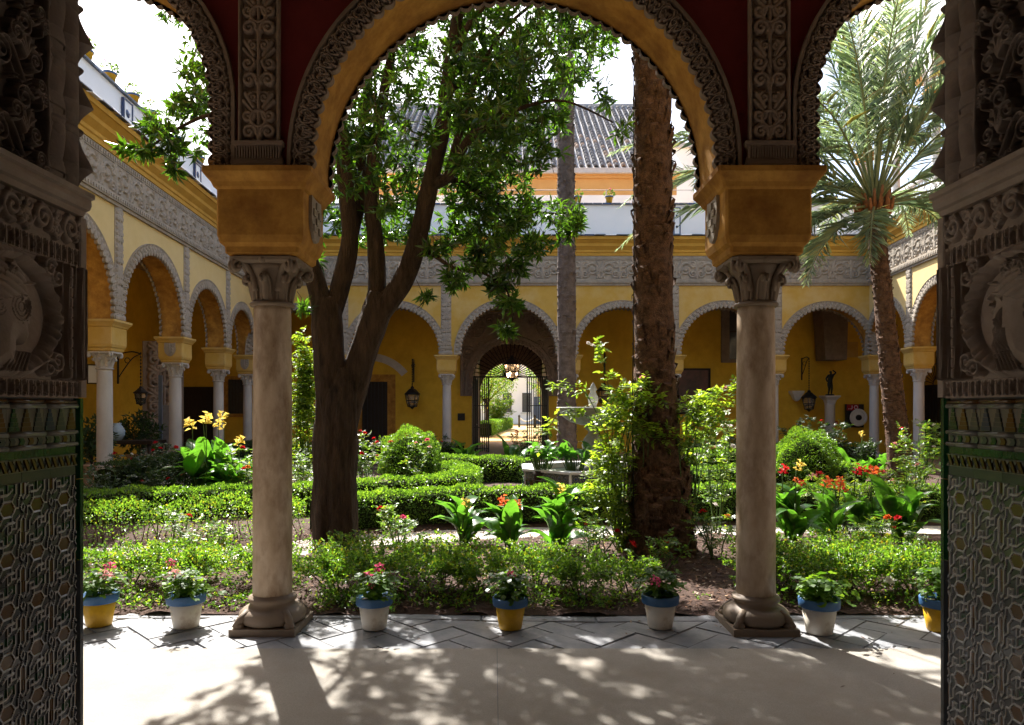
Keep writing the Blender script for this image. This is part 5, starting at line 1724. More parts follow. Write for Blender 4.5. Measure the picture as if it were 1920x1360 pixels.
# the slim grey trunk behind the fountain
sp_ = empty('slim_palm', (1.22, 16.2, 0))
tag(sp_, 'slim grey ringed palm trunk standing behind the fountain', 'palm tree')
mb = MB(); pts = [P(1063, 900, 16.2), P(1063, 770, 16.2), P(1062, 500, 16.2), P(1061, 300, 16.2), P(1060, 100, 16.2), P(1060, -60, 16.2)]
rel_ = [p - Vector((1.22, 16.2, 0)) for p in pts]
bo = palm_trunk(mb, rel_, [.235, .21, .20, .19, .175, .16], 105, 10, .10, 0, 0, 6)
mb.build('trunk', M['palmgrey'], sp_); o = bo.build('leaf_scars', M['palmgrey'], sp_, fix=False); o['kind'] = 'stuff'
top = rel_[-1]
for k in range(20):
    el = math.radians(78 - k * 5.5); link('frond', frond_mesh((top.x, top.y, top.z), k * 2.4 + .5, el, 2.6, 40, .04, .5, 1.5, rg), sp_)

# the leaning feathery palm on the right
yp = 12.0
rp = empty('feather_palm', (PX(1683, yp), yp, 0))
R0 = Vector((PX(1683, yp), yp, 0))
tag(rp, 'leaning palm with a full crown of feathery fronds framed by the right arch', 'palm tree')
mb = MB(); pts = [P(1686, 930, yp), P(1684, 830, yp), P(1676, 760, yp), P(1668, 680, yp), P(1660, 600, yp), P(1652, 520, yp), P(1643, 440, yp), P(1640, 405, yp), P(1640, 385, yp)]
rel_ = [p - R0 for p in pts]
bo = palm_trunk(mb, rel_, [.20, .18, .17, .16, .148, .14, .145, .20, .14], 70, 9, .085, 0, 0, 9)
mb.build('trunk', M['palmtrunk'], rp); o = bo.build('leaf_bases', M['palmtrunk'], rp, fix=False); o['kind'] = 'stuff'
top = rel_[-1]
# long leaf-stalk boots and orange fibre in the heart of the crown
hb = MB()
for k in range(26):
    a = k * 2.4; r = .05 + .005 * k; h = .55 - .012 * k
    p = Vector((top.x + math.cos(a) * r, top.y + math.sin(a) * r, top.z - .25)); q = p + Vector((math.cos(a) * .16, math.sin(a) * .16, h))
    hb.tube([p, p.lerp(q, .5) + Vector((math.cos(a) * .04, math.sin(a) * .04, 0)), q], [.055, .04, .02], 5)
hb.build('stalk_bases', M['fibre'], rp)
rg = np.random.default_rng(5)
fronds = []
for k in range(36):
    az = k * 2.3999 + .4
    if k < 11: fronds.append((az, random.uniform(74, 88), random.uniform(4.0, 5.0), random.uniform(.3, .8)))
    elif k < 24: fronds.append((az, random.uniform(50, 70), random.uniform(3.6, 4.5), random.uniform(1.2, 2.1)))
    elif k < 33: fronds.append((az, random.uniform(14, 46), random.uniform(3.0, 3.8), random.uniform(1.5, 2.4)))
    else: fronds.append((az, random.uniform(-25, 8), random.uniform(1.7, 2.4), random.uniform(1.2, 2.0)))
# a few the photograph shows clearly: drooping to the left and right, tips behind the ochre block
fronds += [(math.pi * 1.2, -25, 2.6, 1.0), (math.pi * 1.15, -12, 2.5, 1.2), (math.pi * .92, -30, 2.3, .9), (-.15, 8, 2.4, 1.6), (math.pi * 1.0, 30, 3.4, 2.1), (math.pi * 1.03, 8, 2.3, 2.6), (math.pi * 1.0, 26, 4.7, 1.25), (math.pi * .98, 6, 4.5, 1.25), (math.pi * 1.03, 16, 4.6, 1.5), (math.pi * 1.02, 34, 4.1, 1.9), (math.pi * .97, 20, 4.2, 1.6), (math.pi * 1.06, -10, 2.0, 2.2), (math.pi * 1.1, 40, 4.2, 2.3), (math.pi * .94, 44, 4.3, 2.4), (.05, 34, 2.5, 3.2), (-.3, 50, 2.9, 2.9), (math.pi * 1.16, 12, 2.6, 2.9), (-1.0, 58, 3.4, 1.8), (2.0, 80, 4.8, .6)]
for (az, el, ln, bd) in fronds:
    link('frond', frond_mesh((top.x, top.y, top.z), az, math.radians(el), ln, 72, .0165, .54, bd, rg), rp)

# ================================================================== hedges
hedge('low box hedge curving right past the big tree trunk and the thick palm', [(-2.5, 9.0, .92), (-1.7, 9.5, .95), (-.8, 9.82), (1.5, 10.05), (4, 10.15), (8.5, 10.0)], .42, .45, 1900, .036, .024)
hedge('loose light green hedge left of the front column, its stems bare above the pale path', [(-6.4, 8.25, .8), (-5, 8.3, .9), (-4.2, 8.35, 1.0), (-3.3, 8.45, 1.05), (-2.5, 8.65, 1.0)], .42, .40, 2000, .031, .021, 'leaf_box', .05, .75, 'loose garden hedges', .06, False, 16)
hedge('clipped hedge running behind the loose one on the left, dark sided', [(-7.2, 9.35, .95), (-5.4, 9.8, 1.0), (-3.9, 10.3, 1.0), (-2.7, 10.6, 1.0)], .5, .42, 1700, .036, .024)
hedge('clipped hedge with a sunlit top bending away towards the fountain', [(-2.6, 10.62), (-1.9, 10.9), (-1.2, 11.4), (-.8, 12.2), (-.9, 13.4), (-1.3, 14.4)], .45, .47, 1600, .038, .026)
hedge('dark hedge left of the tiled fountain basin in front of the gate', [(-2.4, 16.0), (-1.2, 15.5), (0.0, 14.9), (.4, 14.6)], .45, .52, 1300, .038, .026)
hedge('dark hedge right of the thick palm trunk, lower and nearer one', [(3.1, 12.6), (4.2, 12.9), (6.4, 13.3)], .5, .5, 1300, .038, .026)
hedge('dark hedge right of the thick palm trunk, farther one', [(3.2, 15.3), (4.6, 15.8), (6.8, 16.2)], .5, .62, 1000, .042, .028)
hedge('dark hedge along the foot of the far arcade on the left', [(-7.4, 20.6), (-4, 20.8), (-1.4, 20.9)], .5, .5, 600, .055, .036)
hedge('dark hedge along the foot of the far arcade on the right', [(3.6, 20.9), (7, 20.8), (10.4, 20.6)], .5, .5, 600, .055, .036)
hedge('dark hedge running along the foot of the left arcade', [(-6.6, 11.6), (-6.7, 14), (-7.0, 18), (-7.2, 20.4)], .5, .62, 900, .045, .03, 'leaf_dark')


def topiary(label, x, y, r, h, n, m='leaf_hedge'):
    t = empty('topiary', (x, y, .1)); tag(t, label, 'topiary', 'clipped ball bushes')
    u = rand_unit(n); u[:, 2] = np.abs(u[:, 2]) * 1.0 - .25
    u = unit(u); C = u * [r, r, h * .62] + [0, 0, h * .38]; C = C * (1 - RNG.exponential(.03, (n, 1)) + .02 + .05 * np.sin(u[:, :1] * 7 + u[:, 2:3] * 5 + x) + .045 * np.sin(u[:, 1:2] * 11 + u[:, :1] * 6 + x * 2) + .03 * np.sin(u[:, 2:3] * 17 + u[:, 1:2] * 9))
    lv = Leaves(); lv.add(C, u + rand_unit(n) * .8, u * .6 + rand_unit(n) * .7, .034 * rnd(.7, 1.2, n), .022 * rnd(.7, 1.2, n), .2)
    lv.build('foliage', M[m], t)
    MB().sphere((0, 0, h * .38), r * .8, r * .8, h * .48, 16, 10).build('branches', M['hedge_core'], t)


topiary('clipped ball bush behind rose stems, between the big tree and the gate column', PX(770, 13.6), 13.6, .56, 1.12, 12000)
topiary('clipped ball bush just right of the right front column', PX(1510, 13.2), 13.2, .55, 1.08, 12000)

# ---- front row of leggy shrubs
sh = [(-3.9, 6.1, .34, .40, 1000), (-3.35, 6.35, .36, .42, 1100), (-2.75, 6.25, .34, .43, 1100), (-2.25, 6.4, .36, .42, 1000), (-1.45, 6.1, .34, .44, 1300), (-1.02, 6.25, .36, .46, 1300), (-.6, 6.05, .32, .42, 1000), (-.22, 6.15, .33, .46, 1200),
      (.2, 6.2, .34, .44, 1200), (.58, 6.0, .34, .40, 1000), (1.0, 6.15, .26, .34, 520), (2.25, 6.2, .34, .46, 1500), (2.62, 6.1, .34, .45, 1500), (3.0, 6.25, .34, .46, 1500), (3.4, 6.1, .34, .45, 1400), (3.8, 6.2, .34, .45, 1300)]
nm = ['leftmost low shrub, beside the left jamb behind the yellow pot', 'low shrub above the gap between the two leftmost pots', 'low shrub right behind the leftmost white pot', 'low shrub touching the left front column on its left side',
      'leafy shrub touching the left front column on its right side', 'shrub right behind the white pot with pink geraniums', 'shrub just right of the pink geranium pot', 'thin shrub midway between the pink geranium pot and the central yellow pot',
      'shrub behind the central yellow pot', 'dark twiggy shrub right of the central yellow pot, its stems bare', 'small sparse shrub left of the stained white pot', 'dense shrub touching the right front column',
      'dense shrub behind the white pot right of the right column', 'dense shrub just right of that white pot, a white bloom beneath', 'dense shrub left of the rightmost yellow pot', 'rightmost shrub beside the right jamb']
for k, (x, y, r, h, n) in enumerate(sh):
    box_shrub(nm[k], x, y - .12, r * 1.18, h * .84, int(n * 3.0), 'leaf_hedge' if k == 9 else 'leaf_box', low=.14 if k > 10 or k < 4 else .24)
_w = [o for o in bpy.data.objects if o.get('label') == nm[13]][0]
flower('rose_white', (.05, -.36, .16), _w, 1.25)
# second, looser line behind them
for k, (x, y, r, h, n, lab) in enumerate([(-3.1, 7.0, .4, .34, 900, 'low spreading shrub by the pale path, left of the front column'), (-1.6, 7.2, .36, .36, 800, 'low shrub at the foot of the big tree trunk'), (-.75, 7.3, .4, .32, 800, 'low spreading plant right of the big tree foot'), (2.5, 7.1, .45, .36, 1200, 'light green low shrub below the right canna leaves'), (3.4, 7.2, .45, .38, 1300, 'light green low shrub below the rightmost canna')]):
    box_shrub(lab, x, y, r, h * .8, n, 'leaf_rose', .034, .024, 'low spreading shrubs in the front bed')

# low creeping plants at the kerb
gc = Leaves(); n = 660
xs_ = np.concatenate([rnd(-4, -2.0, 60), rnd(-1.6, -.9, 110), rnd(-.4, 1.0, 60), rnd(2.0, 4.2, 60), rnd(-4, 4, 40), rnd(-4, -2, 90), rnd(-1.5, 1.1, 130), rnd(2, 4.2, 110)]); ys_ = rnd(5.55, 6.0, 660)
gc.clumps(np.stack([xs_, ys_, rnd(.03, .10, n)], 1), 9, .05, .030, .021, None, .4, 0)
gc.build('ground_cover', M['leaf_box'])
# bark chips and dry leaves lying on the mulch
n = 14000
C = np.stack([rnd(-4.5, 4.8, n), rnd(5.55, 8.9, n), rnd(.075, .105, n)], 1)
C[:, 2] = .02 + np.clip(np.minimum(C[:, 1] - 5.5, .5), 0, .5) * .10 + rnd(0, .02, n)
D = rand_unit(n); D[:, 2] *= .25
v, f = leaf_arrays(C, D, rand_unit(n) * .5 + [0, 0, 1.], rnd(.02, .07, n), rnd(.01, .028, n), .1)
M['chips'] = leafmat('bark_chip', (.05, .028, .02), (.22, .13, .09), .0, None, .9, .2, odd=(.42, .36, .28))
leaf_obj('bark_chips', v, f, M['chips'])

# ---- cannas
canna('canna with a pale yellow bloom, right of the big tree trunk', PX(868, 8.0), 8.0, .55, 20, ['yellow'], 'cannas in the middle bed', .16, leafL=.38, bloom_h=.56)
canna('canna with orange blooms, middle one before the near hedge', PX(955, 7.9), 7.9, .58, 22, ['orange', 'orange'], 'cannas in the middle bed', .2, leafL=.40, bloom_h=.60)
canna('canna with broad upright leaves left of the climbing rose', PX(1045, 7.8), 7.8, .66, 24, ['yellow'], 'cannas in the middle bed', .18, leafL=.44, bloom_h=.78)
canna('canna close right of the right front column, yellow and red blooms', PX(1482, 8.1), 8.1, .72, 22, ['yellow', 'red'], 'cannas in the right bed', .18, leafL=.45, bloom_h=.95)
canna('canna with orange blooms in the middle of the right bed', PX(1558, 8.3), 8.3, .55, 20, ['orange', 'orange', 'orange'], 'cannas in the right bed', .22, leafL=.40, bloom_h=.78)
canna('canna with red blooms among its neighbours in the right bed', PX(1620, 8.6), 8.6, .55, 18, ['red', 'red', 'orange'], 'cannas in the right bed', .22, leafL=.38, bloom_h=.85)
canna('tall broad-leaved canna nearest the right jamb', PX(1695, 8.2), 8.2, .76, 28, [], 'cannas in the right bed', .26, leafL=.46)
canna('tall canna with big yellow blooms left of the front column', PX(395, 11.6), 11.6, 1.0, 40, ['yellow'] * 5, 'cannas in the left bed', .42, leafL=.66, bloom_h=1.45, bloom_s=1.2)
canna('bluish-leaved canna beside the tall yellow one', PX(440, 11.2), 11.2, .85, 16, ['yellow'], 'cannas in the left bed', .3, leafL=.55, bloom_h=1.2, bloom_s=1.1)
canna('dark canna with one orange bloom before the gate', PX(960, 17.5), 17.5, .75, 18, ['orange'], 'cannas by the far arcade', .4, leafL=.5, bloom_h=1.0)
canna('dark canna cluster left of the gate view', PX(880, 17.8), 17.8, .6, 16, [], 'cannas by the far arcade', .5, leafL=.5)
canna('canna with one yellow bloom beside the hose reel', PX(1605, 13.6), 13.6, .72, 16, ['yellow'], 'cannas by the leaning palm', .3, leafL=.5, bloom_h=1.15)
canna('dark strappy canna at the foot of the leaning palm', PX(1655, 13.0), 13.0, .62, 16, [], 'cannas by the leaning palm', .35, leafL=.5)

# ---- roses
rose_bush('red rose bush in front of the far gallery door', PX(688, 12.6), 12.6, 1.15, .42, 13, ['red'] * 11, dens=22)
rose_bush('rose stems with pale pink blooms in front of the ball bush', PX(765, 12.4), 12.4, 1.25, .5, 8, ['pink', 'rose', 'white', 'rose'], dens=9)
rose_bush('red rose bush at the far left under the side columns', PX(265, 12.2), 12.2, .98, .7, 16, ['red'] * 6 + ['white'], m='leaf_dark', dens=34)
rose_bush('low dark rose bush right of it by the cannas', PX(340, 11.6), 11.6, .72, .6, 14, ['red', 'rose'], m='leaf_dark', dens=34)
rose_bush('dark rose bush pressed against the left jamb', PX(205, 11.0), 11.0, .62, .6, 14, ['red'], m='leaf_dark', dens=34)
rose_bush('rose bush with scarlet blooms between the yellow cannas and the front column', PX(465, 10.9), 10.9, .95, .35, 12, ['red', 'red', 'red', 'orange', 'rose'], dens=34)
rose_bush('short rose with one red bloom left of the front column before the hedge', PX(340, 7.6), 7.6, .50, .22, 5, ['red'], dens=30)
rose_bush('yellowish rose sprig over the pale path', PX(385, 7.2), 7.2, .40, .4, 7, [], dens=34, L=.048, W=.036)
rose_bush('low rose with two red blooms right of the tree trunk', PX(745, 8.3), 8.3, .42, .32, 9, ['red', 'red', 'pink'], dens=34)
rose_bush('rose bush with two red blooms in front of the palm foot', PX(1235, 6.9), 6.9, .36, .36, 7, ['red', 'red'], dens=24, L=.045, W=.034)
rose_bush('low leafy rose left of the palm foot', PX(1130, 7.2), 7.2, .42, .35, 8, ['red', 'orange'], dens=30)
rose_bush('straggling rose between the palm and the right front column', PX(1345, 7.4), 7.4, .62, .35, 8, ['red', 'orange'], dens=26)
rose_bush('tall rose sprays with pale blooms beside the right front column', PX(1345, 9.0), 9.0, 1.42, .34, 9, ['white', 'white', 'rose', 'white', 'white'], dens=26)
rose_bush('mixed red and orange flowers massed in the right bed', PX(1590, 9.1), 9.1, .75, .7, 18, ['red', 'orange', 'red', 'orange', 'red', 'rose', 'red', 'orange', 'rose'], dens=34, fkind='umbel', m='leaf_lime')
rose_bush('pale green rose with a red bloom near the right jamb', PX(1710, 9.2), 9.2, .95, .45, 12, ['red', 'rose', 'white'], dens=30)
rose_bush('rose climbing at the foot of the leaning palm', PX(1715, 11.2), 11.2, 1.35, .55, 13, ['white', 'rose', 'red', 'white'], dens=26)
rose_bush('low rose with scarlet blooms in front of the right cannas', PX(1660, 7.3), 7.3, .45, .4, 9, ['red', 'red', 'orange'], dens=32)
rose_bush('rose with small red blooms in front of the gate', PX(985, 18.3), 18.3, 1.0, .5, 10, ['red'] * 6, m='leaf_dark', dens=24, L=.05, W=.035)
rose_bush('dark bush with coral blooms under the bronze statue', PX(1525, 17.0), 17.0, 1.35, .8, 18, ['rose', 'red', 'rose'], m='leaf_dark', dens=30, L=.055, W=.036)
rose_bush('dark shrub mass between the ball bush and the leaning palm', PX(1600, 16.5), 16.5, .9, .8, 18, [], m='leaf_dark', dens=30, L=.055, W=.036)
rose_bush('dark shrub left of the gate column', PX(815, 18.5), 18.5, .85, .7, 16, ['red'], m='leaf_dark', dens=28, L=.055, W=.036)
rose_bush('dark shrub under the far painting', PX(1345, 17.5), 17.5, .9, .9, 18, [], m='leaf_dark', dens=28, L=.055, W=.036)
rose_bush('small sunlit rose behind the front column on its right', PX(575, 11.5), 11.5, .85, .4, 10, ['orange', 'orange'], dens=30)


def climber(label, x, y, pathlist, blooms, dens=38, L=.05, W=.035, spread=.12, m='leaf_rose', name='climbing_rose'):
    t = empty(name, (x, y, 0)); tag(t, label, 'climbing rose')
    mb = MB(); Pp = []; D = []; tips = []
    for path in pathlist:
        sp = spline([Vector(q) - Vector((x, y, 0)) for q in path], 6)
        mb.tube(sp, np.linspace(.011, .003, len(sp)).tolist(), 5)
        tips.append(sp[-1])
        ln = sum((b - a).length for a, b in zip(sp[:-1], sp[1:]))
        for q in range(int(ln * dens)):
            u = random.uniform(.12, 1) * (len(sp) - 1); i = min(int(u), len(sp) - 2); p = sp[i].lerp(sp[i + 1], u - i)
            k = spread * (1.25 - .9 * u / (len(sp) - 1))
            p = p + Vector((random.gauss(0, k), random.gauss(0, k), random.gauss(0, k)))
            Pp.append(tuple(p)); D.append((random.gauss(0, 1), random.gauss(0, 1), random.gauss(.1, .6)))
    mb.build('canes', M['stalk'], t)
    n = len(Pp); lv = Leaves(); lv.pinnate(np.array(Pp), np.array(D), rand_unit(n) * .5 + [0, 0, 1.], L, W); lv.build('foliage', M[m], t)
    for k, c in enumerate(blooms): flower('rose_' + c, tips[k % len(tips)] + Vector((random.uniform(-.05, .05), 0, random.uniform(-.05, .05))), t, random.uniform(.8, 1.1))
    return t


def rose_mass(label, x, y, masses, sprays, blooms, m='leaf_lime', L=.062, W=.045):
    """climbing rose: leafy masses hung on thin canes, and long sprays that reach out"""
    t = empty('climbing_rose', (x, y, 0)); tag(t, label, 'climbing rose')
    o = Vector((x, y, 0)); mb = MB(); Pp = []; D = []; tips = []
    for (px, py, yy, rx, ry, rz, n) in masses:
        c = P(px, py, yy) - o
        for k in range(max(2, n // 16)):
            e = c + Vector((random.gauss(0, rx * .5), random.gauss(0, ry * .5), random.gauss(0, rz * .5)))
            p0 = P(1168 if px < 1230 else 1285, 1040, 7.72) - o + Vector((random.uniform(-.06, .06), random.uniform(-.08, .04), 0))
            mid = p0.lerp(e, .55) + Vector((random.uniform(-.08, .08), random.uniform(-.06, .06), .05))
            mb.tube(spline([p0, mid, e], 5), lerp_list([.009, .006, .003], 5), 5)
        u = rand_unit(n) * RNG.random((n, 1)) ** .5 * [rx, ry, rz]
        for q in u:
            Pp.append(tuple(c + Vector(q))); D.append(tuple(Vector(q).normalized() * .6 + Vector((random.gauss(0, .6), random.gauss(0, .6), random.gauss(.1, .5)))))
    for path in sprays:
        sp = spline([Vector(q) - o for q in path], 6); mb.tube(sp, np.linspace(.007, .002, len(sp)).tolist(), 5); tips.append(sp[-1])
        ln = sum((q2 - q1).length for q1, q2 in zip(sp[:-1], sp[1:]))
        for q in range(int(ln * 24)):
            u = random.uniform(.1, 1) * (len(sp) - 1); i = min(int(u), len(sp) - 2); p = sp[i].lerp(sp[i + 1], u - i)
            Pp.append(tuple(p + Vector((random.gauss(0, .02), random.gauss(0, .02), random.gauss(0, .02))))); D.append((random.gauss(0, 1), random.gauss(0, 1), random.gauss(.1, .6)))
    mb.build('canes', M['stalk'], t)['kind'] = 'stuff'
    n = len(Pp); lv = Leaves(); lv.pinnate(np.array(Pp), np.array(D), rand_unit(n) * .5 + [0, 0, 1.], L, W); lv.build('foliage', M[m], t)
    for k, c in enumerate(blooms): flower('rose_' + c, tips[k % len(tips)] + Vector((random.uniform(-.1, .1), random.uniform(-.04, .04), random.uniform(-.08, .06))), t, random.uniform(.7, 1.0))


rose_mass('climbing rose with lime leaves swarming up the thick palm trunk', 1.5, 7.75,
          [(1162, 790, 7.65, .20, .2, .20, 110), (1152, 865, 7.65, .22, .2, .22, 120), (1120, 900, 7.7, .16, .2, .25, 60), (1150, 940, 7.6, .20, .18, .22, 70), (1172, 738, 7.7, .12, .12, .12, 42), (1215, 745, 7.46, .16, .05, .10, 30), (1205, 800, 7.45, .16, .05, .14, 36), (1250, 820, 7.45, .18, .05, .12, 26),
           (1290, 765, 7.6, .18, .14, .13, 50), (1320, 795, 7.7, .18, .14, .13, 50), (1295, 840, 7.6, .12, .1, .16, 34), (1345, 750, 7.8, .10, .08, .08, 20), (1165, 1000, 7.55, .12, .1, .1, 18), (1100, 950, 7.7, .10, .1, .16, 22)],
          [[P(1165, 1030, 7.7), P(1160, 850, 7.8), P(1140, 720, 7.85), P(1118, 640, 7.9)], [P(1160, 900, 7.7), P(1110, 790, 7.7), P(1050, 775, 7.7), P(1005, 850, 7.7)], [P(1150, 850, 7.7), P(1100, 740, 7.8), P(1055, 722, 7.8), P(1040, 728, 7.8)], [P(1160, 850, 7.7), P(1190, 740, 7.5), P(1210, 715, 7.5)],
           [P(1290, 840, 7.6), P(1330, 760, 7.8), P(1365, 730, 7.9), P(1388, 722, 7.9)], [P(1290, 800, 7.7), P(1340, 775, 7.8), P(1375, 760, 7.9)], [P(1300, 800, 7.7), P(1350, 790, 7.8), P(1368, 830, 7.8), P(1352, 940, 7.8)], [P(1290, 760, 7.6), P(1320, 745, 7.7), P(1345, 720, 7.8)], [P(1170, 960, 7.6), P(1110, 930, 7.6), P(1070, 960, 7.6)]],
          ['white', 'white', 'white', 'rose', 'white', 'white', 'white', 'rose', 'white', 'white'])
ps_ = [[P(560 + k * 4, 930, 14), P(556 + (k * 7) % 22, 800, 14), P(560 + (k * 11) % 24, 700 + k * 6, 14), P(566 + (k * 5) % 18, 625 + k * 16, 14)] for k in range(9)]
climber('tall column of climbing rose between the front column and the big tree', PX(565, 14), 14.0, ps_, [], 46, .075, .05, .14, 'leaf_lime')

n = 130
xs_ = rnd(-4, 4.2, n); ys_ = 5.45 - RNG.exponential(.28, n)
v, f = leaf_arrays(np.stack([xs_, np.maximum(ys_, 2.6), np.full(n, .012)], 1), np.concatenate([RNG.normal(size=(n, 2)), RNG.normal(size=(n, 1)) * .08], 1), RNG.normal(size=(n, 3)) * .15 + [0, 0, 1.], rnd(.012, .05, n), rnd(.006, .018, n), .15)
leaf_obj('fallen_leaves', v, f, M['chips'])

# ================================================================== pots along the kerb
def pot_mesh():
    body = MB().lathe([(.0, .004), (.082, .004), (.086, .012), (.112, .178)], 32)
    rim = MB().lathe([(.112, .174), (.127, .176), (.131, .182), (.134, .232), (.131, .238), (.120, .238), (.116, .205)], 32)
    soil = MB().lathe([(.0, .214), (.06, .212), (.1185, .204)], 20)
    return body, rim, soil


_pb, _pr, _ps = pot_mesh()
POT = {}
for k in ('potwhite', 'potyellow'):
    POT[k] = _pb.mesh('pot_body', M[k]); fix_normals(POT[k])
POT['rim'] = _pr.mesh('pot_rim', M['potblue']); fix_normals(POT['rim'])
POT['soil'] = _ps.mesh('soil', M['potsoil']); fix_normals(POT['soil'])


def geranium_pot(label, px, py, kind, blooms, n=150, hgt=.17, wid=.15, m='leaf_geranium', s=1.0):
    y = F_PX * EYE / (py - HZ_PX) + .10
    t = empty('flower_pot', (PX(px, y), y, .002)); tag(t, label, 'flower pot', 'painted pots along the kerb')
    t.scale = (s, s, s)
    link('pot_body', POT[kind], t); link('pot_rim', POT['rim'], t); link('soil', POT['soil'], t)
    pl = empty('plant', (0, 0, 0), 0, t)
    mb = MB(); tips = []
    for k in range(14):
        a = random.uniform(0, 6.28); r = wid * random.uniform(.2, .9); p0 = Vector((random.uniform(-.03, .03), random.uniform(-.03, .03), .20)); p1 = Vector((math.cos(a) * r, math.sin(a) * r, .22 + hgt * random.uniform(.3, .9)))
        mb.tube([p0, p0.lerp(p1, .5) + Vector((0, 0, .02)), p1], [.005, .004, .0025], 5); tips.append(p1)
    mb.build('stems', M['stalk'], pl)
    # rounded leaves: fans of five blades
    V = []; Fc = []; n0 = 0
    C = np.stack([RNG.normal(size=n) * wid * .5, RNG.normal(size=n) * wid * .5, .23 + hgt * RNG.random(n)], 1)
    O = unit(C - [0, 0, .2] + RNG.normal(size=(n, 3)) * .03); Nn = unit(O * .7 + rand_unit(n) * .5 + [0, 0, .8]); S = unit(np.cross(Nn, rand_unit(n))); T = np.cross(Nn, S)
    R = rnd(.020, .036, n)[:, None]
    ring = []
    for k in range(7):
        a = -2.4 + 4.8 * k / 6; rr = R * (1 + .12 * (k % 2))
        ring.append(C + (S * math.sin(a) + T * math.cos(a)) * rr + Nn * R * .18 * (k % 2))
    V = np.stack([C - Nn * R * .1] + ring, 1).reshape(-1, 3)
    b = (np.arange(n) * 8)[:, None, None]; tri = np.array([[0, k, k + 1] for k in range(1, 7)])[None]
    leaf_obj('foliage', V, (b + tri).reshape(-1, 3), M[m], pl)
    for k, c in enumerate(blooms):
        p = tips[k] * 1.0; q = p + Vector((p.x * .35, p.y * .35, random.uniform(.05, .10)))
        MB().tube([p, q], [.003, .0025], 4).build('flower_stalk', M['stalk'], pl); flower('umbel_' + c, q, pl, random.uniform(.75, 1.0))
    return t


geranium_pot('yellow pot with blue rim half hidden by the left jamb, pale pink geraniums', 186, 1181, 'potyellow', ['rose', 'rose', 'pink'])
geranium_pot('leftmost white pot with blue rim standing in full sun', 349, 1184, 'potwhite', ['pink', 'rose'], 170, s=1.03)
geranium_pot('white pot with blue rim holding bright pink geraniums, right of the left front column', 702, 1187, 'potwhite', ['pink', 'pink', 'pink', 'pink'], 170)
geranium_pot('yellow pot with blue rim in the middle of the row, one tiny pink bud', 957, 1187, 'potyellow', ['pink'], 260, .19, .14, 'leaf_hedge', .97)
geranium_pot('stained white pot with blue rim left of the right front column, one pink bloom', 1238, 1185, 'potwhite', ['pink'], 190, .18, s=1.02)
geranium_pot('white pot with blue rim right of the right front column, leaves only', 1536, 1196, 'potwhite', [], 200, .14, s=1.06)
geranium_pot('yellow pot with blue rim cut off by the right jamb, red bloom', 1762, 1191, 'potyellow', ['red', 'red'], 160, .2)

# ================================================================== fountain
fx, fy = PX(1112, 13.6), 13.6
ft = empty('fountain', (fx, fy, 0)); tag(ft, 'stone fountain bowl on a baluster rising from a low tiled octagonal basin', 'fountain')
mb = MB()


def octo(R): return [(R * math.cos(math.pi / 8 + k * math.pi / 4), R * math.sin(math.pi / 8 + k * math.pi / 4)) for k in range(8)]


def octring(mb, R0, R1, z0, z1):
    a = octo(R0); b = octo(R1); v = [(x, y, z) for z in (z0, z1) for x, y in a] + [(x, y, z) for z in (z0, z1) for x, y in b]; f = []
    for k in range(8):
        j = (k + 1) % 8
        f += [(k, j, 8 + j, 8 + k), (16 + j, 16 + k, 24 + k, 24 + j), (8 + k, 8 + j, 24 + j, 24 + k), (j, k, 16 + k, 16 + j)]
    mb.add(v, f)


octring(mb, 1.42, 1.22, 0, .46); mb.build('basin', M['white'], ft)
mb = MB(); octring(mb, 1.46, 1.16, .462, .50); mb.build('basin_rim', M['limestone'], ft)
MB().add([(x, y, .40) for x, y in octo(1.25)], [tuple(range(8))]).build('water', M['water'], ft)
tmesh = []
for c1, c2 in (('glazewhite', 'glazeblue'), ('glazebrown', 'glazegreen'), ('glazewhite', 'glazedark')):
    tm = MB().box(-.072, .072, -.010, .0, -.072, .072, 0)
    tm.tube([(.05 * math.cos(a * .5236), -.011, .05 * math.sin(a * .5236)) for a in range(13)], .009, 5, 1, cap=False)
    tm.sphere((0, -.01, 0), .026, .008, .026, 8, 5, 1)
    for sx in (-1, 1):
        for sz in (-1, 1): tm.prism([(sx * .07, sz * .07), (sx * .035, sz * .07), (sx * .07, sz * .035)], -.014, -.004, 'xz', 1)
    me = tm.mesh('basin_tile', [M[c1], M[c2]]); fix_normals(me); tmesh.append(me)
ap = 1.42 * math.cos(math.pi / 8); side = 2 * 1.42 * math.sin(math.pi / 8)
for k in range(8):
    a = k * math.pi / 4
    if math.sin(a) > .5: continue
    for q in range(7):
        for r in range(3):
            u = (q - 3) * .148
            link('basin_tile', tmesh[(k + r + (q // 2) * (r == 1)) % 3 if r != 1 else 1], ft, (math.cos(a) * (ap + .002) - math.sin(a) * u, math.sin(a) * (ap + .002) + math.cos(a) * u, .38 - r * .148), (0, 0, a + math.pi / 2))
MB().lathe([(.30, .40), (.32, .48), (.20, .55), (.13, .62), (.11, .68), (.19, .80), (.215, .90), (.18, 1.02), (.10, 1.12), (.09, 1.17), (.15, 1.21), (.16, 1.25), (.12, 1.28)], 28).build('baluster', M['stone'], ft)
MB().lathe([(.10, 1.275), (.24, 1.285), (.42, 1.34), (.56, 1.43), (.64, 1.53), (.665, 1.588), (.675, 1.598), (.60, 1.57), (.4, 1.47), (.12, 1.43)], 44, wob=lambda a, z: 1 + .012 * math.cos(16 * a) * (1 if z > 1.33 else 0)).build('bowl', M['stone'], ft)
MB().lathe([(.668, 1.598), (.695, 1.602), (.70, 1.612), (.695, 1.624), (.65, 1.624), (.64, 1.60)], 44).build('bowl_rim', M['limestone'], ft)
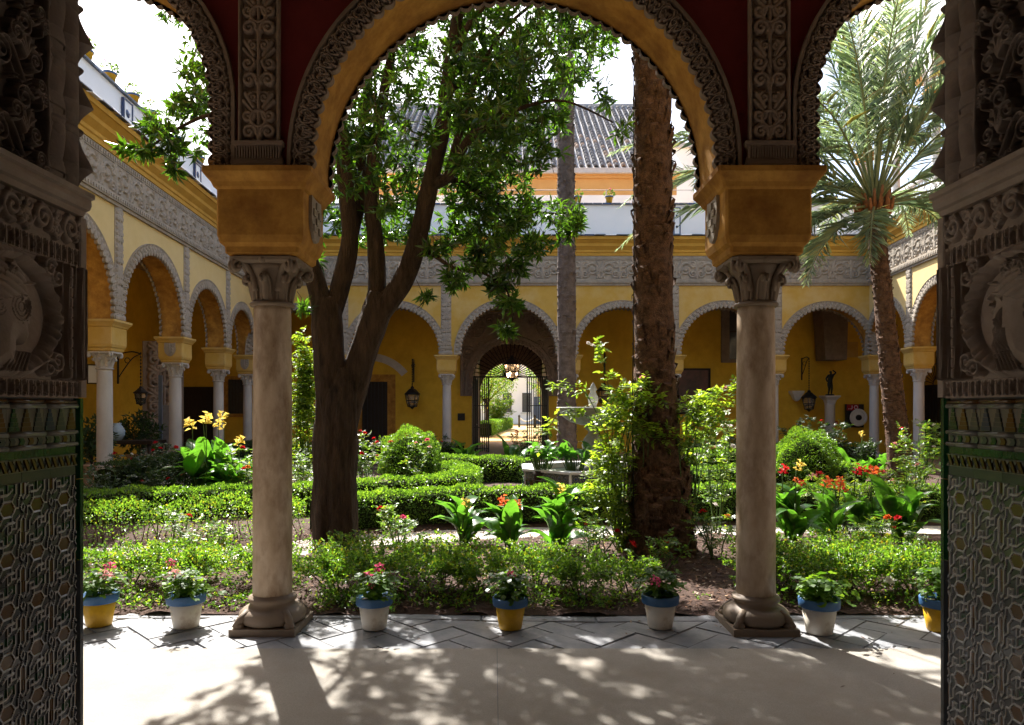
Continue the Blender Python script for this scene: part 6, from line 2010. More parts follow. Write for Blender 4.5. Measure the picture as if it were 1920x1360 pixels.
MB().lathe([(.09, 1.42), (.10, 1.58), (.06, 1.64), (.09, 1.72), (.10, 1.80), (.05, 1.92), (.075, 1.96), (.03, 2.06), (.0, 2.10)], 14).build('finial', M['stone'], ft)


def water_plant(label, x, y, n, h):
    t = empty('arum_plant', (x, y, .42)); tag(t, label, 'water plant', 'arum clumps in the fountain basin')
    mb = MB(); C = []
    MB().lathe([(.0, -.1), (.16, -.1), (.19, .06), (.17, .06), (.0, .03)], 16).build('pot', M['potsoil'], t)
    st = []
    for k in range(n):
        a = random.uniform(0, 6.28); r = .27 * random.random() ** .5; hh = h * random.uniform(.55, 1)
        p0 = Vector((math.cos(a) * r * .45, math.sin(a) * r * .45, 0)); p1 = Vector((math.cos(a) * r, math.sin(a) * r, hh)); mb.tube([p0, p0.lerp(p1, .6), p1], [.011, .009, .006], 5); st.append((p1, a))
    mb.build('stalks', M['stalk'], t)
    for k, (p, a) in enumerate(st):
        o = link('leaf', CLEAF[k % 6], t, tuple(p - Vector((0, 0, .03))), None, random.uniform(.24, .36)); o.rotation_euler = (-random.uniform(.2, 1.2), random.uniform(-.3, .3), a + random.uniform(-.6, .6) + math.pi / 2 * -1 + 1.57)


water_plant('clump of tall arum leaves at the left of the fountain basin', PX(1018, 12.9), 12.9, 34, .46)
water_plant('clump of tall arum leaves at the middle of the fountain basin', PX(1078, 12.75), 12.75, 30, .44)

# ================================================================== far gallery furnishings
WY = 25.88


def lantern(label, px, y, ztop, zbot, bracket=True, lit=False, px_b=None, zb=None, scale=1.0, wall_y=WY, group='wrought iron lanterns'):
    x = PX(px, y)
    t = empty('lantern', (x, y, zbot)); tag(t, label, 'lantern', group)
    h = ztop - zbot; r = h * .30
    mb = MB()
    for k in range(6):
        a = k * math.pi / 3; c, s_ = math.cos(a), math.sin(a)
        mb.tube([(c * r * .62, s_ * r * .62, h * .12), (c * r, s_ * r, h * .62)], .012 * scale, 4)
        mb.tube([(c * r * 1.05, s_ * r * 1.05, h * .62), (c * r * .4, s_ * r * .4, h * .82), (0, 0, h * .86)], .012 * scale, 4)
    for (zz, rr) in ((.12, .62), (.36, .80), (.62, 1.03)):
        mb.tube([(math.cos(k * math.pi / 6) * r * rr, math.sin(k * math.pi / 6) * r * rr, h * zz) for k in range(13)], .014 * scale, 4, cap=False)
    mb.lathe([(.0, 0), (r * .12, h * .03), (r * .3, h * .08), (r * .62, h * .12)], 10)
    mb.lathe([(r * 1.12, h * .62), (r * .9, h * .69), (r * .45, h * .80), (r * .22, h * .86), (r * .26, h * .9), (r * .1, h * .94), (.0, h)], 12)
    mb.build('cage', M['iron'], t)
    MB().lathe([(r * .55, h * .125), (r * .93, h * .615)], 12).build('glass', M['lantern_glass'], t)
    if lit:
        b = MB()
        for k in range(3): b.sphere((math.cos(k * 2.1) * r * .45, math.sin(k * 2.1) * r * .45, h * .30), .035, .035, .05, 8, 6)
        b.build('bulb', M['bulb'], t)
    if bracket:
        zB = zb - zbot; yb = wall_y - y
        xb = PX(px_b, wall_y) - x if px_b else 0
        mb = MB()
        mb.box(xb - .02, xb + .02, yb - .03, yb, zB - .75, zB + .05)
        mb.tube(spline([(xb, yb, zB), (xb * .4, yb * .4, zB + .06), (0, 0, zB)], 5), .018, 5)
        mb.tube(spline([(xb, yb, zB - .6), (xb * .7, yb * .6, zB - .35), (xb * .35, yb * .3, zB - .1), (0, 0, zB)], 5), .014, 5)
        mb.tube([(math.cos(k) * .07 + xb * .6, yb * .62, zB - .16 + math.sin(k) * .07) for k in range(7)], .010, 4, cap=False)
        z = h
        while z < zB: mb.sphere((0, 0, z + .03), .022, .022, .035, 6, 4); z += .085
        mb.tube([(0, 0, h), (0, 0, zB)], .007, 4)
        mb.build('bracket', M['iron'], t)
    elif zb:
        MB().tube([(0, 0, h), (0, 0, zb - zbot)], .012, 5).build('chain', M['iron'], t)
    return t


lantern('iron lantern on a wall bracket left of the gate column', 773, 25.3, PZ(722, 25.3), PZ(768, 25.3), True, False, 776, PZ(676, 25.3))
lantern('iron lantern on a wall bracket behind the climbing rose and fountain', 1133, 25.3, PZ(716, 25.3), PZ(760, 25.3), True, False, 1134, PZ(664, 25.3))
lantern('iron lantern on a wall bracket between right front column and statue', 1517, 25.3, PZ(729, 25.3), PZ(773, 25.3), True, False, 1503, PZ(672, 25.3))
lantern('lit glass lantern hanging in the gate arch', 960, 25.2, PZ(664, 25.2), PZ(716, 25.2), False, True, zb=5.9, scale=1.1)

# iron gate
gt = empty('iron_gate', (PX0, 26.2, 0)); tag(gt, 'black iron gate with a radiating fan of bars above, standing open', 'gate')
mb = MB(); zt = PZ(707, 26.2)
mb.box(-1.36, 1.36, -.03, .03, zt - .03, zt + .03)
for x in (-1.34, -.80, .62, 1.34): mb.box(x - .025, x + .025, -.025, .025, 0, zt)
mb.build('gate_frame', M['iron'], gt)
bar = MB().box(-.017, .017, -.017, .017, .02, zt - .03).mesh('bar', M['iron'])
for x in list(np.linspace(-1.27, -.87, 6)) + list(np.linspace(.70, 1.26, 8)): link('bar', bar, gt, (x, 0, 0))
mb = MB()
for (a, b) in ((-1.34, -.80), (.62, 1.34)):
    for z in (.12, .9, 1.7): mb.box(a, b, -.018, .018, z - .015, z + .015)
mb.build('cross_bar', M['iron'], gt)
fan = MB()
for k in range(1, 24):
    a = math.pi * k / 24; fan.tube([(.16 * math.cos(a), 0, zt + .16 * math.sin(a)), (1.34 * math.cos(a), 0, zt + 1.30 * math.sin(a))], .016, 4)
for r in (.16, .72, 1.30): fan.tube([(r * 1.02 * math.cos(math.pi * k / 24), 0, zt + r * math.sin(math.pi * k / 24)) for k in range(25)], .013, 4)
for k in range(12):
    a = math.pi * (k + .5) / 12; fan.tube([(1.0 * math.cos(a) + .1 * math.cos(q * .7), 0, zt + 1.0 * math.sin(a) + .1 * math.sin(q * .7)) for q in range(10)], .008, 4)
fan.build('fanlight', M['iron'], gt)
for (hx, s) in ((-1.3, 1), (1.3, -1)):                                 # the open leaves, folded back
    lf = MB()
    for q in range(7): lf.box(-.01, .01, -.01 + q * .11, .01 + q * .11, .05, zt - .06)
    for z in (.06, 1.0, zt - .07): lf.box(-.014, .014, 0, .68, z - .02, z + .02)
    lf.build('gate_leaf', M['iron'], gt, (hx, .05, 0), (0, 0, -s * .12))

# door, relieving arch, window, painting, corbel, vent
dr = empty('gallery_door', (PX(703, WY), WY, 0)); tag(dr, 'dark grilled door in a stone frame at the back of the far gallery', 'door')
hw, ht = .46, PZ(716, WY)
mb = MB(); mb.box(-hw - .28, -hw, -.05, .02, 0, ht + .26); mb.box(hw, hw + .28, -.05, .02, 0, ht + .26); mb.box(-hw, hw, -.05, .02, ht, ht + .26); mb.build('door_frame', M['ochre'], dr)
mb = MB(); mb.box(-hw, hw, -.012, .02, 0, ht)
for q in range(2):
    for r in range(4): mb.box(-hw + .06 + q * hw, -.06 + q * hw, -.03, -.01, .1 + r * .62, .62 + r * .62)
mb.build('door_panel', M['wood'], dr)
bm_ = MB().box(-.010, .010, -.010, .010, .05, ht - .02).mesh('bar', M['iron'])
for x in np.linspace(-hw + .06, hw - .06, 7): link('bar', bm_, dr, (x, -.05, 0))
cx_, cz_, R_ = PX(694, WY), PZ(752, WY), 1.72
ra = MB(); pts_o = [(R_ * math.cos(a), R_ * math.sin(a)) for a in np.linspace(math.radians(38), math.radians(142), 26)]; pts_i = [(x * .845, z * .845) for x, z in pts_o]
for k in range(25):
    ra.prism([pts_i[k], pts_o[k], pts_o[k + 1], pts_i[k + 1]], -.035 - .006 * (k % 3), .01)
tag(ra.build('relieving_arch', M['mortar'], None, (cx_, WY, cz_)), 'grey segmental brick arch set in the yellow wall above the far door', 'arch')
wd = empty('gallery_window', (PX(1384, WY), WY, 0)); tag(wd, 'stone framed dark window high in the far gallery wall, beside the right front column', 'window')
z0, z1 = PZ(674, WY), PZ(570, WY)
mb = MB(); mb.box(-.62, -.33, -.06, .02, z0, z1); mb.box(.33, .62, -.06, .02, z0, z1); mb.box(-.62, .62, -.09, .02, z0 - .12, z0); mb.box(-.62, .62, -.06, .02, z1, z1 + .2); mb.build('window_frame', M['stucco_dark'], wd)
MB().box(-.33, .33, .0, .02, z0, z1).build('pane', M['glazedark'], wd)
mb = MB(); mb.box(-.33, .33, -.02, 0, (z0 + z1) / 2 - .03, (z0 + z1) / 2 + .03); mb.box(-.03, .03, -.022, 0, z0, z1); mb.build('sash', M['wood'], wd)
pt = empty('painting', (PX(1300, WY), WY, PZ(777, WY))); tag(pt, 'dark framed oil painting on the far gallery wall, right of the rough palm', 'painting')
w_, h_ = 1.22, 1.66
mb = MB(); mb.box(-w_ / 2, -w_ / 2 + .07, -.06, 0, 0, h_); mb.box(w_ / 2 - .07, w_ / 2, -.06, 0, 0, h_); mb.box(-w_ / 2 + .07, w_ / 2 - .07, -.06, 0, 0, .07); mb.box(-w_ / 2 + .07, w_ / 2 - .07, -.06, 0, h_ - .07, h_); mb.build('frame', M['wood'], pt)
MB().box(-w_ / 2 + .07, w_ / 2 - .07, -.025, -.002, .07, h_ - .07).build('canvas', M['canvas'], pt)
tag(MB().squarelathe((0, 0), [(.04, .05, -.32), (.10, .10, -.25), (.16, .14, -.10), (.20, .16, -.05), (.22, .18, .0), (.22, .18, .05)], .01).build('stone_corbel', M['limestone'], None, (PX(1490, WY), WY - .16, PZ(736, WY))), 'carved grey stone corbel on the wall left of the third lantern', 'corbel')
vt = empty('wall_vent', (PX(865, WY), WY, PZ(782, WY))); tag(vt, 'small dark square vent low on the wall left of the gate', 'vent')
MB().box(-.13, .13, -.02, .01, -.13, .13).build('grille', M['iron'], vt); mb = MB()
for k in range(5): mb.box(-.12, .12, -.03, -.018, -.11 + k * .05, -.09 + k * .05)
mb.build('louvre', M['wood'], vt)
tag(MB().box(-.35, .35, -.01, .02, -.28, .28).build('wall_plaque', M['yellow'], None, (PX(1590, WY), WY - .02, PZ(656, WY))), 'small plain plaque high on the yellow wall right of the statue', 'plaque')

# bronze statue on a column pedestal
sy = 24.6
st = empty('bronze_statue', (PX(1556, sy), sy, PZ(741, sy))); tag(st, 'small dark bronze figure with one arm bent over its head', 'statue')
J = dict(pelvis=(0, 0, .42), chest=(.02, 0, .60), neck=(.03, 0, .70), head=(.02, -.01, .77), head2=(.02, -.01, .82), rs=(.11, 0, .67), re=(.20, -.02, .76), rh=(.08, -.02, .84), ls=(-.06, 0, .66), le=(-.13, .0, .55), lh=(-.10, -.05, .44),
         rhip=(.05, 0, .40), rk=(.06, -.02, .22), rf=(.05, 0, .03), rt=(.06, -.08, .015), lhip=(-.05, 0, .40), lk=(-.04, -.05, .23), lf=(-.04, .02, .03), lt=(-.06, -.06, .015))
E = [('pelvis', 'chest'), ('chest', 'neck'), ('neck', 'head'), ('head', 'head2'), ('chest', 'rs'), ('rs', 're'), ('re', 'rh'), ('chest', 'ls'), ('ls', 'le'), ('le', 'lh'), ('pelvis', 'rhip'), ('rhip', 'rk'), ('rk', 'rf'), ('rf', 'rt'), ('pelvis', 'lhip'), ('lhip', 'lk'), ('lk', 'lf'), ('lf', 'lt')]
RAD = dict(pelvis=.07, chest=.085, neck=.032, head=.05, head2=.04, rs=.04, re=.03, rh=.024, ls=.04, le=.03, lh=.024, rhip=.058, rk=.042, rf=.026, rt=.018, lhip=.058, lk=.042, lf=.026, lt=.018)
names = list(J); me = bpy.data.meshes.new('figure'); me.from_pydata([J[n] for n in names], [(names.index(a), names.index(b)) for a, b in E], []); me.materials.append(M['bronze'])
fo = link('figure', me, st); sk = fo.modifiers.new('skin', 'SKIN')
for i, n in enumerate(names): me.skin_vertices[0].data[i].radius = (RAD[n], RAD[n])
me.skin_vertices[0].data[0].use_root = True
fo.modifiers.new('smooth', 'SUBSURF').levels = 2; fo.modifiers['smooth'].render_levels = 2; fo.scale = (1.02,) * 3
MB().lathe([(.0, -.02), (.15, -.02), (.14, .03), (.0, .035)], 14).build('base', M['bronze'], st)
pdz = PZ(741, sy) - .02
pd = empty('statue_pedestal', (PX(1556, sy), sy, 0)); tag(pd, 'short marble column with capital carrying the bronze figure', 'pedestal')
MB().lathe([(.26, 0), (.26, .1), (.20, .14), (.17, .2), (.165, pdz - .32), (.18, pdz - .30), (.16, pdz - .28)], 20).build('shaft', M['marble_far'], pd)
MB().squarelathe((0, 0), [(.14, .14, pdz - .28), (.17, .17, pdz - .16), (.25, .25, pdz - .06), (.27, .27, pdz - .05), (.27, .27, pdz)], .03).build('capital', M['marble_far'], pd)

# hose reel
hy = 25.8
hr = empty('hose_reel', (PX(1603, hy), hy, PZ(780, hy))); tag(hr, 'white fire hose reel on a dark board with a small red sign', 'hose reel')
MB().box(-.36, .30, -.05, .0, -.42, .42).build('board', M['iron'], hr)
MB().tube([(.06 + .27 * math.cos(k * .3), -.14, -.06 + .27 * math.sin(k * .3)) for k in range(22)], .05, 8, cap=False).build('hose', M['paint_white'], hr)
mb = MB(); mb.lathe([(.0, 0), (.26, .0), (.27, .02), (.26, .03), (.0, .03)], 24); me = mb.mesh('reel_disc', M['paint_white']); fix_normals(me); link('reel_disc', me, hr, (.06, -.10, -.06), (math.pi / 2, 0, 0))
mb = MB(); mb.lathe([(.0, 0), (.10, .0), (.10, .06), (.0, .06)], 16); me = mb.mesh('hub', M['iron']); fix_normals(me); link('hub', me, hr, (.06, -.13, -.06), (math.pi / 2, 0, 0))
sg = MB().box(-.32, .10, -.075, -.052, .20, .41).build('red_sign', M['paint_red'], hr)
mb = MB(); mb.tube([(.0 + .06 * math.cos(k * .524), -.078, .31 + .06 * math.sin(k * .524)) for k in range(13)], .014, 5, cap=False); mb.tube([(-.14, -.078, .37), (-.14, -.078, .27), (-.17, -.078, .25), (-.20, -.078, .26)], .014, 5); mb.box(-.27, -.24, -.082, -.07, .24, .27)
mb.build('pictogram', M['paint_white'], sg)
sn = tag(MB().box(-.07, .07, -.02, .0, -.06, .06).build('small_sign', M['paint_red'], None, (PX(1568, hy), hy + .05, PZ(793, hy))), 'tiny red sign low on the wall left of the hose reel', 'sign')
MB().box(-.045, .045, -.024, -.019, -.012, .012).build('sign_bar', M['paint_white'], sn)

# ================================================================== left gallery furnishings
def framed(name, label, x, y, z, w, h, rz, cat, frame='wood', face='paint_white'):
    t = empty(name, (x, y, z), rz); tag(t, label, cat)
    mb = MB(); mb.box(-w / 2 - .03, -w / 2, -.03, 0, -.03, h + .03); mb.box(w / 2, w / 2 + .03, -.03, 0, -.03, h + .03); mb.box(-w / 2, w / 2, -.03, 0, -.03, 0); mb.box(-w / 2, w / 2, -.03, 0, h, h + .03); mb.build('frame', M[frame], t)
    MB().box(-w / 2, w / 2, -.015, 0, 0, h).build('sheet', M[face], t)
    return t


framed('wall_notice', 'framed paper notice on the left gallery wall beside the nearest side column', PX(174, 18.2), 18.2, PZ(718, 18.2), .20, .44, .5, 'notice')
tb = empty('side_table', (PX(238, 16.6), 16.6, 0)); tag(tb, 'dark wooden table in the left gallery between two side columns', 'table')
MB().box(-.75, .75, -.35, .35, .78, .86).build('table_top', M['wood'], tb)
for sx in (-1, 1):
    for s_ in (-1, 1): MB().lathe([(.05, 0), (.03, .06), (.05, .3), (.03, .5), (.05, .78)], 10).build('leg', M['wood'], tb, (sx * .66, s_ * .28, 0))
tag(MB().lathe([(.0, 0), (.10, 0), (.17, .12), (.18, .22), (.12, .33), (.09, .36), (.11, .40), (.0, .40)], 18).build('china_jar', M['jar'], None, (PX(219, 16.5), 16.5, .862)), 'pale blue china jar on the dark table', 'jar')


def potted_bush(label, px, y, h, r, n):
    t = empty('potted_plant', (PX(px, y), y, 0)); tag(t, label, 'potted plant', 'potted plants in the left gallery')
    MB().lathe([(.0, .0), (.20, 0), (.28, .42), (.31, .44), (.31, .48), (.26, .47), (.0, .42)], 20).build('pot', M['rust'], t)
    mb = MB()
    for k in range(6): mb.tube([(0, 0, .4), (random.uniform(-.1, .1), random.uniform(-.1, .1), .4 + h * .4), (random.uniform(-r, r) * .6, random.uniform(-r, r) * .6, .4 + h * .8)], [.015, .011, .006], 5)
    mb.build('stems', M['twig'], t)
    lv = Leaves(); u = rand_unit(n) * RNG.random((n, 1)) ** .4
    lv.clumps(u * [r, r, h * .5] + [0, 0, .45 + h * .5], 5, .06, .13, .055, u, .1, .8); lv.build('foliage', M['leaf_dark'], t)


potted_bush('bushy potted plant in the left gallery behind the dark table', 262, 17.4, 1.05, .52, 190)
potted_bush('bushy potted plant against the left jamb edge', 172, 14.6, .95, .42, 150)
sd = empty('sign_stand', (PX(301, 18.0), 18.0, 0)); tag(sd, 'tall narrow blue-grey sign panel standing before the second side column', 'sign')
MB().box(-.045, .045, -.02, .02, PZ(850, 18.), PZ(704, 18.)).build('panel', M['paint_grey'], sd); MB().box(-.2, .2, -.15, .15, 0, .03).build('foot', M['paint_grey'], sd); MB().box(-.02, .02, -.015, .015, .03, PZ(850, 18.)).build('post', M['iron'], sd)
nb = empty('notice_board', (PX(311, 18.3), 18.3, 0)); tag(nb, 'low grey notice board beside the tall narrow sign panel', 'notice board')
MB().box(-.10, .10, -.02, .02, PZ(828, 18.3), PZ(760, 18.3)).build('board', M['slate'], nb); MB().box(-.015, .015, -.015, .015, 0, PZ(828, 18.3)).build('post', M['iron'], nb); MB().box(-.15, .15, -.12, .12, 0, .025).build('foot', M['iron'], nb)
lantern('iron lantern hung from a triangular bracket in the left gallery', 264, 18.0, PZ(722, 18.0), PZ(762, 18.0), True, False, 222, PZ(664, 18.0), wall_y=18.05)
dr2 = empty('wooden_door', (PX(362, 25.87), 25.87, 0)); tag(dr2, 'dark wooden double door at the end of the left gallery', 'door')
mb = MB(); mb.box(-.72, .72, -.03, .02, 0, PZ(733, 25.87))
for q in range(4):
    for r in range(4): mb.box(-.66 + q * .34, -.38 + q * .34, -.05, -.028, .1 + r * .52, .52 + r * .52)
mb.build('door_panel', M['wood'], dr2)
mb = MB(); mb.box(-.86, -.72, -.06, .02, 0, PZ(733, 25.87) + .14); mb.box(.72, .86, -.06, .02, 0, PZ(733, 25.87) + .14); mb.box(-.72, .72, -.06, .02, PZ(733, 25.87), PZ(733, 25.87) + .14); mb.build('door_frame', M['wood'], dr2)
gw = empty('grilled_window', (PX(447, 25.87), 25.87, 0)); tag(gw, 'dark window with an iron grille right of the third side column', 'window')
z0, z1 = PZ(776, 25.87), PZ(712, 25.87)
MB().box(-.36, .36, -.02, .02, z0, z1).build('pane', M['glazedark'], gw)
mb = MB(); mb.box(-.5, -.36, -.06, .02, z0 - .12, z1 + .12); mb.box(.36, .5, -.06, .02, z0 - .12, z1 + .12); mb.box(-.36, .36, -.06, .02, z0 - .12, z0); mb.box(-.36, .36, -.06, .02, z1, z1 + .12); mb.build('window_frame', M['ochre'], gw)
bme = MB().box(-.010, .010, -.01, .01, z0, z1).mesh('bar', M['iron'])
for x in np.linspace(-.3, .3, 6): link('bar', bme, gw, (x, -.08, 0))
H_ = 2.5
ss = candelabra_strokes(1.0, H_, .05, .62)
o = link('stone_relief', relief_mesh('stone_relief', 1.0, H_, strokes_map(1.0, H_, 50, 120, ss), .12, M['stucco_dark'], .1), None, (PX(268, 19.0), 19.0, .9)); tag(o, 'tall grey carved stone relief standing in the left gallery', 'relief')
o.rotation_euler = (0, 0, .6)
MB().box(0, 1.0, .05, .3, -.9, 0).build('plinth', M['stucco_dark'], o)

# iron grille doors in the right gallery
for k, (yy, lab) in enumerate(((24.0, 'arched iron grille seen past the right corner column'), (18.5, 'arched iron grille seen beside the right jamb'))):
    g = empty('iron_grille', (14.3 - .03 * (26 - yy) * .2, yy, 0), -math.pi / 2); tag(g, lab, 'grille', 'arched iron grilles')
    MB().box(-1.2, 1.2, .0, .06, 0, 2.4).build('dark_backing', M['wood'], g)
    fan = MB()
    for q in range(1, 14):
        a = math.pi * q / 14; fan.tube([(.2 * math.cos(a), -.03, 2.4 + .2 * math.sin(a)), (1.2 * math.cos(a), -.03, 2.4 + 1.2 * math.sin(a))], .014, 4)
    for r in (.2, .7, 1.2): fan.tube([(r * math.cos(math.pi * q / 20), -.03, 2.4 + r * math.sin(math.pi * q / 20)) for q in range(21)], .018, 4)
    fan.build('fanlight', M['iron'], g)
    bme = MB().box(-.013, .013, -.045, -.02, 0, 2.4).mesh('bar', M['iron'])
    for x in np.linspace(-1.15, 1.15, 15): link('bar', bme, g, (x, 0, 0))

# ================================================================== terraces above the arcades
def terrace(label, origin, rz, u0, u1, yb, z0, z1, pots, panels, potlabels):
    t = empty('terrace_wall', origin, rz); tag(t, label, 'terrace wall')
    MB().box(u0, u1, yb, yb + .25, z0, z1).build('wall', M['white'], t)
    n = int((u1 - u0) / .3)
    me = MB().squarelathe((0, 0), [((u1 - u0) / n / 2 - .006, .19, 0), ((u1 - u0) / n / 2 - .006, .19, .04), ((u1 - u0) / n / 2 - .012, .175, .055)], 0).mesh('coping_tile', M['slatetile']); fix_normals(me)
    me2 = me.copy(); me2.materials.clear(); me2.materials.append(M['glazeblue'])
    for k in range(n): link('coping_tile', me2 if k % 3 == 0 else me, t, (u0 + (k + .5) * (u1 - u0) / n, yb + .125, z1))
    for (u, zc, w, h) in panels:
        mb = MB(); mb.box(u - w / 2, u + w / 2, yb - .05, yb, zc - h / 2, zc + h / 2); pb = mb.build('tile_panel', M['white'], t)
        mb = MB(); mb.box(u - w / 2 - .03, u - w / 2, yb - .07, yb - .01, zc - h / 2, zc + h / 2); mb.box(u + w / 2, u + w / 2 + .03, yb - .07, yb - .01, zc - h / 2, zc + h / 2); mb.box(u - w / 2 - .03, u + w / 2 + .03, yb - .07, yb - .01, zc + h / 2, zc + h / 2 + .03); mb.box(u - w / 2 - .03, u + w / 2 + .03, yb - .07, yb - .01, zc - h / 2 - .03, zc - h / 2)
        for q in range(2): mb.sphere((u, yb - .05, zc - h * .22 + q * h * .42), w * .26, .03, w * .26, 10, 6)
        mb.build('tile_border', M['glazeblue'], pb)
    Rm = Matrix.Rotation(rz, 3, 'Z')
    for u, lab in zip(pots, potlabels):
        p = Vector(origin) + Rm @ Vector((u, yb + .12, z1 + .055))
        g = empty('terrace_pot', tuple(p)); g.scale = (.8, .8, .8); tag(g, lab, 'flower pot', 'yellow pots on the terrace walls')
        MB().lathe([(.0, 0), (.10, 0), (.15, .24), (.165, .25), (.165, .31), (.14, .31), (.0, .28)], 14).build('pot_body', M['potyellow'], g)
        MB().lathe([(.166, .25), (.172, .255), (.172, .30), (.166, .305)], 14).build('pot_rim', M['potblue'], g)
        lv = Leaves(); n_ = 34; uu = rand_unit(n_); lv.clumps(uu * [.18, .18, .14] + [0, 0, .42], 4, .03, .08, .045, uu, .2, .8); lv.build('foliage', M['leaf_geranium'], g)
        if random.random() < .7: flower('umbel_pink', (random.uniform(-.1, .1), -.1, .56), g, 1.3)
    return t


terrace('whitewashed terrace wall stepped back above the left arcade', (left.location.x, left.location.y, 0), rzL, -6.5, 9.4, .40, 6.93, 8.03, [-1.0, -.15, .75, 1.75, 2.6, 4.2, 5.6, 6.8],
        [(1.15, 7.52, .34, .78), (5.0, 7.52, .34, .78)],
        ['yellow pot on the left terrace wall, nearest the left jamb', 'second yellow pot along the left terrace wall', 'third yellow pot along the left terrace wall', 'yellow pot on the left terrace wall just past the blue tile panel', 'yellow pot left of the hanging left bough on the terrace wall',
         'yellow pot seen through the left bough leaves', 'yellow pot near the far end of the left terrace wall, behind leaves', 'last yellow pot on the left terrace wall'])
terrace('whitewashed terrace wall above the far arcade', (0, 22.25, 0), 0, -8.9, 11.9, .40, 6.93, 8.05, [PX(903, 22.8), PX(992, 22.8), PX(1083, 22.8), PX(1142, 22.8), PX(1562, 22.8)],
        [(PX(1268, 22.7), 7.52, .16, .8), (PX(1083, 22.7), 7.52, .16, .8), (PX(634, 22.7), 7.52, .16, .8)],
        ['yellow pot on the far terrace wall behind the tree leaves', 'yellow pot on the far terrace wall under the house eave, among leaves', 'yellow pot on the far terrace wall right beside the slim palm', 'yellow pot with pink bloom on the far terrace wall, between two palms', 'yellow pot on the far terrace wall left of the feather palm'])
# thin rail above the far terrace wall
tr = tag(MB().tube([(-4, 22.75, 8.55), (7.5, 22.75, 8.55)], .012, 4).build('terrace_rail', M['mortar']), 'thin pale rail running above the far terrace wall', 'rail')
mb = MB()
for k in range(9): mb.tube([(-4 + k * 1.4, 22.75, 8.05), (-4 + k * 1.4, 22.75, 8.55)], .012, 4)
mb.build('rail_post', M['mortar'], tr)

# ================================================================== house behind with a barrel-tile roof
HX0, HX1 = -6.0, 6.75
hz_e, hz_r, hy_e, hy_r = 11.35, 17.2, 29.0, 37.0
hs = empty('orange_house', (0, 29.3, 0)); tag(hs, 'orange plastered house with a steep grey barrel-tiled roof beyond the far terrace', 'house')
mb = MB(); mb.box(HX0, HX1, 0, 12, 10.35, hz_e - .05); mb.build('wall', M['house'], hs)
mb = MB(); mb.box(HX0, HX1, .012, 12, 6.9, 10.35); mb.build('lower_wall', M['white'], hs)
mb = MB(); mb.box(HX0 - .1, HX1 + .1, -.12, 0, 11.02, 11.12); mb.box(HX0 - .1, HX1 + .1, -.2, 0, 11.122, 11.24); mb.build('cornice', M['house'], hs)
rf = empty('roof', (0, -.35, hz_e), 0, hs)
slope = math.atan2(hz_r - hz_e, hy_r - hy_e); SL = math.hypot(hz_r - hz_e, hy_r - hy_e)
mb = MB(); mb.add([(HX0 - .2, 0, 0), (HX1 + .2, 0, 0), (HX1 + .2, SL * math.cos(slope), SL * math.sin(slope)), (HX0 - .2, SL * math.cos(slope), SL * math.sin(slope)), (HX1 + .2, 14, -.2), (HX0 - .2, 14, -.2), (HX0 - .2, 0, -.2), (HX1 + .2, 0, -.2)],
                  [(0, 1, 2, 3), (3, 2, 4, 5), (0, 3, 5, 6), (1, 7, 4, 2), (0, 6, 7, 1), (6, 5, 4, 7)]); mb.build('roof_deck', M['mortar'], rf)


def half_tile(L=.46, r0=.105, r1=.085, n=7):
    v = []; f = []
    for (y, r) in ((0, r0), (L, r1)):
        for k in range(n): a = math.pi * k / (n - 1); v.append((r * math.cos(a), y, r * math.sin(a) * .9 + (0.0 if y == 0 else .0)))
    for k in range(n - 1): f.append((k, k + 1, n + k + 1, n + k))
    b = len(v)
    for k in range(n): a = math.pi * k / (n - 1); v.append(((r0 - .016) * math.cos(a), 0, (r0 - .016) * math.sin(a) * .9))
    for k in range(n - 1): f.append((k + 1, k, b + k, b + k + 1))
    return MB().add(v, f, 0, True)


tms = []
for mk in ('rooftile', 'rooftile', 'rust'):
    me = half_tile().mesh('roof_tile', M[mk]); fix_normals(me); tms.append(me)
pitch = .285; step = .40; nrow = int(SL / step); rest = MB(); ht_ = half_tile(.46)
cols = np.arange(HX0, HX1, pitch); made = 0
for r in range(nrow):
    for cx0 in cols:
        y = r * step; jx = random.uniform(-.012, .012)
        loc = Vector((cx0 + jx, y * math.cos(slope) - .02, y * math.sin(slope) + .02 + random.uniform(-.008, .008)))
        if r < 11 and PX(955, 30) < cx0 < 6.75 and made < 290:
            link('roof_tile', tms[random.choice((0, 0, 0, 0, 1, 1, 2))], rf, loc, (slope + random.uniform(-.02, .03), 0, random.uniform(-.03, .03))); made += 1
        else:
            ca, sa = math.cos(slope), math.sin(slope)
            rest.add([(x + loc.x, yy * ca - zz * sa + loc.y, yy * sa + zz * ca + loc.z) for x, yy, zz in ht_.v], ht_.f, 0, True)
o = rest.build('roof_tiles', M['rooftile'], rf, fix=False); o['kind'] = 'stuff'
MB().tube([(HX0, SL * math.cos(slope), SL * math.sin(slope) + .02), (HX1, SL * math.cos(slope), SL * math.sin(slope) + .02)], .14, 8).build('ridge', M['mortar'], rf)
ab = empty('distant_house', (10.0, 44, 0)); tag(ab, 'pale distant building between the rough palm and the right arch', 'house')
MB().box(-1.6, 1.2, 0, 8, 7, 17.6).build('wall', M['white'], ab); MB().box(-1.8, 1.4, -.2, 8.2, 17.6, 17.9).build('roof', M['mortar'], ab)
an = tag(MB().tube([(6.6, 30.2, 10), (6.6, 30.2, 13.2)], .03, 5).build('roof_pipe', M['iron']), 'thin dark pipe rising beside the rough palm above the roof', 'pipe')

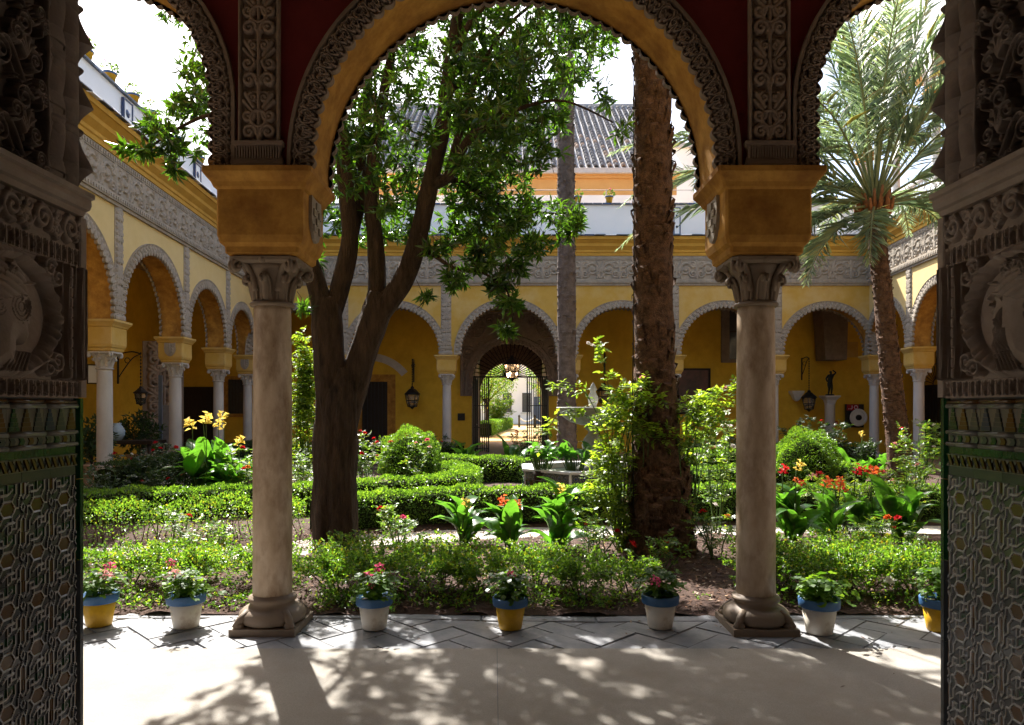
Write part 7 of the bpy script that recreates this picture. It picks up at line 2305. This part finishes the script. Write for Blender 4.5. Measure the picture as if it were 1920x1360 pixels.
# ================================================================== upper loggia over the right arcade
lg = empty('upper_loggia', (right.location.x, right.location.y, 0), rzR); tag(lg, 'sunlit upper gallery with white columns above the right arcade', 'loggia')
UC = [-1.2, 1.15, 3.55, 5.95, 8.35, 10.75, 13.15]
bays = [(a, b, (a + b) / 2, 1.0, 10.05, 10.1) for a, b in zip(UC[:-1], UC[1:])]
arcade_wall(bays, .35, 16.5, 28).build('wall', [M['white'], M['white'], M['cream']], lg, (0, .25, 0), fix=False)
for b in bays[:4]: link('archivolt', ring_mesh('archivolt', b[2], b[3], b[4], b[5], .16, .02, .04, .1, M['stucco'], .03, .04, 5, -1, .03), lg, (0, .25, 0))
MB().box(UC[0], UC[-1], .05, 4, 16.5, 16.8).build('roof', M['rust'], lg); MB().box(UC[0], UC[-1], .61, 3.4, 12.2, 12.4).build('ceiling', M['beam'], lg); MB().box(UC[0], UC[-1], 3.4, 3.7, 6.9, 16.5).build('back_wall', M['ochre'], lg)
sm = MB().lathe([(.17, 0), (.18, .06), (.13, .12), (.115, .16), (.105, 2.45), (.12, 2.47), (.10, 2.5), (.13, 2.62), (.2, 2.74), (.2, 2.8)], 16).mesh('column', M['limestone']); fix_normals(sm)
im = MB().squarelathe((0, 0), [(.18, .18, 2.8), (.24, .22, 2.86), (.24, .22, 3.08), (.29, .26, 3.14), (.29, .26, 3.17)], .02).mesh('impost', M['ochre']); fix_normals(im)
for u in UC[:5]:
    c = link('column', sm, lg, (u, .42, 6.9)); link('impost', im, c)
tp = MB(); Wp = .46
for s in (-1, 1):
    tp.tube(spline([(s * .21, 0, .05), (s * .16, 0, .25), (0, 0, .42), (-s * .16, 0, .55), (-s * .21, 0, .66)], 5), .024, 5)
    tp.tube(spline([(s * .21, 0, .05), (0, 0, .22), (-s * .2, 0, .38)], 5), .02, 5)
    tp.tube([(s * .1, 0, .05), (s * .1, 0, .3)], .018, 5)
tp.tube([(.09 * math.cos(k * .7), 0, .56 + .08 * math.sin(k * .7)) for k in range(10)], .02, 5, cap=False)
tpm = tp.mesh('tracery_panel', M['limestone']); fix_normals(tpm)
k = 0; u = UC[0]
while u < 8.2:
    link('tracery_panel', tpm, lg, (u + .23, .06, 6.97)); u += .46
MB().box(UC[0], 8.4, -.02, .14, 7.66, 7.76).build('hand_rail', M['limestone'], lg); MB().box(UC[0], 8.4, -.02, .14, 6.93, 7.02).build('base_rail', M['limestone'], lg)

# ================================================================== garden beyond the gate
sheet('avenue', [(-2.2, 34.5), (2.4, 34.5), (3.0, 75), (-1.4, 75)], -.02, M['sand'])
hedge('clipped hedge along the sandy path seen through the gate', [(-1.6, 40), (-1.2, 48), (-.4, 57)], .9, .75, 420, .08, .055, group='hedges beyond the gate')
rose_bush('pink flowering bushes behind the hedge beyond the gate', -1.2, 52, 2.3, 1.5, 34, ['rose', 'pink', 'rose', 'red', 'rose', 'pink', 'rose', 'white', 'rose', 'pink'], dens=20, L=.11, W=.08)


def garden_tree(label, x, y, h, r, trunk, n, leaf=.16):
    t = empty('orange_tree', (x, y, 0)); tag(t, label, 'tree', 'trees beyond the gate')
    mb = MB(); mb.tube(spline([(0, 0, -.1), (.05, 0, trunk * .6), (-.03, .05, trunk + .5)], 4), lerp_list([.15, .12, .09], 4), 10)
    for k in range(5):
        a = k * 1.26; mb.tube([(0, 0, trunk), (math.cos(a) * r * .3, math.sin(a) * r * .3, trunk + .6), (math.cos(a) * r * .7, math.sin(a) * r * .7, trunk + 1.3)], [.08, .05, .02], 6)
    mb.build('trunk', M['bark'], t)
    lv = Leaves(); u = rand_unit(n) * RNG.random((n, 1)) ** .35
    lv.clumps(u * [r, r, (h - trunk) * .55] + [0, 0, (h + trunk) / 2], 8, .25, leaf, leaf * .45, u, .1, .7)
    lv.build('crown', M['leaf_box'], t)


garden_tree('leafy tree overhanging the path beyond the gate, left', -1.55, 43, 5.6, 1.9, 1.9, 750)
garden_tree('tree at the right beyond the gate bars', 2.6, 46, 6.0, 1.7, 2.0, 600)
garden_tree('tree farther off on the left beyond the gate', -2.6, 56, 8.0, 2.6, 2.2, 700, .22)
garden_tree('tree farther off on the right beyond the gate', 4.4, 58, 8.5, 2.8, 2.4, 700, .22)
gb = empty('garden_house', (1.4, 74, 0)); tag(gb, 'white and yellow building at the end of the path beyond the gate', 'house')
MB().box(-6, 1.2, 0, 6, 0, 9).build('wall', M['white'], gb); MB().box(1.2, 9, -.1, 6, 0, 9).build('yellow_wall', M['yellow'], gb)
for x in (-1.9, .1): 
    wo = MB().box(x - .45, x + .45, -.06, .1, 1.2, 3.2).build('window', M['glazedark'], gb); MB().box(x - .6, x + .6, -.12, -.0, 1.05, 1.2).build('sill', M['limestone'], wo)
mb = MB(); mb.box(.9, 1.6, -.12, .05, 0, 2.8); mb.build('door', M['paint_grey'], gb)
MB().box(-6.2, 9.2, -.4, 6.2, 9, 9.4).build('roof', M['rust'], gb)
ch = empty('chain_fence', (1.2, 60, 0)); tag(ch, 'low white chain slung between dark posts at the end of the path', 'chain fence')
for k in range(4): MB().lathe([(.09, 0), (.08, .9), (.12, .95), (.0, 1.08)], 10).build('post', M['iron'], ch, (-.6 + k * 1.3, 0, 0))
for k in range(3): MB().tube([(-.6 + k * 1.3 + 1.3 * q / 8, 0, .85 - .35 * math.sin(math.pi * q / 8)) for q in range(9)], .05, 5).build('chain', M['paint_white'], ch)

# thin cable hanging beside the rough palm
tag(MB().tube([P(1190, -60, 7.5), P(1188, 200, 7.5), P(1189, 480, 7.5), P(1186, 760, 7.5), P(1188, 960, 7.5)], .006, 5).build('hanging_cable', M['iron']), 'thin dark cable hanging straight down along the left edge of the rough palm trunk', 'cable')
